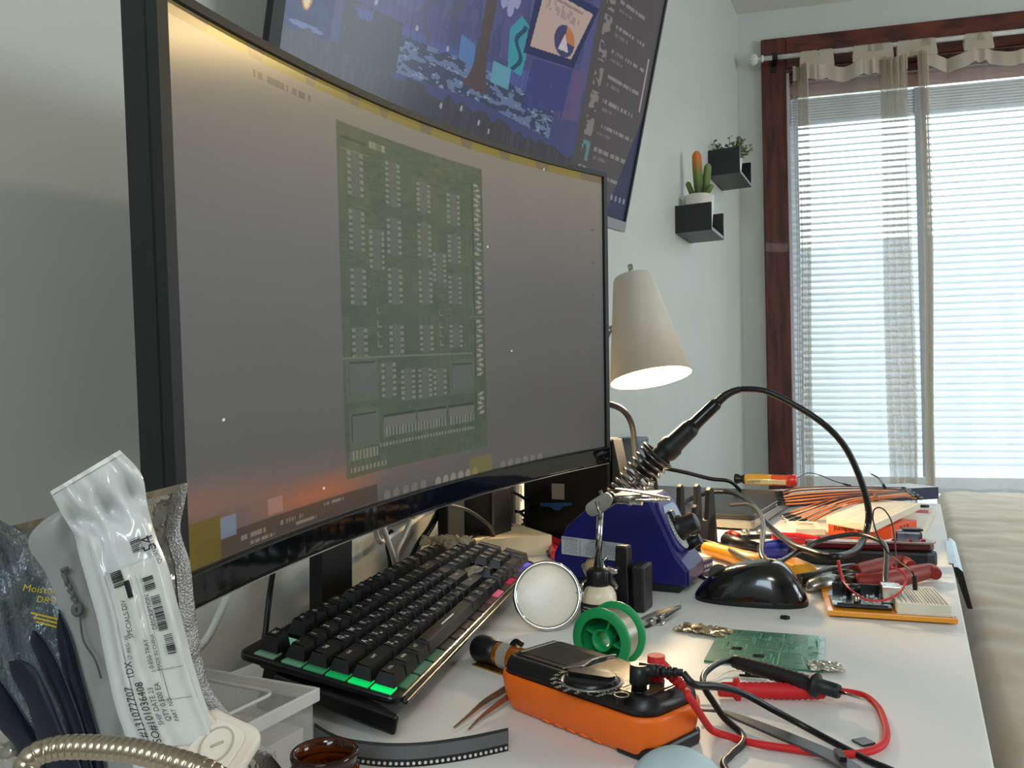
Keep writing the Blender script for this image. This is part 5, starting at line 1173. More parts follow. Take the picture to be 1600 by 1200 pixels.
ctl = M().box(cx0, cx1, 0.012, 0.078, 0.0085, 0.0100).build('controller_board', mat('dark_circuit_board', (24, 40, 54), 0.25, rgb2=(16, 24, 32), scale=120, coat=0.4), pt)
m = M(); m.box(cx0 + 0.004, cx1 - 0.004, 0.012, 0.0145, 0.010, 0.0118); m.build('pin_header', black, ctl)
m = M(); m.box(cx0 + 0.004, cx1 - 0.004, 0.0755, 0.078, 0.010, 0.0185); m.build('pin_header', black, ctl)
M().box(cx0 + 0.020, cx0 + 0.027, 0.025, 0.060, 0.010, 0.0135).build('chip', black, ctl)
m = M(); rr = random.Random(2)
for k in range(26):
    x, y = rr.uniform(cx0 + 0.008, cx1 - 0.01), rr.uniform(0.02, 0.07); m.box(x, x + rr.uniform(0.001, 0.004), y, y + rr.uniform(0.001, 0.003), 0.010, 0.0112)
m.build('small_components', pinm, ctl)
M().cyl((cx0 + 0.022, 0.018, 0.010), (cx0 + 0.022, 0.018, 0.020), 0.0032, 0.0032, 14).build('capacitor', pinm, ctl)
ub = loc(1380, 925); 
T = tr(ub.x, 0.030, 0.010)
m = M(); m.box(-0.009, 0.009, 0, 0.02, 0, 0.017, T=T); m.build('usb_socket', pinm, ctl, 0.0008)
m = M(); m.box(-0.0075, 0.0075, 0.02, 0.034, 0.002, 0.015, T=T); m.build('usb_plug', black, pt, 0.001)
M().cyl((cx0 + 0.016, 0.062, 0.0155), (cx0 + 0.030, 0.062, 0.0155), 0.0055, 0.0055, 16).build('power_jack', black, ctl)
redw = mat('wire_red_bright', (206, 44, 52), 0.4)
def wire(pts, m_=redw, r=0.0010): 
    return M().tube([Vector(p) for p in crom(pts, 8)], r, 6).build('wire', m_, pt)
def lp(px, py, y):                          # point of the prototype's frame seen at a pixel, at depth y in that frame
    nrm_ = Vector((-math.sin(h_), math.cos(h_), 0)); p = AP(px, py, o_ + nrm_ * y, nrm_) - o_
    return Vector((p.x * math.cos(h_) + p.y * math.sin(h_), y, p.z))
wire([lp(1313, 884, 0.05), lp(1316, 905, 0.045), lp(1330, 922, 0.02), lp(1352, 936, 0.008), lp(1380, 938, 0.006), lp(1403, 928, 0.012), lp(1415, 910, 0.02), lp(1410, 893, 0.03), lp(1394, 887, 0.04)])
wire([lp(1310, 876, 0.05), lp(1313, 893, 0.05), lp(1318, 908, 0.05)], redw, 0.0019)
wire([lp(1318, 908, 0.05), lp(1317, 918, 0.05)], cableb, 0.0022)
wire([lp(1365, 797, 0.10), lp(1372, 793, 0.10), lp(1382, 797, 0.10), lp(1393, 815, 0.095), lp(1398, 845, 0.09), lp(1400, 872, 0.085), lp(1401, 888, 0.078)], mat('wire_brown', (96, 52, 32), 0.45), 0.0009)
wire([lp(1365, 797, 0.10), lp(1364, 812, 0.098), lp(1372, 838, 0.094), lp(1386, 862, 0.085), lp(1408, 880, 0.06), lp(1424, 892, 0.04), lp(1428, 900, 0.035)], cableb, 0.0009)
wire([lp(1429, 899, 0.035), lp(1430, 922, 0.034)], black, 0.0024)
pts = [D(1140, 789, 0.040), D(1171, 788, 0.046), D(1187, 801, 0.05), D(1193, 820, 0.05), D(1191, 843, 0.046), D(1190, 867, 0.040), D(1202, 882, 0.034), D(1218, 878, 0.034), D(1259, 855, 0.038), D(1294, 841, 0.046), D(1335, 835, 0.05), D(1366, 841, 0.05), D(1384, 856, 0.046)]
up_ = Vector((ub.x, 0.060, 0.016)); Rz = tr(*o_) @ rot('Z', math.degrees(h_))
cable('usb_cable', pts + [Rz @ Vector((ub.x, 0.078, 0.024)), Rz @ up_], 0.0030, 'grey black cable looping over the desk into the prototype board', mat('grey_cable', (52, 49, 46), 0.3), 12)

# dark panel hooked over the desk's front edge
s0, s1 = AX(1490, 862, 0.0345), AX(1481, 837, 0.0345)
sl = thing('hook_board', 'glossy dark board hooked over the front edge of the desk beside the bed', 'board', (0.0345, (s0.y + s1.y) / 2, TZ - 0.05)); hs_ = (s1.y - s0.y) / 2
m = M(); m.prism([(0.014, 0.0), (0.020, 0.0), (0.010, 0.046), (0.004, 0.0515), (0.0, 0.0515), (0.0, 0.046)], -hs_, hs_, T=Matrix(((1, 0, 0, 0), (0, 0, -1, 0), (0, 1, 0, 0), (0, 0, 0, 1)))); m.build('panel', mat('slab_black', (22, 22, 24), 0.12, coat=0.4), sl, 0.001)
m = M(); m.box(-0.005, 0.002, -hs_ * 0.8, hs_ * 0.8, 0.0502, 0.0514); m.build('hook_lip', mat('slab_black', (22, 22, 24), 0.12), sl)
# ================================================================ KEYBOARD
KF, KE, KR = D(623, 1097, 0.022), D(836, 880, 0.022), D(373, 1043, 0.034)
kx_ = (KE - KF); kx_.z = 0; KL = kx_.length; kx_.normalize(); ky_ = Vector((-kx_.y, kx_.x, 0)); KW = (KR - KF).dot(ky_)
ktilt = math.atan2(0.025, KW)
KM = Matrix(((kx_.x, ky_.x, 0, KF.x), (kx_.y, ky_.y, 0, KF.y), (0, 0, 1, TZ + 0.0180), (0, 0, 0, 1))) @ Matrix.Rotation(ktilt, 4, 'X')
kb = thing('keyboard', 'black gaming keyboard with green and pink backlight below the curved monitor', 'keyboard', mw=KM)
keym = mat('keycap_black', (13, 13, 13), 0.38, noise=0.06)
platem = mat('keyboard_plate', (14, 14, 15), 0.25)
M().prism(roundrect(0, KL, 0, KW, 0.008), 0.0, 0.0055).build('case', platem, kb, 0.0015)
m = M(); m.box(0.004, KL - 0.004, -0.004, 0.0, 0.0015, 0.0045); m.build('front_edge_strip', mat('strip_grey', (52, 49, 46), 0.3, 0.6), kb, 0.001)
bodyz = -0.0105
M().prism(roundrect(0.012, KL - 0.012, 0.02, KW - 0.008, 0.01), bodyz + 0.004, 0.0).build('underside', blackm, kb)
# foot at the near end
m = M(); pf = [(-0.012, 0.0, 0.004), (-0.010, 0.018, 0.010), (-0.006, 0.045, 0.014), (0.0, 0.075, 0.014), (0.004, 0.095, 0.012)]
vs = []
for x, y, w_ in pf:
    t_ = 0.013 - 0.05 * max(0, y - 0.02); y += 0.016; vs += [(x, y - 0.02, -0.0128), (x + w_, y - 0.02, -0.0128), (x + w_, y - 0.02, -0.0128 + t_), (x, y - 0.02, -0.0128 + t_)]
m.add(vs, [(4 * k + i, 4 * k + (i + 1) % 4, 4 * k + 4 + (i + 1) % 4, 4 * k + 4 + i) for k in range(4) for i in range(4)] + [(3, 2, 1, 0), (16, 17, 18, 19)]); m.build('wrist_foot', mat('foot_black', (15, 15, 16), 0.3), kb, 0.003)
m = M(); m.box(0.02, KL - 0.02, KW - 0.03, KW - 0.012, -0.038, 0.0); m.build('rear_stand', blackm, kb)
KU = (KL - 0.014) / 22.6; KV = (KW - 0.014) / 6.45        # key pitch along and across
rows = []
L1 = [('`', 1), ('1', 1), ('2', 1), ('3', 1), ('4', 1), ('5', 1), ('6', 1), ('7', 1), ('8', 1), ('9', 1), ('0', 1), ('-', 1), ('=', 1), ('BKSP', 2)]
L2 = [('TAB', 1.5)] + [(c, 1) for c in 'QWERTYUIOP[]'] + [('\\', 1.5)]
L3 = [('CAPS', 1.75)] + [(c, 1) for c in "ASDFGHJKL;'"] + [('ENTER', 2.25)]
L4 = [('SHIFT', 2.25)] + [(c, 1) for c in 'ZXCVBNM,./'] + [('SHIFT', 2.75)]
L5 = [('CTRL', 1.25), ('WIN', 1.25), ('ALT', 1.25), ('', 6.25), ('ALT', 1.25), ('FN', 1.25), ('MENU', 1.25), ('CTRL', 1.25)]
keys = []
x = 0
for lb in ['ESC', None, 'F1', 'F2', 'F3', 'F4', 0, 'F5', 'F6', 'F7', 'F8', 0, 'F9', 'F10', 'F11', 'F12']:
    if lb is None: x += 1; continue
    if lb == 0: x += 0.5; continue
    keys.append((lb, x, 5.25, 1, 1)); x += 1
for r_, L in ((4, L1), (3, L2), (2, L3), (1, L4), (0, L5)):
    x = 0
    for lb, w_ in L: keys.append((lb, x, r_, w_, 1)); x += w_
for r_, row in ((5.25, ('PRT', 'SCR', 'BRK')), (4, ('INS', 'HOM', 'PUP')), (3, ('DEL', 'END', 'PDN')), (1, (None, 'UP', None)), (0, ('LT', 'DN', 'RT'))):
    for k, lb in enumerate(row):
        if lb: keys.append((lb, 15.25 + k, r_, 1, 1))
for r_, row in ((4, ('NUM', '/', '*', '-')), (3, ('7', '8', '9')), (2, ('4', '5', '6')), (1, ('1', '2', '3'))):
    for k, lb in enumerate(row): keys.append((lb, 18.5 + k, r_, 1, 1))
keys += [('+', 21.5, 2, 1, 2), ('ENT', 21.5, 0, 1, 2), ('0', 18.5, 0, 2, 1), ('.', 20.5, 0, 1, 1)]
cyr = dict(zip("QWERTYUIOP[]ASDFGHJKL;'ZXCVBNM,.", "ЙЦУКЕНГШЩЗХЪФЫВАПРОЛДЖЭЯЧСМИТЬБЮ"))
legm_ = mat('key_legend', (230, 230, 228), 0.5, noise=0.0)
loose = M(); nk = 0
for lb, u, v, w_, h__ in keys:
    x0, x1 = 0.007 + u * KU, 0.007 + (u + w_) * KU; y0, y1 = 0.007 + v * KV, 0.007 + (v + h__) * KV
    g = 0.0008; cx, cy = (x0 + x1) / 2, (y0 + y1) / 2; W_, H_ = x1 - x0 - 2 * g, y1 - y0 - 2 * g
    zt = 0.0165 + (0.0012 if v >= 4 else 0) + (0.001 if v > 5 else 0); zb_ = 0.0078
    m = M(); ix = 0.0026; iy = 0.0030
    # tapered cap with a shallow dish across its length
    n = 5; top = []
    def ring(z, sx, sy, oy): return [(cx - sx / 2, cy - sy / 2 + oy, z), (cx + sx / 2, cy - sy / 2 + oy, z), (cx + sx / 2, cy + sy / 2 + oy, z), (cx - sx / 2, cy + sy / 2 + oy, z)]
    vs = ring(zb_, W_, H_, 0) + ring(zt - 0.0008, W_ - ix * 1.7, H_ - iy * 1.7, 0.0007); m.add(vs, [(0, 3, 2, 1)] + [(i, (i + 1) % 4, 4 + (i + 1) % 4, 4 + i) for i in range(4)])
    sx, sy = W_ - ix * 1.7, H_ - iy * 1.7
    if lb == '' : m.grid(lambda a, b: (cx - sx / 2 + a * sx, cy - sy / 2 + 0.0007 + b * sy, zt - 0.0008 + 0.0008 * math.sin(math.pi * b)), 2, 6)
    else: m.grid(lambda a, b: (cx - sx / 2 + a * sx, cy - sy / 2 + 0.0007 + b * sy, zt - 0.0008 + 0.0010 * (abs(2 * a - 1) ** 3) * (0.5 + 0.5 * b)), 6, 2)
    nk += 1
    if nk > 100: 
        loose.v += []; o0 = len(loose.v); loose.v += m.v; loose.f += [[i + o0 for i in f] for f in m.f]; loose.mi += m.mi; loose.sm += m.sm; continue
    ko = m.build('key', keym, kb)
    if lb == '':
        M().box(cx - 0.016, cx + 0.016, cy - 0.0006, cy + 0.0006, zt, zt + 0.0003).build('legend', legm_, ko)
    else:
        big = len(lb) == 1; s_ = 0.0062 if big else (0.0038 if len(lb) < 4 else 0.0030)
        lm = M(); vs, fs = textmesh(lb, s_); lm.add(vs, fs, T=tr(cx - (0.0022 if big else 0.001), cy + 0.0012, zt + 0.00015))
        if lb in cyr: vs, fs = textmesh(cyr[lb], 0.0038); lm.add(vs, fs, T=tr(cx + 0.0028, cy - 0.0018, zt + 0.00015))
        lm.build('legend', legm_, ko)
if loose.v: o = loose.build('numpad_keys', keym, kb); o['kind'] = 'stuff'
# light wells under the edge keys
def well(name, x, y, w_, d_, rgb, s_):
    M().box(x, x + w_, y, y + d_, 0.0055, 0.0064).build('light_well', mat(name, rgb, 0.4, emit=rgb, estr=s_), kb)
greens = [((112, 150, 128), 0.12), ((96, 150, 122), 0.14), ((60, 140, 96), 0.2), ((20, 150, 80), 0.45), ((10, 180, 84), 0.8), ((14, 196, 96), 0.9)]
for k, yv in enumerate((5.25, 4, 3, 2, 1, 0)): well('well_green_%d' % k, 0.003, 0.008 + yv * KV, 0.012, KV * 0.88, *greens[k])
cols = [(60, 120, 84), (84, 120, 98), (52, 96, 66), (30, 28, 28), (40, 20, 24), (44, 20, 24), (40, 24, 30), (46, 26, 32), (120, 70, 78), (206, 96, 120), (60, 30, 36), (170, 24, 60), (60, 20, 56), (66, 48, 150), (70, 60, 200)]
for k, c in enumerate(cols):
    well('well_front_%d' % k, 0.018 + k * (KL - 0.03) / len(cols), 0.0025, (KL - 0.03) / len(cols) * 0.86, 0.010, c, 0.35 if max(c) > 165 else 0.05)
well('well_blue', 0.007 + 17.2 * KU, 0.007 + 1.1 * KV, 0.012, 0.014, (90, 80, 220), 0.5); well('well_teal', 0.007 + 1.25 * KU, 0.007 + 5.3 * KV, 0.012, 0.014, (110, 170, 150), 0.3)
# crumpled clear wrapper and a round sticker of film lying on the keys
def crumple(o, sx, sy, h, name, label, cat, m_, seed, rz=0.0, n=14, amp=1.0):
    r3 = random.Random(seed); hs = [[r3.uniform(0, 1) for _ in range(n + 1)] for _ in range(n + 1)]; ex = [r3.uniform(0.8, 1.0) for _ in range(4 * n)]
    m = M()
    def f(u, v):
        i, j = round(u * n), round(v * n); k = math.sin(math.pi * min(u, 1 - u) * 1.0) * 0.6 + 0.4
        return ((u - 0.5) * sx * (0.86 + 0.14 * ex[j]) + r3.uniform(-1, 1) * sx * 0.02, (v - 0.5) * sy * (0.86 + 0.14 * ex[n + i]) + r3.uniform(-1, 1) * sy * 0.02, 0.0006 + h * (hs[i][j] ** 1.3) * amp * k)
    m.grid(f, n, n, smooth=False, T=tr(*o) @ rot('Z', rz)); ob = m.build(name, m_, solid=0.0003); return tag(ob, label, cat)
foilm = mat('crumpled_foil', (206, 200, 188), 0.16, 1.0, noise=0.15, scale=120)
clearw = film('clear_wrapper', (226, 210, 170), 0.62, 0.12, 0.6, 0.5, 90)
pw = D(697, 851, 0.048); crumple(pw, 0.028, 0.058, 0.012, 'clear_wrapper', 'crumpled clear plastic wrapper on the rear keys of the keyboard', 'wrapper', clearw, 5, -70)
pw = D(740, 891, 0.040); m = M(); m.lathe([(0.010, 0), (0.0105, 0.0008), (0.008, 0.002), (0.0005, 0.0022)], 28, T=tr(*pw) @ rot('X', 10)); tag(m.build('clear_dome', film('clear_dome_film', (170, 160, 140), 0.45, 0.15, 0.5)), 'round clear sticker lying on the keys in the middle of the keyboard', 'sticker')
# ================================================================ FOREGROUND ON THE DESK
# ---- multimeter
o_, h_, MLn = frame(D(770, 1107), D(1014, 1206))
mm = thing('multimeter', 'digital multimeter with black face and orange rubber boot', 'multimeter', o_, h_)
MWd = 0.064
def loft(m, levels, x1, y1, mi=0, n=7):
    """stack of rounded rectangles: (z, inset, radius)"""
    rings = [[(x, y, z) for x, y in roundrect(i, x1 - i, i, y1 - i, max(0.001, r - i * 0.6), n)] for z, i, r in levels]
    k = len(rings[0]); vs = [p for r in rings for p in r]
    fs = [(a * k + i, a * k + (i + 1) % k, (a + 1) * k + (i + 1) % k, (a + 1) * k + i) for a in range(len(rings) - 1) for i in range(k)]
    m.add(vs, fs, mi, smooth=True); o = len(m.v) - len(vs)
    m.f.append([o + i for i in range(k)][::-1]); m.mi.append(mi); m.sm.append(False)
    m.f.append([o + (len(rings) - 1) * k + i for i in range(k)]); m.mi.append(mi); m.sm.append(False)
    return m
boot = mat('orange_rubber', (240, 108, 22), 0.45, noise=0.02)
m = M(); loft(m, [(0.0005, 0.0085, 0.012), (0.004, 0.0055, 0.014), (0.012, 0.002, 0.016), (0.024, 0.0, 0.017), (0.0265, 0.0004, 0.017), (0.027, 0.002, 0.016)], MLn, MWd); m.build('rubber_boot', boot, mm)
for k in range(5): 
    x = 0.045 + 0.011 * k; M().tube([(x - 0.004, 0.0076, 0.0018), (x, 0.0063, 0.0032), (x + 0.004, 0.0078, 0.0018)], 0.0012, 6).build('grip_scallop', boot, mm)
m = M(); m.prism([(MLn - 0.03, 0.006), (MLn - 0.004, 0.006), (MLn - 0.001, 0.012), (MLn - 0.001, MWd - 0.012), (MLn - 0.004, MWd - 0.006), (MLn - 0.03, MWd - 0.006)], 0.0, 0.009); m.build('tilt_stand', black, mm, 0.002)
caseb = mat('meter_black', (24, 24, 24), 0.38, noise=0.05)
m = M(); loft(m, [(0.026, 0.0022, 0.016), (0.031, 0.003, 0.0155), (0.036, 0.0055, 0.014), (0.0375, 0.008, 0.012)], MLn, MWd); m.build('front_case', caseb, mm)
zf = 0.0375
def ml(px, py, z=zf):
    d = D(px, py, z) - o_; return Vector((d.x * math.cos(h_) + d.y * math.sin(h_), -d.x * math.sin(h_) + d.y * math.cos(h_), z))
panelm = mat('meter_panel', (104, 88, 64), 0.36, 0.5, noise=0.03)
dc = ml(924, 1066); jk = ml(971, 1089); 
px0, px1 = dc.x - 0.026, MLn - 0.010
m = M(); m.prism(roundrect(0.010, dc.x - 0.024, 0.012, MWd - 0.012, 0.003), zf, zf + 0.0006); m.build('display_frame', mat('display_frame', (40, 36, 30), 0.3), mm)
M().box(0.014, dc.x - 0.031, 0.017, MWd - 0.017, zf + 0.0006, zf + 0.0009).build('display', mat('lcd_dark', (62, 54, 42), 0.15), mm)
m = M(); m.box(0.0115, 0.0145, 0.014, MWd - 0.014, zf + 0.0006, zf + 0.0022); m.build('frame_ridge', mat('ridge_grey', (84, 76, 62), 0.3), mm, 0.0008)
m = M(); m.tube(crom([(px0 - 0.002, 0.010, zf + 0.0012), (px0 + 0.001, 0.016, zf + 0.0014), (px0 + 0.004, 0.024, zf + 0.0014), (px0 + 0.0, 0.040, zf + 0.0014), (px0 + 0.004, 0.056, zf + 0.0014), (px0 + 0.002, MWd - 0.012, zf + 0.0012)], 8), 0.0007, 8); m.build('chrome_line', steel, mm)
m = M(); m.prism([(px0 + 0.006, 0.012), (dc.x + 0.012, 0.009), (dc.x + 0.030, 0.009), (dc.x + 0.032, 0.013), (px1, 0.013), (px1, MWd - 0.013), (px0 + 0.006, MWd - 0.012)], zf, zf + 0.0005); m.build('face_label', panelm, mm)
m = M(); m.lathe([(0.0195, zf + 0.0005), (0.0195, zf + 0.0014), (0.0180, zf + 0.0016), (0.0178, zf + 0.0006), (0.001, zf + 0.0006)], 48, T=tr(dc.x, dc.y, 0), cap0=False); m.build('dial_ring', mat('ring_grey', (136, 134, 130), 0.3, 0.5), mm)
m = M(); m.lathe([(0.0172, zf + 0.0006), (0.0168, zf + 0.0032), (0.015, zf + 0.0042), (0.001, zf + 0.0042)], 48, T=tr(dc.x, dc.y, 0), cap0=False); m.prism(stad(0.022, 0.0045), zf + 0.004, zf + 0.0062, T=tr(dc.x, dc.y, 0) @ rot('Z', 20) @ tr(-0.011, 0, 0)); m.build('selector_dial', mat('dial_black', (14, 14, 15), 0.28), mm)
pr_ink = mat('panel_ink', (196, 190, 170), 0.5, noise=0)
m = M(); labs = ['OFF', '750', '200', '200u', '2m', '20m', '200m', '10A', 'hFE', '1.5V', '200', '2k', '20k', '2M', '600', '200', '20', '2', '200m', 'V']
for k, lb in enumerate(labs):
    a = 2 * math.pi * k / len(labs); vs, fs = textmesh(lb, 0.0042); p = (dc.x + 0.0245 * math.cos(a), dc.y + 0.0225 * math.sin(a))
    if p[0] > MLn - 0.014: continue
    m.add(vs, fs, T=tr(p[0], p[1], zf + 0.0007) @ rot('Z', -90)); m.box(dc.x + 0.0200 * math.cos(a) - 0.0004, dc.x + 0.0200 * math.cos(a) + 0.0004, dc.y + 0.0200 * math.sin(a) - 0.0004, dc.y + 0.0200 * math.sin(a) + 0.0004, zf + 0.0005, zf + 0.0008)
m.build('dial_lettering', pr_ink, mm)
jy = jk.y; jx = jk.x
jpl = [(jx, jy), (ml(999, 1081).x, ml(999, 1081).y), (ml(1026, 1066).x, ml(1026, 1066).y)]
m = M()
for x, y in jpl: m.lathe([(0.0048, zf + 0.0005), (0.0052, zf + 0.0012), (0.0036, zf + 0.0013), (0.0030, zf - 0.004), (0.0001, zf - 0.004)], 24, T=tr(x, y, 0), cap0=False, cap1=False)
m.build('jack_rim', mat('jack_black', (10, 10, 10), 0.4), mm)
m = M(); m.box(jx - 0.009, jx - 0.0085, 0.012, MWd - 0.013, zf + 0.0005, zf + 0.0008); m.build('label_line', pr_ink, mm)
m = M(); vs, fs = textmesh('COM', 0.0045); m.add(vs, fs, T=tr(jpl[1][0] - 0.007, jpl[1][1], zf + 0.0007) @ rot('Z', -90)); vs, fs = textmesh('10A', 0.0045); m.add(vs, fs, T=tr(jpl[0][0] - 0.007, jpl[0][1], zf + 0.0007) @ rot('Z', -90)); m.build('jack_lettering', pr_ink, mm)

# ---- test leads: plug, cable and probe of each colour are one thing
def MMW(v): return tr(*o_) @ rot('Z', math.degrees(h_)) @ Vector(v)
def plug(m, P, dirv, r=0.0052):
    P = Vector(P); d = Vector(dirv).normalized(); top = P + Vector((0, 0, 0.0125))
    m.tube([P, P + Vector((0, 0, 0.004)), P + Vector((0, 0, 0.0045)), P + Vector((0, 0, 0.016))], [r * 0.9, r * 0.9, r * 1.15, r * 1.05], 16)
    m.tube([top, top + d * 0.010], [r * 0.8, r * 0.75], 14)
    for k in range(4): m.tube([top + d * (0.010 + 0.0034 * k), top + d * (0.0124 + 0.0034 * k)], r * (0.74 - 0.06 * k), 12)
    m.tube([top + d * 0.008, top + d * 0.026], r * 0.42, 10)
    return top + d * 0.026
bp = MMW((jpl[1][0], jpl[1][1], zf + 0.0008))
bl_o = D(1250, 1120)
lead = thing('test_lead', 'black multimeter test lead with ribbed probe lying across the green circuit board', 'test lead', bl_o)
m = M(); dirb = D(1060, 1066, 0.045) - (bp + Vector((0, 0, 0.0125))); dirb.z = 0; e_ = plug(m, bp - bl_o, dirb); m.build('banana_plug', black, lead)
pts = [e_ + bl_o] + [D(1085, 1069, 0.045), D(1120, 1072, 0.040), D(1160, 1083, 0.030), D(1210, 1110, 0.016), D(1260, 1137, 0.006), D(1310, 1164, 0.003), D(1360, 1190, 0.003), D(1410, 1216, 0.003), D(1400, 1260, 0.003), D(1300, 1275, 0.003), D(1180, 1250, 0.003), D(1132, 1200, 0.003), D(1142, 1180, 0.003), D(1160, 1162, 0.003), D(1158, 1146, 0.0035), D(1132, 1122, 0.008), D(1114, 1096, 0.014), D(1101, 1075, 0.019), D(1099, 1057, 0.021), D(1111, 1043, 0.021), D(1128, 1034, 0.019), D(1143, 1032, 0.017)]
M().tube([p - bl_o for p in crom(pts, 9)], 0.0022, 10).build('lead_wire', cableb, lead)
def probe(m_, a, b, th, o, collar=0.82, flip=False):
    d = (b - a); L_ = d.length; T = tr(*(-o)) @ zaxm(a, d)
    pr = [(0.0030, 0), (0.0048, 0.002)]
    n = 26
    for k in range(n): pr.append(((0.0054 if k % 2 else 0.0048) + 0.0006 * math.sin(math.pi * k / n), 0.004 + (L_ * collar - 0.008) * k / n))
    pr += [(0.0050, L_ * collar - 0.003), (0.0085, L_ * collar - 0.002), (0.0085, L_ * collar + 0.001), (0.0052, L_ * collar + 0.002), (0.0050, L_ - 0.002), (0.0044, L_)]
    M().lathe(pr, 20, T=T).build('probe_handle', m_, th)
    M().tube([T @ Vector((0, 0, L_)), T @ Vector((0, 0, L_ + 0.012)), T @ Vector((0, 0, L_ + 0.019))], [0.001, 0.001, 0.0002], 8).build('probe_tip', steel, th)
probe(mat('probe_black', (24, 24, 24), 0.5, noise=0.05), D(1143, 1032, 0.017), D(1312, 1081, 0.0125), lead, bl_o, 0.80)
rp_ = MMW((jpl[2][0], jpl[2][1], zf + 0.0008)); rd_o = D(1200, 1130)
redt = mat('test_lead_red', (206, 30, 34), 0.6, noise=0.04)
lead2 = thing('test_lead', 'red multimeter test lead curling around with its probe beside the green circuit board', 'test lead', rd_o)
m = M(); dirr = D(1062, 1070, 0.04) - (rp_ + Vector((0, 0, 0.0125))); dirr.z = -0.01; e_ = plug(m, rp_ - rd_o, dirr); m.build('banana_plug', redt, lead2)
pts = [e_ + rd_o, D(1075, 1086, 0.040), D(1088, 1106, 0.030), D(1102, 1128, 0.014), D(1114, 1142, 0.006), D(1138, 1150, 0.003), D(1178, 1161, 0.003), D(1230, 1169, 0.003), D(1295, 1178, 0.003), D(1345, 1177, 0.003), D(1376, 1166, 0.003), D(1385, 1150, 0.003), D(1382, 1128, 0.003), D(1371, 1104, 0.004), D(1350, 1087, 0.005), D(1315, 1080, 0.005), D(1288, 1080, 0.006)]
M().tube([p - rd_o for p in crom(pts, 9)], 0.0023, 10).build('lead_wire', redt, lead2)
probe(redt, D(1290, 1081, 0.006), D(1122, 1077, 0.006), lead2, rd_o, 0.83)

# ---- green spool of solder wire
sc0 = D(945, 1052); az = math.radians(8)
ax_ = Vector((math.sin(az), math.cos(az), 0)); sR = 0.0255; sLn = 0.026
nc = AY(938, 1006, (D(938, 1053).y) ); nc.z = TZ + sR
spo = thing('solder_spool', 'bright green spool wound with silver solder wire', 'spool', Vector((nc.x, nc.y, TZ)))
grn = mat('green_plastic', (22, 150, 84), 0.4, noise=0.03)
T = tr(0, 0, sR) @ zaxm((0, 0, 0), ax_)
for z0 in (0.0, sLn):
    m = M(); m.lathe([(sR * 0.70, z0), (sR * 0.97, z0), (sR, z0 + 0.0008), (sR, z0 + 0.0028), (sR * 0.97, z0 + 0.0036), (sR * 0.70, z0 + 0.0036), (sR * 0.70, z0)], 64, T=T, cap0=False, cap1=False)
    if z0 > 0: m.lathe([(sR * 0.70, z0 + 0.001), (sR * 0.36, z0 + 0.001)], 48, T=T, cap0=False, cap1=False)
    m.build('flange', grn, spo)
m = M(); m.lathe([(sR * 0.70, 0.0), (sR * 0.70, sLn)], 48, T=T, cap0=False, cap1=False); m.lathe([(sR * 0.66, 0.002), (sR * 0.66, sLn)], 48, T=T, cap0=False, cap1=False); m.build('core', grn, spo)
m = M(); m.lathe([(sR * 0.34, 0.002), (sR * 0.34, sLn), (sR * 0.28, sLn), (sR * 0.28, 0.002), (sR * 0.34, 0.002)], 40, T=T, cap0=False, cap1=False); m.build('hub', grn, spo)
for k in range(4):
    a = math.radians(20 + 90 * k); M().box(sR * 0.32, sR * 0.68, -0.0009, 0.0009, 0.006, sLn, T=T @ rot('Z', 20 + 90 * k)).build('rib', grn, spo)
m = M(); n = 15; wr = 0.00075; P = []
for lay in range(1):
    for k in range(n * 30 + 1):
        a = 2 * math.pi * k / 30; P.append(T @ Vector((math.cos(a) * sR * 0.80, math.sin(a) * sR * 0.80, 0.0046 + (sLn - 0.0058) * k / (n * 30))))
m.tube(P, wr * 1.05, 6); m.lathe([(sR * 0.795, 0.0040), (sR * 0.795, sLn - 0.0004)], 48, T=T, cap0=False, cap1=False)
m.tube(crom([T @ Vector((sR * 0.72, -sR * 0.32, 0.020)), T @ Vector((sR * 1.05, -sR * 0.75, 0.021)), D(1020, 1052, 0.012) - Vector((nc.x, nc.y, TZ)), D(1033, 1062, 0.003) - Vector((nc.x, nc.y, TZ))], 8), wr, 6)
m.build('solder_wire', mat('solder_silver', (206, 198, 182), 0.28, 0.9, noise=0.05), spo)

# ---- green circuit board and loose foil
B0, B1, B2, B3 = D(1100, 1035), D(1143, 985), D(1296, 997), D(1286, 1052)
o_, h_, L_ = frame(B0, (B3 + Vector((0, 0, 0))))
gb = thing('circuit_board', 'bare green printed circuit board lying on the white desk', 'circuit board', o_, h_)
Wb = 0.100; sk = (B1 - B0).dot(Vector((math.cos(h_), math.sin(h_), 0))) * 0.4
def bxy(u, v): return (u * L_ + sk * v, v * Wb)
M().prism([bxy(0, 0), bxy(1, 0), bxy(1, 1), bxy(0, 1)], 0.0002, 0.0018).build('board', pcbm, gb)
trm = mat('trace_green', (112, 176, 138), 0.3, noise=0.05); padm = mat('pad_silver', (176, 188, 176), 0.25, 0.7)
rr = random.Random(11); m = M(); mp = M(); mb = M()
def line(mm_, u0, v0, u1, v1, w_=0.0004):
    a, b = Vector((*bxy(u0, v0), 0.00185)), Vector((*bxy(u1, v1), 0.00185)); d = (b - a).normalized(); s_ = Vector((-d.y, d.x, 0)) * w_
    mm_.add([a - s_, b - s_, b + s_, a + s_], [(0, 1, 2, 3)])
for k in range(120):
    u, v = rr.uniform(0.02, 0.95), rr.uniform(0.03, 0.95); l = rr.uniform(0.03, 0.2)
    if rr.random() < 0.5: line(m, u, v, min(0.98, u + l), v)
    else: line(m, u, v, u, min(0.97, v + l))
for k in range(10): line(m, 0.87 + 0.008 * k, 0.30, 0.85 + 0.012 * k, 0.92, 0.0005)
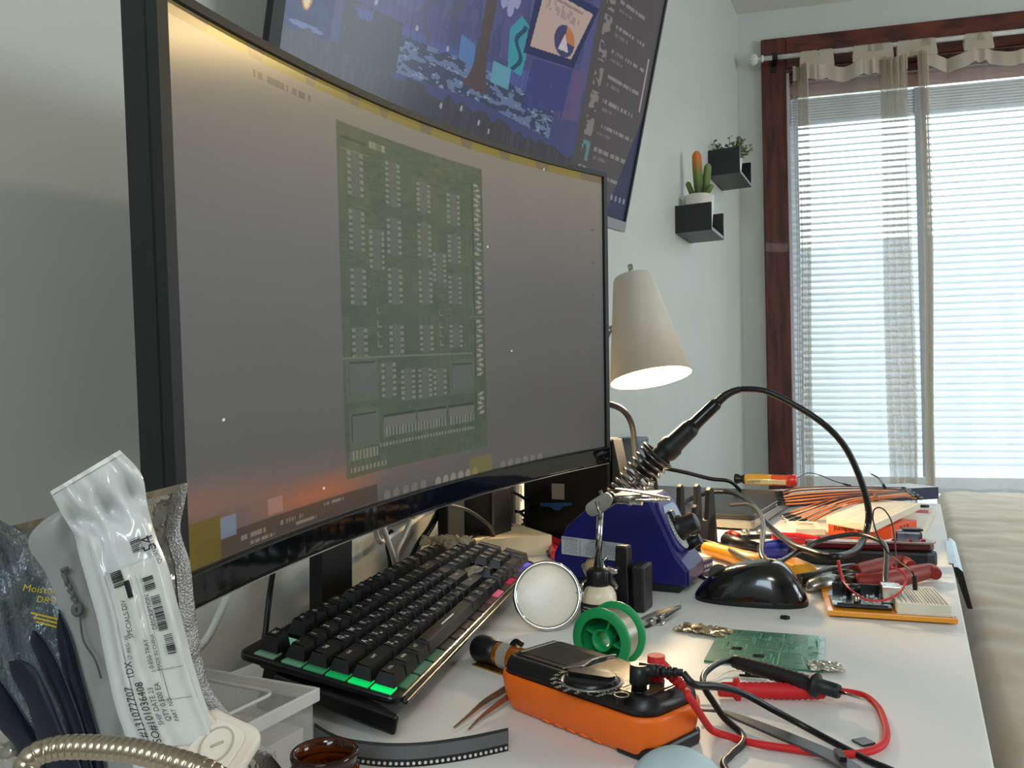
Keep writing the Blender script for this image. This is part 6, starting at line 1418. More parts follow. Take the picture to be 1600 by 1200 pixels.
line(m, 0.62, 0.05, 0.62, 0.95, 0.0006)
for k in range(9): 
    q = 0.04 + 0.012 * k; line(m, 0.72 - q * 0.8, 0.55 - q, 0.72 + q * 0.6, 0.55 - q); line(m, 0.72 + q * 0.6, 0.55 - q, 0.72 + q * 0.6, 0.55 + q)
m.build('traces', trm, gb)
for k in range(30):
    u, v = rr.uniform(0.04, 0.85), rr.uniform(0.08, 0.9)
    for j in range(8): line(mp, u + 0.008 * j, v, u + 0.008 * j + 0.004, v, 0.0006); line(mp, u + 0.008 * j, v + 0.035, u + 0.008 * j + 0.004, v + 0.035, 0.0006)
for k in range(24): line(mp, 0.55 + 0.018 * k, 0.965, 0.56 + 0.018 * k, 0.965, 0.0009)
mp.build('solder_pads', padm, gb)
for u, v in ((0.19, 0.36), (0.40, 0.20)):
    for j in range(9): line(mb, u + 0.011 * j, v, u + 0.011 * j, v + 0.09, 0.0009)
mb.build('dark_pads', mat('dark_pads', (24, 40, 32), 0.4), gb)
p = D(1098, 986, 0.001); crumple(p, 0.050, 0.028, 0.0030, 'foil_scrap', 'crumpled golden lit foil scrap at the far corner of the green circuit board', 'foil', mat('foil_gold', (196, 178, 146), 0.2, 1.0, noise=0.2, scale=200), 21, -8)
p = D(1290, 1043, 0.0022); crumple(p, 0.026, 0.024, 0.0020, 'foil_scrap', 'small silver blue foil scrap on the right corner of the green circuit board', 'foil', foilm, 23, 15)
o_ = D(1178, 1056); a_, b_ = D(1155, 1055, 0.0016), D(1196, 1058, 0.0016)
ph_ = thing('pin_strip', 'short black pin header strip between the green board and red probe', 'connector', o_)
M().tube([a_ - o_, b_ - o_], 0.0011, 4).build('strip', black, ph_); M().box(-0.0022, 0.0022, -0.002, 0.002, 0.0004, 0.0034, T=tr(*(a_.lerp(b_, 0.35) - o_))).build('block', black, ph_)
m = M(); m.tube(crom([D(1095, 1067, 0.001), D(1115, 1062, 0.001), D(1132, 1052, 0.002), D(1144, 1048, 0.003), D(1160, 1049, 0.001)], 8), 0.0006, 6); tag(m.build('bare_wire', mat('wire_white', (226, 220, 206), 0.4)), 'thin white wire curling out from under the black probe', 'wire')
p = D(1358, 1165); o_, h_, L_ = frame(D(1348, 1168), D(1368, 1164)); ch = thing('loose_chip', 'tiny black square chip lying inside the red lead loop', 'chip', o_, h_); M().box(0, L_, 0, L_ * 0.9, 0.0004, 0.0016).build('body', mat('chip_dark', (58, 52, 48), 0.3), ch)
m = M(); 
for k in range(5): m.box(L_ * (0.1 + 0.18 * k), L_ * (0.16 + 0.18 * k), -0.001, 0, 0, 0.0006)
m.build('chip_leads', pinm, ch)

# ---- grey pry tool, tweezers
o_ = D(1220, 1150); pt_ = thing('pry_tool', 'long flat grey plastic pry tool lying over the test leads', 'tool', o_)
cl = [(1092, 1111, 0.0045), (1127, 1114, 0.0045), (1160, 1126, 0.0045), (1220, 1150, 0.0045), (1290, 1180, 0.004), (1330, 1203, 0.004), (1350, 1220, 0.004)]; wd = [0.0012, 0.0016, 0.0044, 0.0058, 0.0062, 0.0060, 0.0052]
P = crom([D(*c) for c in cl], 6); n = len(P); m = M(); vs = []
for k, p in enumerate(P):
    t_ = (P[min(k + 1, n - 1)] - P[max(k - 1, 0)]).normalized(); s_ = Vector((-t_.y, t_.x, 0)) * np.interp(k / (n - 1), np.linspace(0, 1, 7), wd); p = p - o_
    vs += [p - s_, p + s_, p + s_ + Vector((0, 0, 0.0018)), p - s_ + Vector((0, 0, 0.0018))]
m.add(vs, [(4 * k + i, 4 * k + (i + 1) % 4, 4 * k + 4 + (i + 1) % 4, 4 * k + 4 + i) for k in range(n - 1) for i in range(4)] + [(0, 3, 2, 1), (4 * n - 4, 4 * n - 3, 4 * n - 2, 4 * n - 1)])
m.build('blade', mat('pry_grey', (74, 74, 76), 0.32, noise=0.04), pt_, 0.0005)
q = D(1313, 1183, 0.0062) - o_; M().box(-0.002, 0.002, -0.006, 0.006, 0, 0.0025, T=tr(*q) @ rot('Z', 20)).build('raised_tab', black, pt_)
o_ = D(745, 1112); tw = thing('tweezers', 'steel tweezers with open tips sticking out from under the multimeter', 'tweezers', o_)
for cl, wd in (([(709, 1137, 0.002), (733, 1117, 0.004), (755, 1098, 0.006), (784, 1080, 0.008), (815, 1062, 0.008)], [0.0006, 0.0018, 0.0034, 0.0046, 0.005]), ([(732, 1140, 0.002), (752, 1120, 0.004), (775, 1102, 0.006), (800, 1084, 0.008), (828, 1066, 0.008)], [0.0006, 0.0018, 0.0034, 0.0044, 0.005])):
    P = crom([D(*c) for c in cl], 6); n = len(P); m = M(); vs = []
    for k, p in enumerate(P):
        t_ = (P[min(k + 1, n - 1)] - P[max(k - 1, 0)]).normalized(); w_ = np.interp(k / (n - 1), np.linspace(0, 1, 5), wd); s_ = Vector((-t_.y, t_.x, 0)).normalized() * 0.0005; u_ = Vector((0.25 * -t_.y, 0.25 * t_.x, 0.9)) * w_; p = p - o_
        vs += [p - s_ - u_ * 0.5, p + s_ - u_ * 0.5, p + s_ + u_ * 0.5, p - s_ + u_ * 0.5]
    m.add(vs, [(4 * k + i, 4 * k + (i + 1) % 4, 4 * k + 4 + (i + 1) % 4, 4 * k + 4 + i) for k in range(n - 1) for i in range(4)] + [(0, 3, 2, 1), (4 * n - 4, 4 * n - 3, 4 * n - 2, 4 * n - 1)]); m.build('tine', mat('tweezer_steel', (186, 170, 152), 0.25, 0.9), tw)

# ---- amber cylinder with black clip head
a_, b_ = D(752, 1013, 0.0115), D(872, 1050, 0.0115); o_ = D(800, 1028)
tb_ = thing('amber_tube', 'amber brown tube with a black clip head lying behind the multimeter', 'tube', o_)
T = tr(*(-o_)) @ zaxm(a_, b_ - a_); L_ = (b_ - a_).length
M().lathe([(0.0085, 0.020), (0.0100, 0.022), (0.0100, L_), (0.008, L_ + 0.002)], 32, T=T).build('body', mat('amber_film', (190, 104, 18), 0.14, 0.35, coat=0.6), tb_)
M().lathe([(0.0104, 0.027), (0.0104, 0.038)], 32, T=T, cap0=False, cap1=False).build('white_band', mat('band_grey', (160, 152, 140), 0.3), tb_)
m = M(); m.lathe([(0.004, -0.006), (0.0095, -0.004), (0.0112, 0.0), (0.0112, 0.010), (0.0095, 0.014), (0.0095, 0.021)], 28, T=T); m.build('head', black, tb_)
m = M(); vr = (EYE - a_); sd_ = (b_ - a_).normalized(); 
m.box(-0.0105, 0.0105, -0.0118, -0.0103, 0.0, L_ * 0.5, T=T); m.build('brass_strip', mat('brass', (190, 150, 80), 0.25, 0.9), tb_)
q = T @ Vector((0, 0, 0.036)); m = M(); m.tube(crom([q + Vector((0, 0, 0.010)), q + Vector((0.004, 0.0, 0.0135)), q + Vector((0.010, -0.002, 0.012))], 5), 0.0022, 8); m.build('clip', black, tb_)

# ---- black component tape standing on edge
o_ = D(640, 1190); tp = thing('component_tape', 'curved black component carrier tape standing on edge in front of the keyboard', 'tape', o_)
base = crom([D(492, 1165), D(515, 1180), D(545, 1191), D(600, 1198), D(660, 1197), D(730, 1187), D(794, 1173)], 12); hT = 0.0138; n = len(base)
m = M(); vs = []
for p in base: p = p - o_; vs += [p, p + Vector((0, 0, hT))]
m.add(vs, [(2 * k, 2 * k + 2, 2 * k + 3, 2 * k + 1) for k in range(n - 1)], smooth=True); m.build('strip', mat('tape_black', (40, 40, 41), 0.4), tp, solid=0.0006)
mh_, mp_ = M(), M()
acc = 0; tot = sum((base[k + 1] - base[k]).length for k in range(n - 1)); 
def along(s_):
    a = 0
    for k in range(n - 1):
        l = (base[k + 1] - base[k]).length
        if a + l >= s_: return base[k].lerp(base[k + 1], (s_ - a) / l), (base[k + 1] - base[k]).normalized()
        a += l
    return base[-1], (base[-1] - base[-2]).normalized()
for k in range(40):
    p, t_ = along(tot * (k + 0.5) / 40); nn = Vector((t_.y, -t_.x, 0)); p = p - o_ + nn * 0.0006
    T = axm(p + Vector((0, 0, 0.0022)), t_, (0, 0, 1)); mh_.prism([(0.00095 * math.cos(a), 0.00095 * math.sin(a)) for a in [2 * math.pi * j / 12 for j in range(12)]], -0.0002, 0.0002, T=T)
    T = axm(p + Vector((0, 0, 0.0082)), t_, (0, 0, 1)); mp_.box(-0.0017, 0.0017, -0.0034, 0.0040, -0.0002, 0.0002, T=T)
mh_.build('sprocket_holes', mat('hole_white', (214, 208, 200), 0.6), tp); mp_.build('pockets', mat('pocket_grey', (96, 96, 98), 0.22), tp)

# ---- amber glass jar
jp = AY(507, 1171, 0.335); jz = jp.z - TZ
jar = thing('glass_jar', 'open brown glass jar with screw neck at the front of the desk', 'jar', Vector((jp.x, jp.y, TZ)))
amg = mat('amber_glass', (116, 56, 10), 0.04, trans=0.9, ior=1.45, noise=0.0)
R0 = 52 / 1250 * (Vector((jp.x, jp.y, 0)).dot(Vector((RB @ Vector((0, 0, 1))))) )
zt = jz
m = M(); pr = [(R0 * 1.05, 0.0), (R0 * 1.15, 0.004), (R0 * 1.15, zt - 0.030), (R0 * 0.99, zt - 0.022), (R0 * 0.97, zt - 0.014), (R0 * 1.02, zt - 0.012), (R0 * 1.02, zt - 0.009), (R0 * 0.96, zt - 0.008), (R0 * 0.96, zt - 0.0035), (R0 * 1.0, zt - 0.003), (R0 * 1.0, zt - 0.0008), (R0 * 0.95, zt), (R0 * 0.86, zt - 0.0006), (R0 * 0.84, zt - 0.008), (R0 * 0.84, zt - 0.024), (R0 * 1.05, zt - 0.034), (R0 * 1.05, 0.004), (0.0005, 0.003)]
m.lathe(pr, 56); m.build('glass_body', amg, jar)

# ---- clear plastic box
P0 = D(489, 1192); ztop = AP(493, 1076, P0, Vector((0.75, -0.66, 0))).z - TZ
dA = D(380, 1131, ztop) - Vector((P0.x, P0.y, TZ + ztop)); dA.z = 0; dA.normalize()
hA = math.atan2(dA.y, dA.x)
cb = thing('plastic_box', 'clear plastic storage box with lid beside the silver bag', 'box', P0, hA)
clr = film('clear_plastic', (214, 214, 208), 0.20, 0.12, 0.55); clr2 = film('clear_plastic_edge', (222, 220, 212), 0.66, 0.2, 0.5)
bx, by = 0.088, -0.098
m = M()
for q in ((0, bx, -0.0012, 0), (0, bx, by, by + 0.0012), (0, 0.0012, by, 0), (bx - 0.0012, bx, by, 0)): m.box(q[0], q[1], q[2], q[3], 0.0, ztop - 0.005)
m.box(0, bx, by, 0, 0, 0.0012); m.build('tray', clr, cb)
m = M(); m.box(-0.0025, bx + 0.0025, by - 0.0025, 0.0025, ztop - 0.001, ztop); m.build('lid', clr, cb)
m = M(); 
for q in ((-0.003, bx + 0.003, 0.001, 0.0032), (-0.003, bx + 0.003, by - 0.0032, by - 0.001), (-0.0032, -0.001, by, 0.001), (bx + 0.001, bx + 0.0032, by, 0.001)): m.box(q[0], q[1], q[2], q[3], ztop - 0.0075, ztop + 0.0005)
m.build('lid_rim', clr2, cb, 0.0008)
m = M(); m.tube([Vector((x, y, ztop + 0.0004)) for x, y in roundrect(0.014, bx - 0.014, by + 0.014, -0.016, 0.008)], 0.0012, 6, closed=True); m.build('lid_ridge', clr2, cb)
M().box(0.004, bx - 0.006, by + 0.006, -0.004, 0.0015, ztop * 0.5).build('white_contents', mat('box_contents', (206, 198, 188), 0.7), cb)
vs, fs = textmesh('HEMT · 25', 0.006); m = M(); m.add(vs, fs, T=Matrix(((-1, 0, 0, 0.045), (0, 0, 1, 0.0006), (0, 1, 0, ztop * 0.40), (0, 0, 0, 1)))); m.build('faint_print', mat('faint_print', (150, 146, 140), 0.7), cb)

# ---- pale blue rounded thing at the front and wire loops
p = D(1065, 1200); o_ = AY(1062, 1195, 0.41)
bl_ = M(); bl_.grid(lambda u, v: (o_.x + 0.030 * math.cos(2 * math.pi * u) * math.sin(math.pi / 2 * (0.001 + v)), o_.y + 0.022 * math.sin(2 * math.pi * u) * math.sin(math.pi / 2 * (0.001 + v)), TZ + max(0.002, (AY(1050, 1166, 0.41).z - TZ)) * math.cos(math.pi / 2 * v)), 40, 14)
tag(bl_.build('blue_cap', mat('pale_blue', (186, 204, 206), 0.5)), 'pale blue smooth rounded cap at the front edge before the multimeter', 'cap')
# ================================================================ BAGS AND PACKETS AT THE NEAR LEFT
_dir = ray(170, 600); _dir.z = 0; _dir.normalize()
DK = 0.84                                   # how far the whole packet group stands from the eye
def V_(px, py, d):                          # point on the upright plane that faces the eye at horizontal distance d
    p = AP(px, py, EYE + _dir * d * DK, _dir)
    return p
_acr = Vector((_dir.y, -_dir.x, 0))         # to the right along that plane
def lerp_poly(pts, q):                      # point at fraction q of a pixel polyline
    n = len(pts) - 1; k = min(int(q * n), n - 1); f_ = q * n - k
    c = crom([(x, y, 0) for x, y in pts], 12); i = q * (len(c) - 1); j = min(int(i), len(c) - 2); return c[j].lerp(c[j + 1], i - j)
def sheet(left, right, d, bulge=0.0, wr=0.0, seed=0, nu=24, nv=60, tilt=0.0, m=None, rib=None):
    """film sheet between two outlines; bulges towards the eye, with creases; returns builder and surface function"""
    r3 = random.Random(seed); ph = [r3.uniform(0, 6.28) for _ in range(12)]
    def even(pts):
        c = crom([(x, y, 0) for x, y in pts], 12); L_ = [0]
        for a, b in zip(c, c[1:]): L_.append(L_[-1] + (b - a).length)
        out = []; j = 0
        for k in range(201):
            s_ = L_[-1] * k / 200
            while j < len(c) - 2 and L_[j + 1] < s_: j += 1
            out.append(c[j].lerp(c[j + 1], (s_ - L_[j]) / max(1e-9, L_[j + 1] - L_[j])))
        return out
    cl, crr = even(left), even(right)
    def at(c, q): i = q * (len(c) - 1); j = min(int(i), len(c) - 2); return c[j].lerp(c[j + 1], i - j)
    def fn(u, v, back=False):
        a, b = at(cl, v), at(crr, v); p = a.lerp(b, u)
        e = math.sin(math.pi * min(max(u, 0), 1)) ** 0.7
        w_ = wr * (math.sin(9 * u + 14 * v + ph[0] + 2 * math.sin(7 * v + ph[1])) * 0.5 + 0.35 * math.sin(23 * u - 9 * v + ph[2] + 1.5 * math.sin(11 * u + ph[3])) + 0.3 * abs(math.sin(31 * v + 12 * u + ph[4])) + 0.22 * abs(math.sin(17 * u + 41 * v + ph[5])))
        k = bulge * e * (0.55 + 0.45 * math.sin(math.pi * min(1, v * 1.2)))
        dd = d - (k if not back else -k * 0.6) - w_ * (0.25 + 0.75 * e) + tilt * (1 - v)
        if rib: dd -= rib(u, v)
        return V_(p.x, p.y, dd)
    m = m or M()
    m.grid(lambda u, v: fn(u, v), nu, nv)
    return m, fn
def on(fn, body, size, u, v, m, alongv=True, lu=0.2, lv=0.8, off=0.0024, cyc=False, xs=1.0):
    """lettering laid onto a sheet: reads upwards along the sheet, letter tops to the left"""
    size *= DK * 1.0
    vs, fs = textmesh(body, size); W_ = (fn(0.9, v) - fn(0.1, v)).length / 0.8; H_ = (fn(u, min(1, v + 0.05)) - fn(u, max(0, v - 0.05))).length / (min(1, v + 0.05) - max(0, v - 0.05))
    out = []
    for x, y, z in vs:
        x *= xs
        q = fn(u - y / W_, v - x / H_); out.append(q + (EYE - q).normalized() * off)
    m.add(out, fs)
def patch(fn, u0, u1, v0, v1, m, nu=4, nv=6, off=0.0006):
    m.grid(lambda a, b: (lambda q: q + (EYE - q).normalized() * off)(fn(u0 + (u1 - u0) * a, v0 + (v1 - v0) * b)), nu, nv)

# silver shielding bag, the hindmost of the packets
silver = film('shielding_film', (186, 182, 174), 0.72, 0.10, 0.8, 0.35, 14, metal=0.9)
sealm = mat('silver_seal', (136, 132, 128), 0.28, 0.9, scale=900, noise=0.12, bump=0.3)
FL = [(-40, 836), (-44, 900), (-44, 980), (-40, 1060), (-30, 1130), (-20, 1262)]
FR = [(295, 753), (288, 790), (282, 830), (297, 880), (303, 935), (312, 1000), (324, 1062), (350, 1105), (392, 1148), (440, 1200), (470, 1262)]
fb_ = thing('silver_bag', 'tall crinkled silver shielding bag standing behind the white mailing bag', 'bag', Vector((*(V_(200, 1150, 0.53).xy), TZ)))
ob = fb_.location
def relm(m, o): 
    m.v = [p - o for p in m.v]; return m
m, ffn = sheet(FL, FR, 0.53, 0.012, 0.005, 31, 60, 110); relm(m, ob).build('film', silver, fb_)
m = M(); m.grid(lambda u, v: ffn(0.93 + 0.07 * u, v) + (EYE - ffn(0.93 + 0.07 * u, v)).normalized() * 0.0008, 6, 90); relm(m, ob).build('side_seal', sealm, fb_)
m = M(); m.grid(lambda u, v: ffn(u, 0.022 * v) + (EYE - ffn(u, 0.022 * v)).normalized() * 0.0008, 50, 3); relm(m, ob).build('top_seal', mat('brown_seal', (150, 138, 116), 0.3, 0.7), fb_)
# white sticker on it with print
lab = M(); c4 = [(160, 1072), (172, 1068), (198, 1150), (196, 1168), (176, 1168)]
lab.add([V_(x, y, 0.497) for x, y in c4], [tuple(range(5))]); relm(lab, ob).build('sticker', paper, fb_)
m = M(); rr = random.Random(6)
for k in range(9):
    for j in range(2):
        x, y = 166 + k * 2.6 + j * 13, 1078 + k * 9.5
        if x > 196: continue
        w_, h_ = (9, 4) if rr.random() < 0.6 else (8, 7)
        m.add([V_(x, y, 0.4965), V_(x + w_, y - 1.5, 0.4965), V_(x + w_ + h_ * 0.3, y + h_ - 1.5, 0.4965), V_(x + h_ * 0.3, y + h_, 0.4965)], [(0, 1, 2, 3)])
relm(m, ob).build('sticker_print', ink, fb_)

# dark teal film bag with yellow print at the left
tl = thing('dark_bag', 'dark glossy film bag with yellow print, leftmost of the packets', 'bag', Vector((*(V_(10, 1000, 0.515).xy), TZ))); ob = tl.location
m, tfn = sheet([(-60, 810), (-60, 900), (-60, 1000), (-60, 1120)], [(0, 812), (40, 838), (74, 892), (94, 950), (110, 1005), (126, 1060), (150, 1150)], 0.515, 0.008, 0.005, 12, 24, 40)
relm(m, ob).build('film', film('teal_film', (66, 84, 92), 0.86, 0.12, 0.6, 0.3, 30), tl)
yl = mat('yellow_print', (206, 180, 40), 0.5); m = M()
vd_ = (V_(70, 920, 0.49))
def flat_text(body, size, px, py, d, ang, mm_, xs=1.0):
    vs, fs = textmesh(body, size * DK); c = V_(px, py, d); ca, sa = math.cos(math.radians(ang)), math.sin(math.radians(ang))
    mm_.add([c + _acr * ((x * xs) * ca - y * sa) + Vector((0, 0, 1)) * ((x * xs) * sa + y * ca) for x, y, z in vs], fs)
flat_text('Moisture', 0.0050, 66, 922, 0.495, -14, m); flat_text('DRY', 0.0046, 72, 938, 0.495, -14, m)
for k in range(3): a = [V_(48 + 4 * k, 956 + 7 * k, 0.495), V_(90 + 3 * k, 966 + 7 * k, 0.495), V_(90 + 3 * k, 969 + 7 * k, 0.495), V_(48 + 4 * k, 959 + 7 * k, 0.495)]; m.add(a, [(0, 1, 2, 3)])
relm(m, ob).build('print', yl, tl)

# frosted grey sleeve between the dark pouches and the mailing bag
gr = thing('frosted_sleeve', 'frosted grey plastic sleeve directly behind the white mailing bag', 'sleeve', Vector((*(V_(140, 1100, 0.485).xy), TZ))); ob = gr.location
m, gfn = sheet([(92, 798), (58, 822), (44, 852), (74, 900), (94, 955), (117, 1013), (134, 1083), (150, 1150), (168, 1262)], [(130, 784), (190, 800), (200, 860), (220, 920), (235, 980), (245, 1040), (255, 1100), (262, 1160), (270, 1262)], 0.486, 0.004, 0.0025, 7, 20, 50)
relm(m, ob).build('film', mat('frosted_plastic', (146, 148, 146), 0.4, noise=0.04, scale=20), gr)
m = M()
for pts in ([(95, 893), (101, 889), (107, 888)], [(98, 896), (103, 905), (106, 915)], [(106, 912), (110, 918), (108, 925)], [(109, 924), (115, 928), (113, 936)], [(113, 935), (118, 938), (119, 944)]):
    m.tube([V_(x, y, 0.478) for x, y in pts], 0.0010, 5)
m.tube([V_(121 + 5 * math.cos(a), 952 + 7 * math.sin(a), 0.478) for a in [6.283 * k / 14 for k in range(14)]], 0.0014, 5, closed=True)
m.tube([V_(x, y, 0.478) for x, y in crom([(125, 962, 0), (130, 1000, 0), (148, 1030, 0), (158, 1060, 0)], 6) for x, y in [(x, y)]] if False else [V_(p.x, p.y, 0.478) for p in crom([(125, 962, 0), (130, 1000, 0), (148, 1030, 0), (158, 1060, 0)], 6)], 0.0004, 4)
relm(m, ob).build('faint_script', mat('grey_print', (92, 92, 92), 0.6), gr)

# navy pouches fanned out at the left
navy = mat('navy_plastic', (16, 26, 44), 0.42, rgb2=(9, 15, 27), scale=8)
def tongue(label, left, right, d, seed):
    o = Vector((*(V_(60, 1150, d).xy), TZ)); th = thing('navy_pouch', label, 'pouch', o, group='navy pouches fanned out at the near left')
    m, f = sheet(left, right, d, 0.003, 0.0003, seed, 14, 30); relm(m, o).build('panel', navy, th)
    e = M(); e.tube([f(k / 20 * 0.0 + 1.0, k / 30) - o for k in range(31)], 0.0005, 5); e.build('edge_seam', mat('navy_seam', (58, 70, 88), 0.4), th)
tongue('navy blue pouch tucked against the frosted grey sleeve, tallest of the fan', [(91, 962), (88, 985), (92, 1020), (105, 1080), (130, 1160), (150, 1262)], [(92, 953), (112, 1000), (128, 1060), (142, 1110), (156, 1160), (175, 1262)], 0.483, 3)
tongue('navy blue pouch with rounded top, second from the frosted sleeve', [(50, 985), (47, 1004), (58, 1030), (75, 1070), (100, 1130), (128, 1262)], [(56, 985), (72, 1004), (92, 1040), (112, 1090), (132, 1150), (156, 1262)], 0.478, 4)
tongue('navy blue pouch with rounded top, third from the frosted sleeve', [(13, 1033), (20, 1060), (44, 1105), (56, 1150), (72, 1200), (90, 1262)], [(36, 1031), (56, 1044), (78, 1085), (100, 1140), (122, 1190), (146, 1262)], 0.472, 5)
tongue('narrow dark blue pouch at the very left edge, lowest of the fan', [(-30, 1050), (-24, 1100), (0, 1140), (30, 1180), (40, 1262)], [(2, 1064), (22, 1092), (42, 1124), (62, 1152), (84, 1200), (100, 1262)], 0.480, 6)

# grey storage box behind the pouches at the left edge
o_ = V_(20, 1150, 0.56); gb2 = thing('grey_box', 'grey box with pale rim behind the navy pouches at the left', 'box', Vector((o_.x, o_.y, TZ)), math.atan2(_acr.y, _acr.x))
hz = V_(20, 1130, 0.56).z - TZ
M().box(-0.06, 0.085, 0.0, 0.05, 0, hz - 0.004).build('body', mat('grey_box_plastic', (118, 112, 100), 0.6), gb2, 0.002)
M().box(-0.062, 0.087, -0.002, 0.052, hz - 0.004, hz).build('rim', mat('pale_rim', (196, 194, 184), 0.5), gb2, 0.001)

# white mailing bag with printed label
WL = [(78, 768), (98, 806), (116, 836), (122, 862), (136, 912), (152, 968), (160, 1010), (170, 1060), (182, 1110), (200, 1165), (222, 1262)]
WR = [(187, 703), (221, 741), (231, 792), (244, 838), (262, 884), (274, 930), (290, 990), (304, 1045), (322, 1100), (348, 1165), (380, 1262)]
wb = thing('mailing_bag', 'white plastic mailing bag with printed barcodes standing in front of the silver bag', 'bag', Vector((*(V_(260, 1150, 0.465).xy), TZ))); ob = wb.location
whitef = mat('white_film', (206, 210, 208), 0.16, noise=0.02, scale=30, coat=0.5)
def pleat(u, v): return 0.010 * math.exp(-((v - 0.13) / 0.05) ** 2) * (math.sin(u * 19 + 2 * math.sin(v * 20)) * 0.5 - 0.9) + 0.004 * math.exp(-((u - 0.20) / 0.05) ** 2) + 0.003 * math.exp(-((u - 0.9) / 0.06) ** 2)
m, wfn = sheet(WL, WR, 0.462, 0.012, 0.0022, 17, 40, 110, rib=pleat); m2, _ = sheet(WL, WR, 0.472, 0.0, 0.002, 18, 16, 40, m=m)
relm(m, ob).build('film', whitef, wb)
m = M(); m.grid(lambda u, v: wfn(u, 0.012 * v) + (EYE - wfn(u, 0.012 * v)).normalized() * 0.0006, 40, 2); relm(m, ob).build('pinked_edge', mat('pinked_edge', (226, 226, 220), 0.3), wb)
m = M(); patch(wfn, 0.24, 0.92, 0.30, 0.82, m, 30, 70, 0.0010); relm(m, ob).build('printed_label', mat('label_white', (206, 207, 202), 0.35, coat=0.4), wb)
m = M()
def bars(u0, u1, v0, v1, n, seed):
    r4 = random.Random(seed); v = v0; st = (v1 - v0) / n
    for k in range(n):
        w_ = st * r4.uniform(0.25, 0.85); patch(wfn, u0, u1, v, v + w_, m, 3, 2, 0.0020); v += st
bars(0.66, 0.80, 0.235, 0.275, 9, 1); bars(0.66, 0.79, 0.345, 0.385, 8, 2); bars(0.70, 0.81, 0.40, 0.50, 22, 3); bars(0.74, 0.84, 0.51, 0.565, 11, 4); bars(0.30, 0.44, 0.30, 0.345, 9, 5)
patch(wfn, 0.43, 0.50, 0.335, 0.385, m, 3, 4, 0.0020)
on(wfn, 'INV#131072707', 0.0056, 0.20, 0.735, m); on(wfn, 'SO#101036408', 0.0056, 0.33, 0.715, m)
for txt, s_, u, v in (('SHIP DATE 23', 0.0036, 0.44, 0.70), ('1DX', 0.0048, 0.26, 0.585), ('QTY 0.500 EA', 0.0038, 0.53, 0.69), ('MADE IN CHINA', 0.0026, 0.61, 0.55), ('0.050 TRAY', 0.0032, 0.52, 0.55), ('17  PKG  10', 0.0026, 0.30, 0.52), ('SPECIALS DIV', 0.0034, 0.36, 0.44), ('PART  NO', 0.0030, 0.62, 0.715), ('54', 0.0085, 0.885, 0.262), ('QUANTITY', 0.0030, 0.93, 0.285), ('DESCRIPTION', 0.0030, 0.66, 0.44)):
    on(wfn, txt, s_, u, v, m)
relm(m, ob).build('lettering', ink, wb)
m = M()
for u in (0.52, 0.585, 0.64): patch(wfn, u, u + 0.004, 0.33, 0.60, m, 1, 40, 0.0020)
for v in (0.60, 0.685): patch(wfn, 0.50, 0.88, v, v + 0.0015, m, 20, 1, 0.0020)
patch(wfn, 0.62, 0.63, 0.60, 0.685, m, 1, 12, 0.0020)
relm(m, ob).build('form_lines', mat('form_grey', (120, 120, 118), 0.6), wb)

# white square device in the lower mouth of the bags
dv = thing('white_charger', 'white rounded square device with a ring on its face below the mailing bag', 'device', Vector((*(V_(340, 1170, 0.45).xy), TZ))); ob = dv.location
c = V_(338, 1166, 0.45); ex = (V_(392, 1163, 0.45) - V_(335, 1108, 0.45)).normalized(); nrm_ = (EYE - c).normalized(); nrm_ = (nrm_ + Vector((0, 0, 0.75))).normalized()
T = tr(*(-ob)) @ zaxm(c, nrm_, ex.cross(nrm_)); 
ez = nrm_; ex = (ex - ez * ex.dot(ez)).normalized(); ey = ez.cross(ex); q = c - ob
T = Matrix(((ex.x, ey.x, ez.x, q.x), (ex.y, ey.y, ez.y, q.y), (ex.z, ey.z, ez.z, q.z), (0, 0, 0, 1)))
s_ = 0.0185 * DK
M().prism(roundrect(-s_, s_, -s_, s_, 0.007), -0.007, 0.0).build('body', mat('device_white', (224, 214, 198), 0.35), dv, 0.002)
M().prism(roundrect(-s_ * 0.62, s_ * 0.62, -s_ * 0.72, s_ * 0.72, 0.006), 0.0, 0.0012).build('raised_pad', mat('device_pad', (230, 222, 206), 0.3), dv, 0.0005)
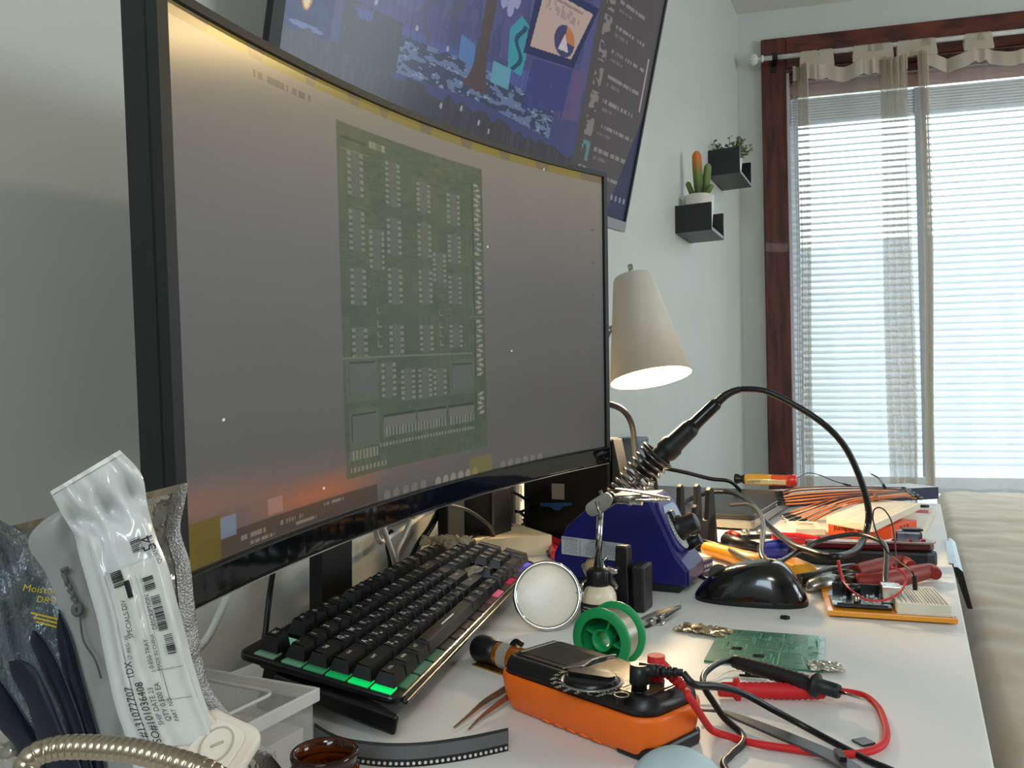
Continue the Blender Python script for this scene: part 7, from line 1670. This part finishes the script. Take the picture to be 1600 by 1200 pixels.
m = M(); m.tube([(s_ * 0.40 * math.cos(a), s_ * 0.55 * math.sin(a), 0.0013) for a in [6.283 * k / 32 for k in range(32)]], 0.0005, 5, closed=True); m.build('ring', mat('ring_beige', (186, 176, 160), 0.4), dv)
m = M(); m.tube([(-s_ * 0.1, -s_ * 0.12, 0.0013), (0, 0, 0.0013), (s_ * 0.12, s_ * 0.16, 0.0013)], 0.0006, 5); m.build('mark', mat('ring_beige', (186, 176, 160), 0.4), dv)
M().prism(roundrect(-s_ * 2.1, s_ * 1.0, -s_ * 1.4, s_ * 0.8, 0.004), -0.010, -0.0075, T=T @ Matrix.Identity(4)) if False else None
for ch in [o for o in bpy.data.objects if o.parent == dv]: ch.matrix_local = T
# white cardboard under the device
cd = M(); cd.add([V_(x, y, 0.458) for x, y in ((226, 1172), (306, 1104), (330, 1118), (392, 1205), (340, 1262), (240, 1262))] + [V_(x, y, 0.468) for x, y in ((226, 1172), (306, 1104), (330, 1118), (392, 1205), (340, 1262), (240, 1262))], [(0, 1, 2, 3, 4, 5), (11, 10, 9, 8, 7, 6)] + [(i, 6 + i, 6 + (i + 1) % 6, (i + 1) % 6) for i in range(6)])
tag(cd.build('white_card', mat('white_cardboard', (222, 214, 200), 0.6)), 'white card sheet behind the rounded square device', 'card')

# flexible metal gooseneck across the lower left corner
gp = [V_(x, y, d) for x, y, d in ((20, 1262, 0.40), (34, 1215, 0.40), (52, 1182, 0.40), (88, 1169, 0.40), (135, 1167, 0.395), (200, 1172, 0.385), (262, 1186, 0.375), (330, 1210, 0.365), (400, 1262, 0.36))]
gp[0].z = max(gp[0].z, TZ); gp[-1].z = max(gp[-1].z, TZ)
C_ = crom(gp, 60); n = len(C_); acc = 0; P2, R2 = [], []
pitch = 0.0027; rad = 0.0044
for k in range(n):
    if k: acc += (C_[k] - C_[k - 1]).length
    P2.append(C_[k]); R2.append(rad * (0.90 + 0.10 * abs(math.sin(math.pi * acc / pitch)) ** 0.6))
m = M(); m.tube(P2, R2, 20); gn = m.build('gooseneck', mat('gooseneck_steel', (172, 160, 140), 0.28, 0.95, noise=0.06)); tag(gn, 'ribbed flexible metal gooseneck arching in front of the bags', 'gooseneck')
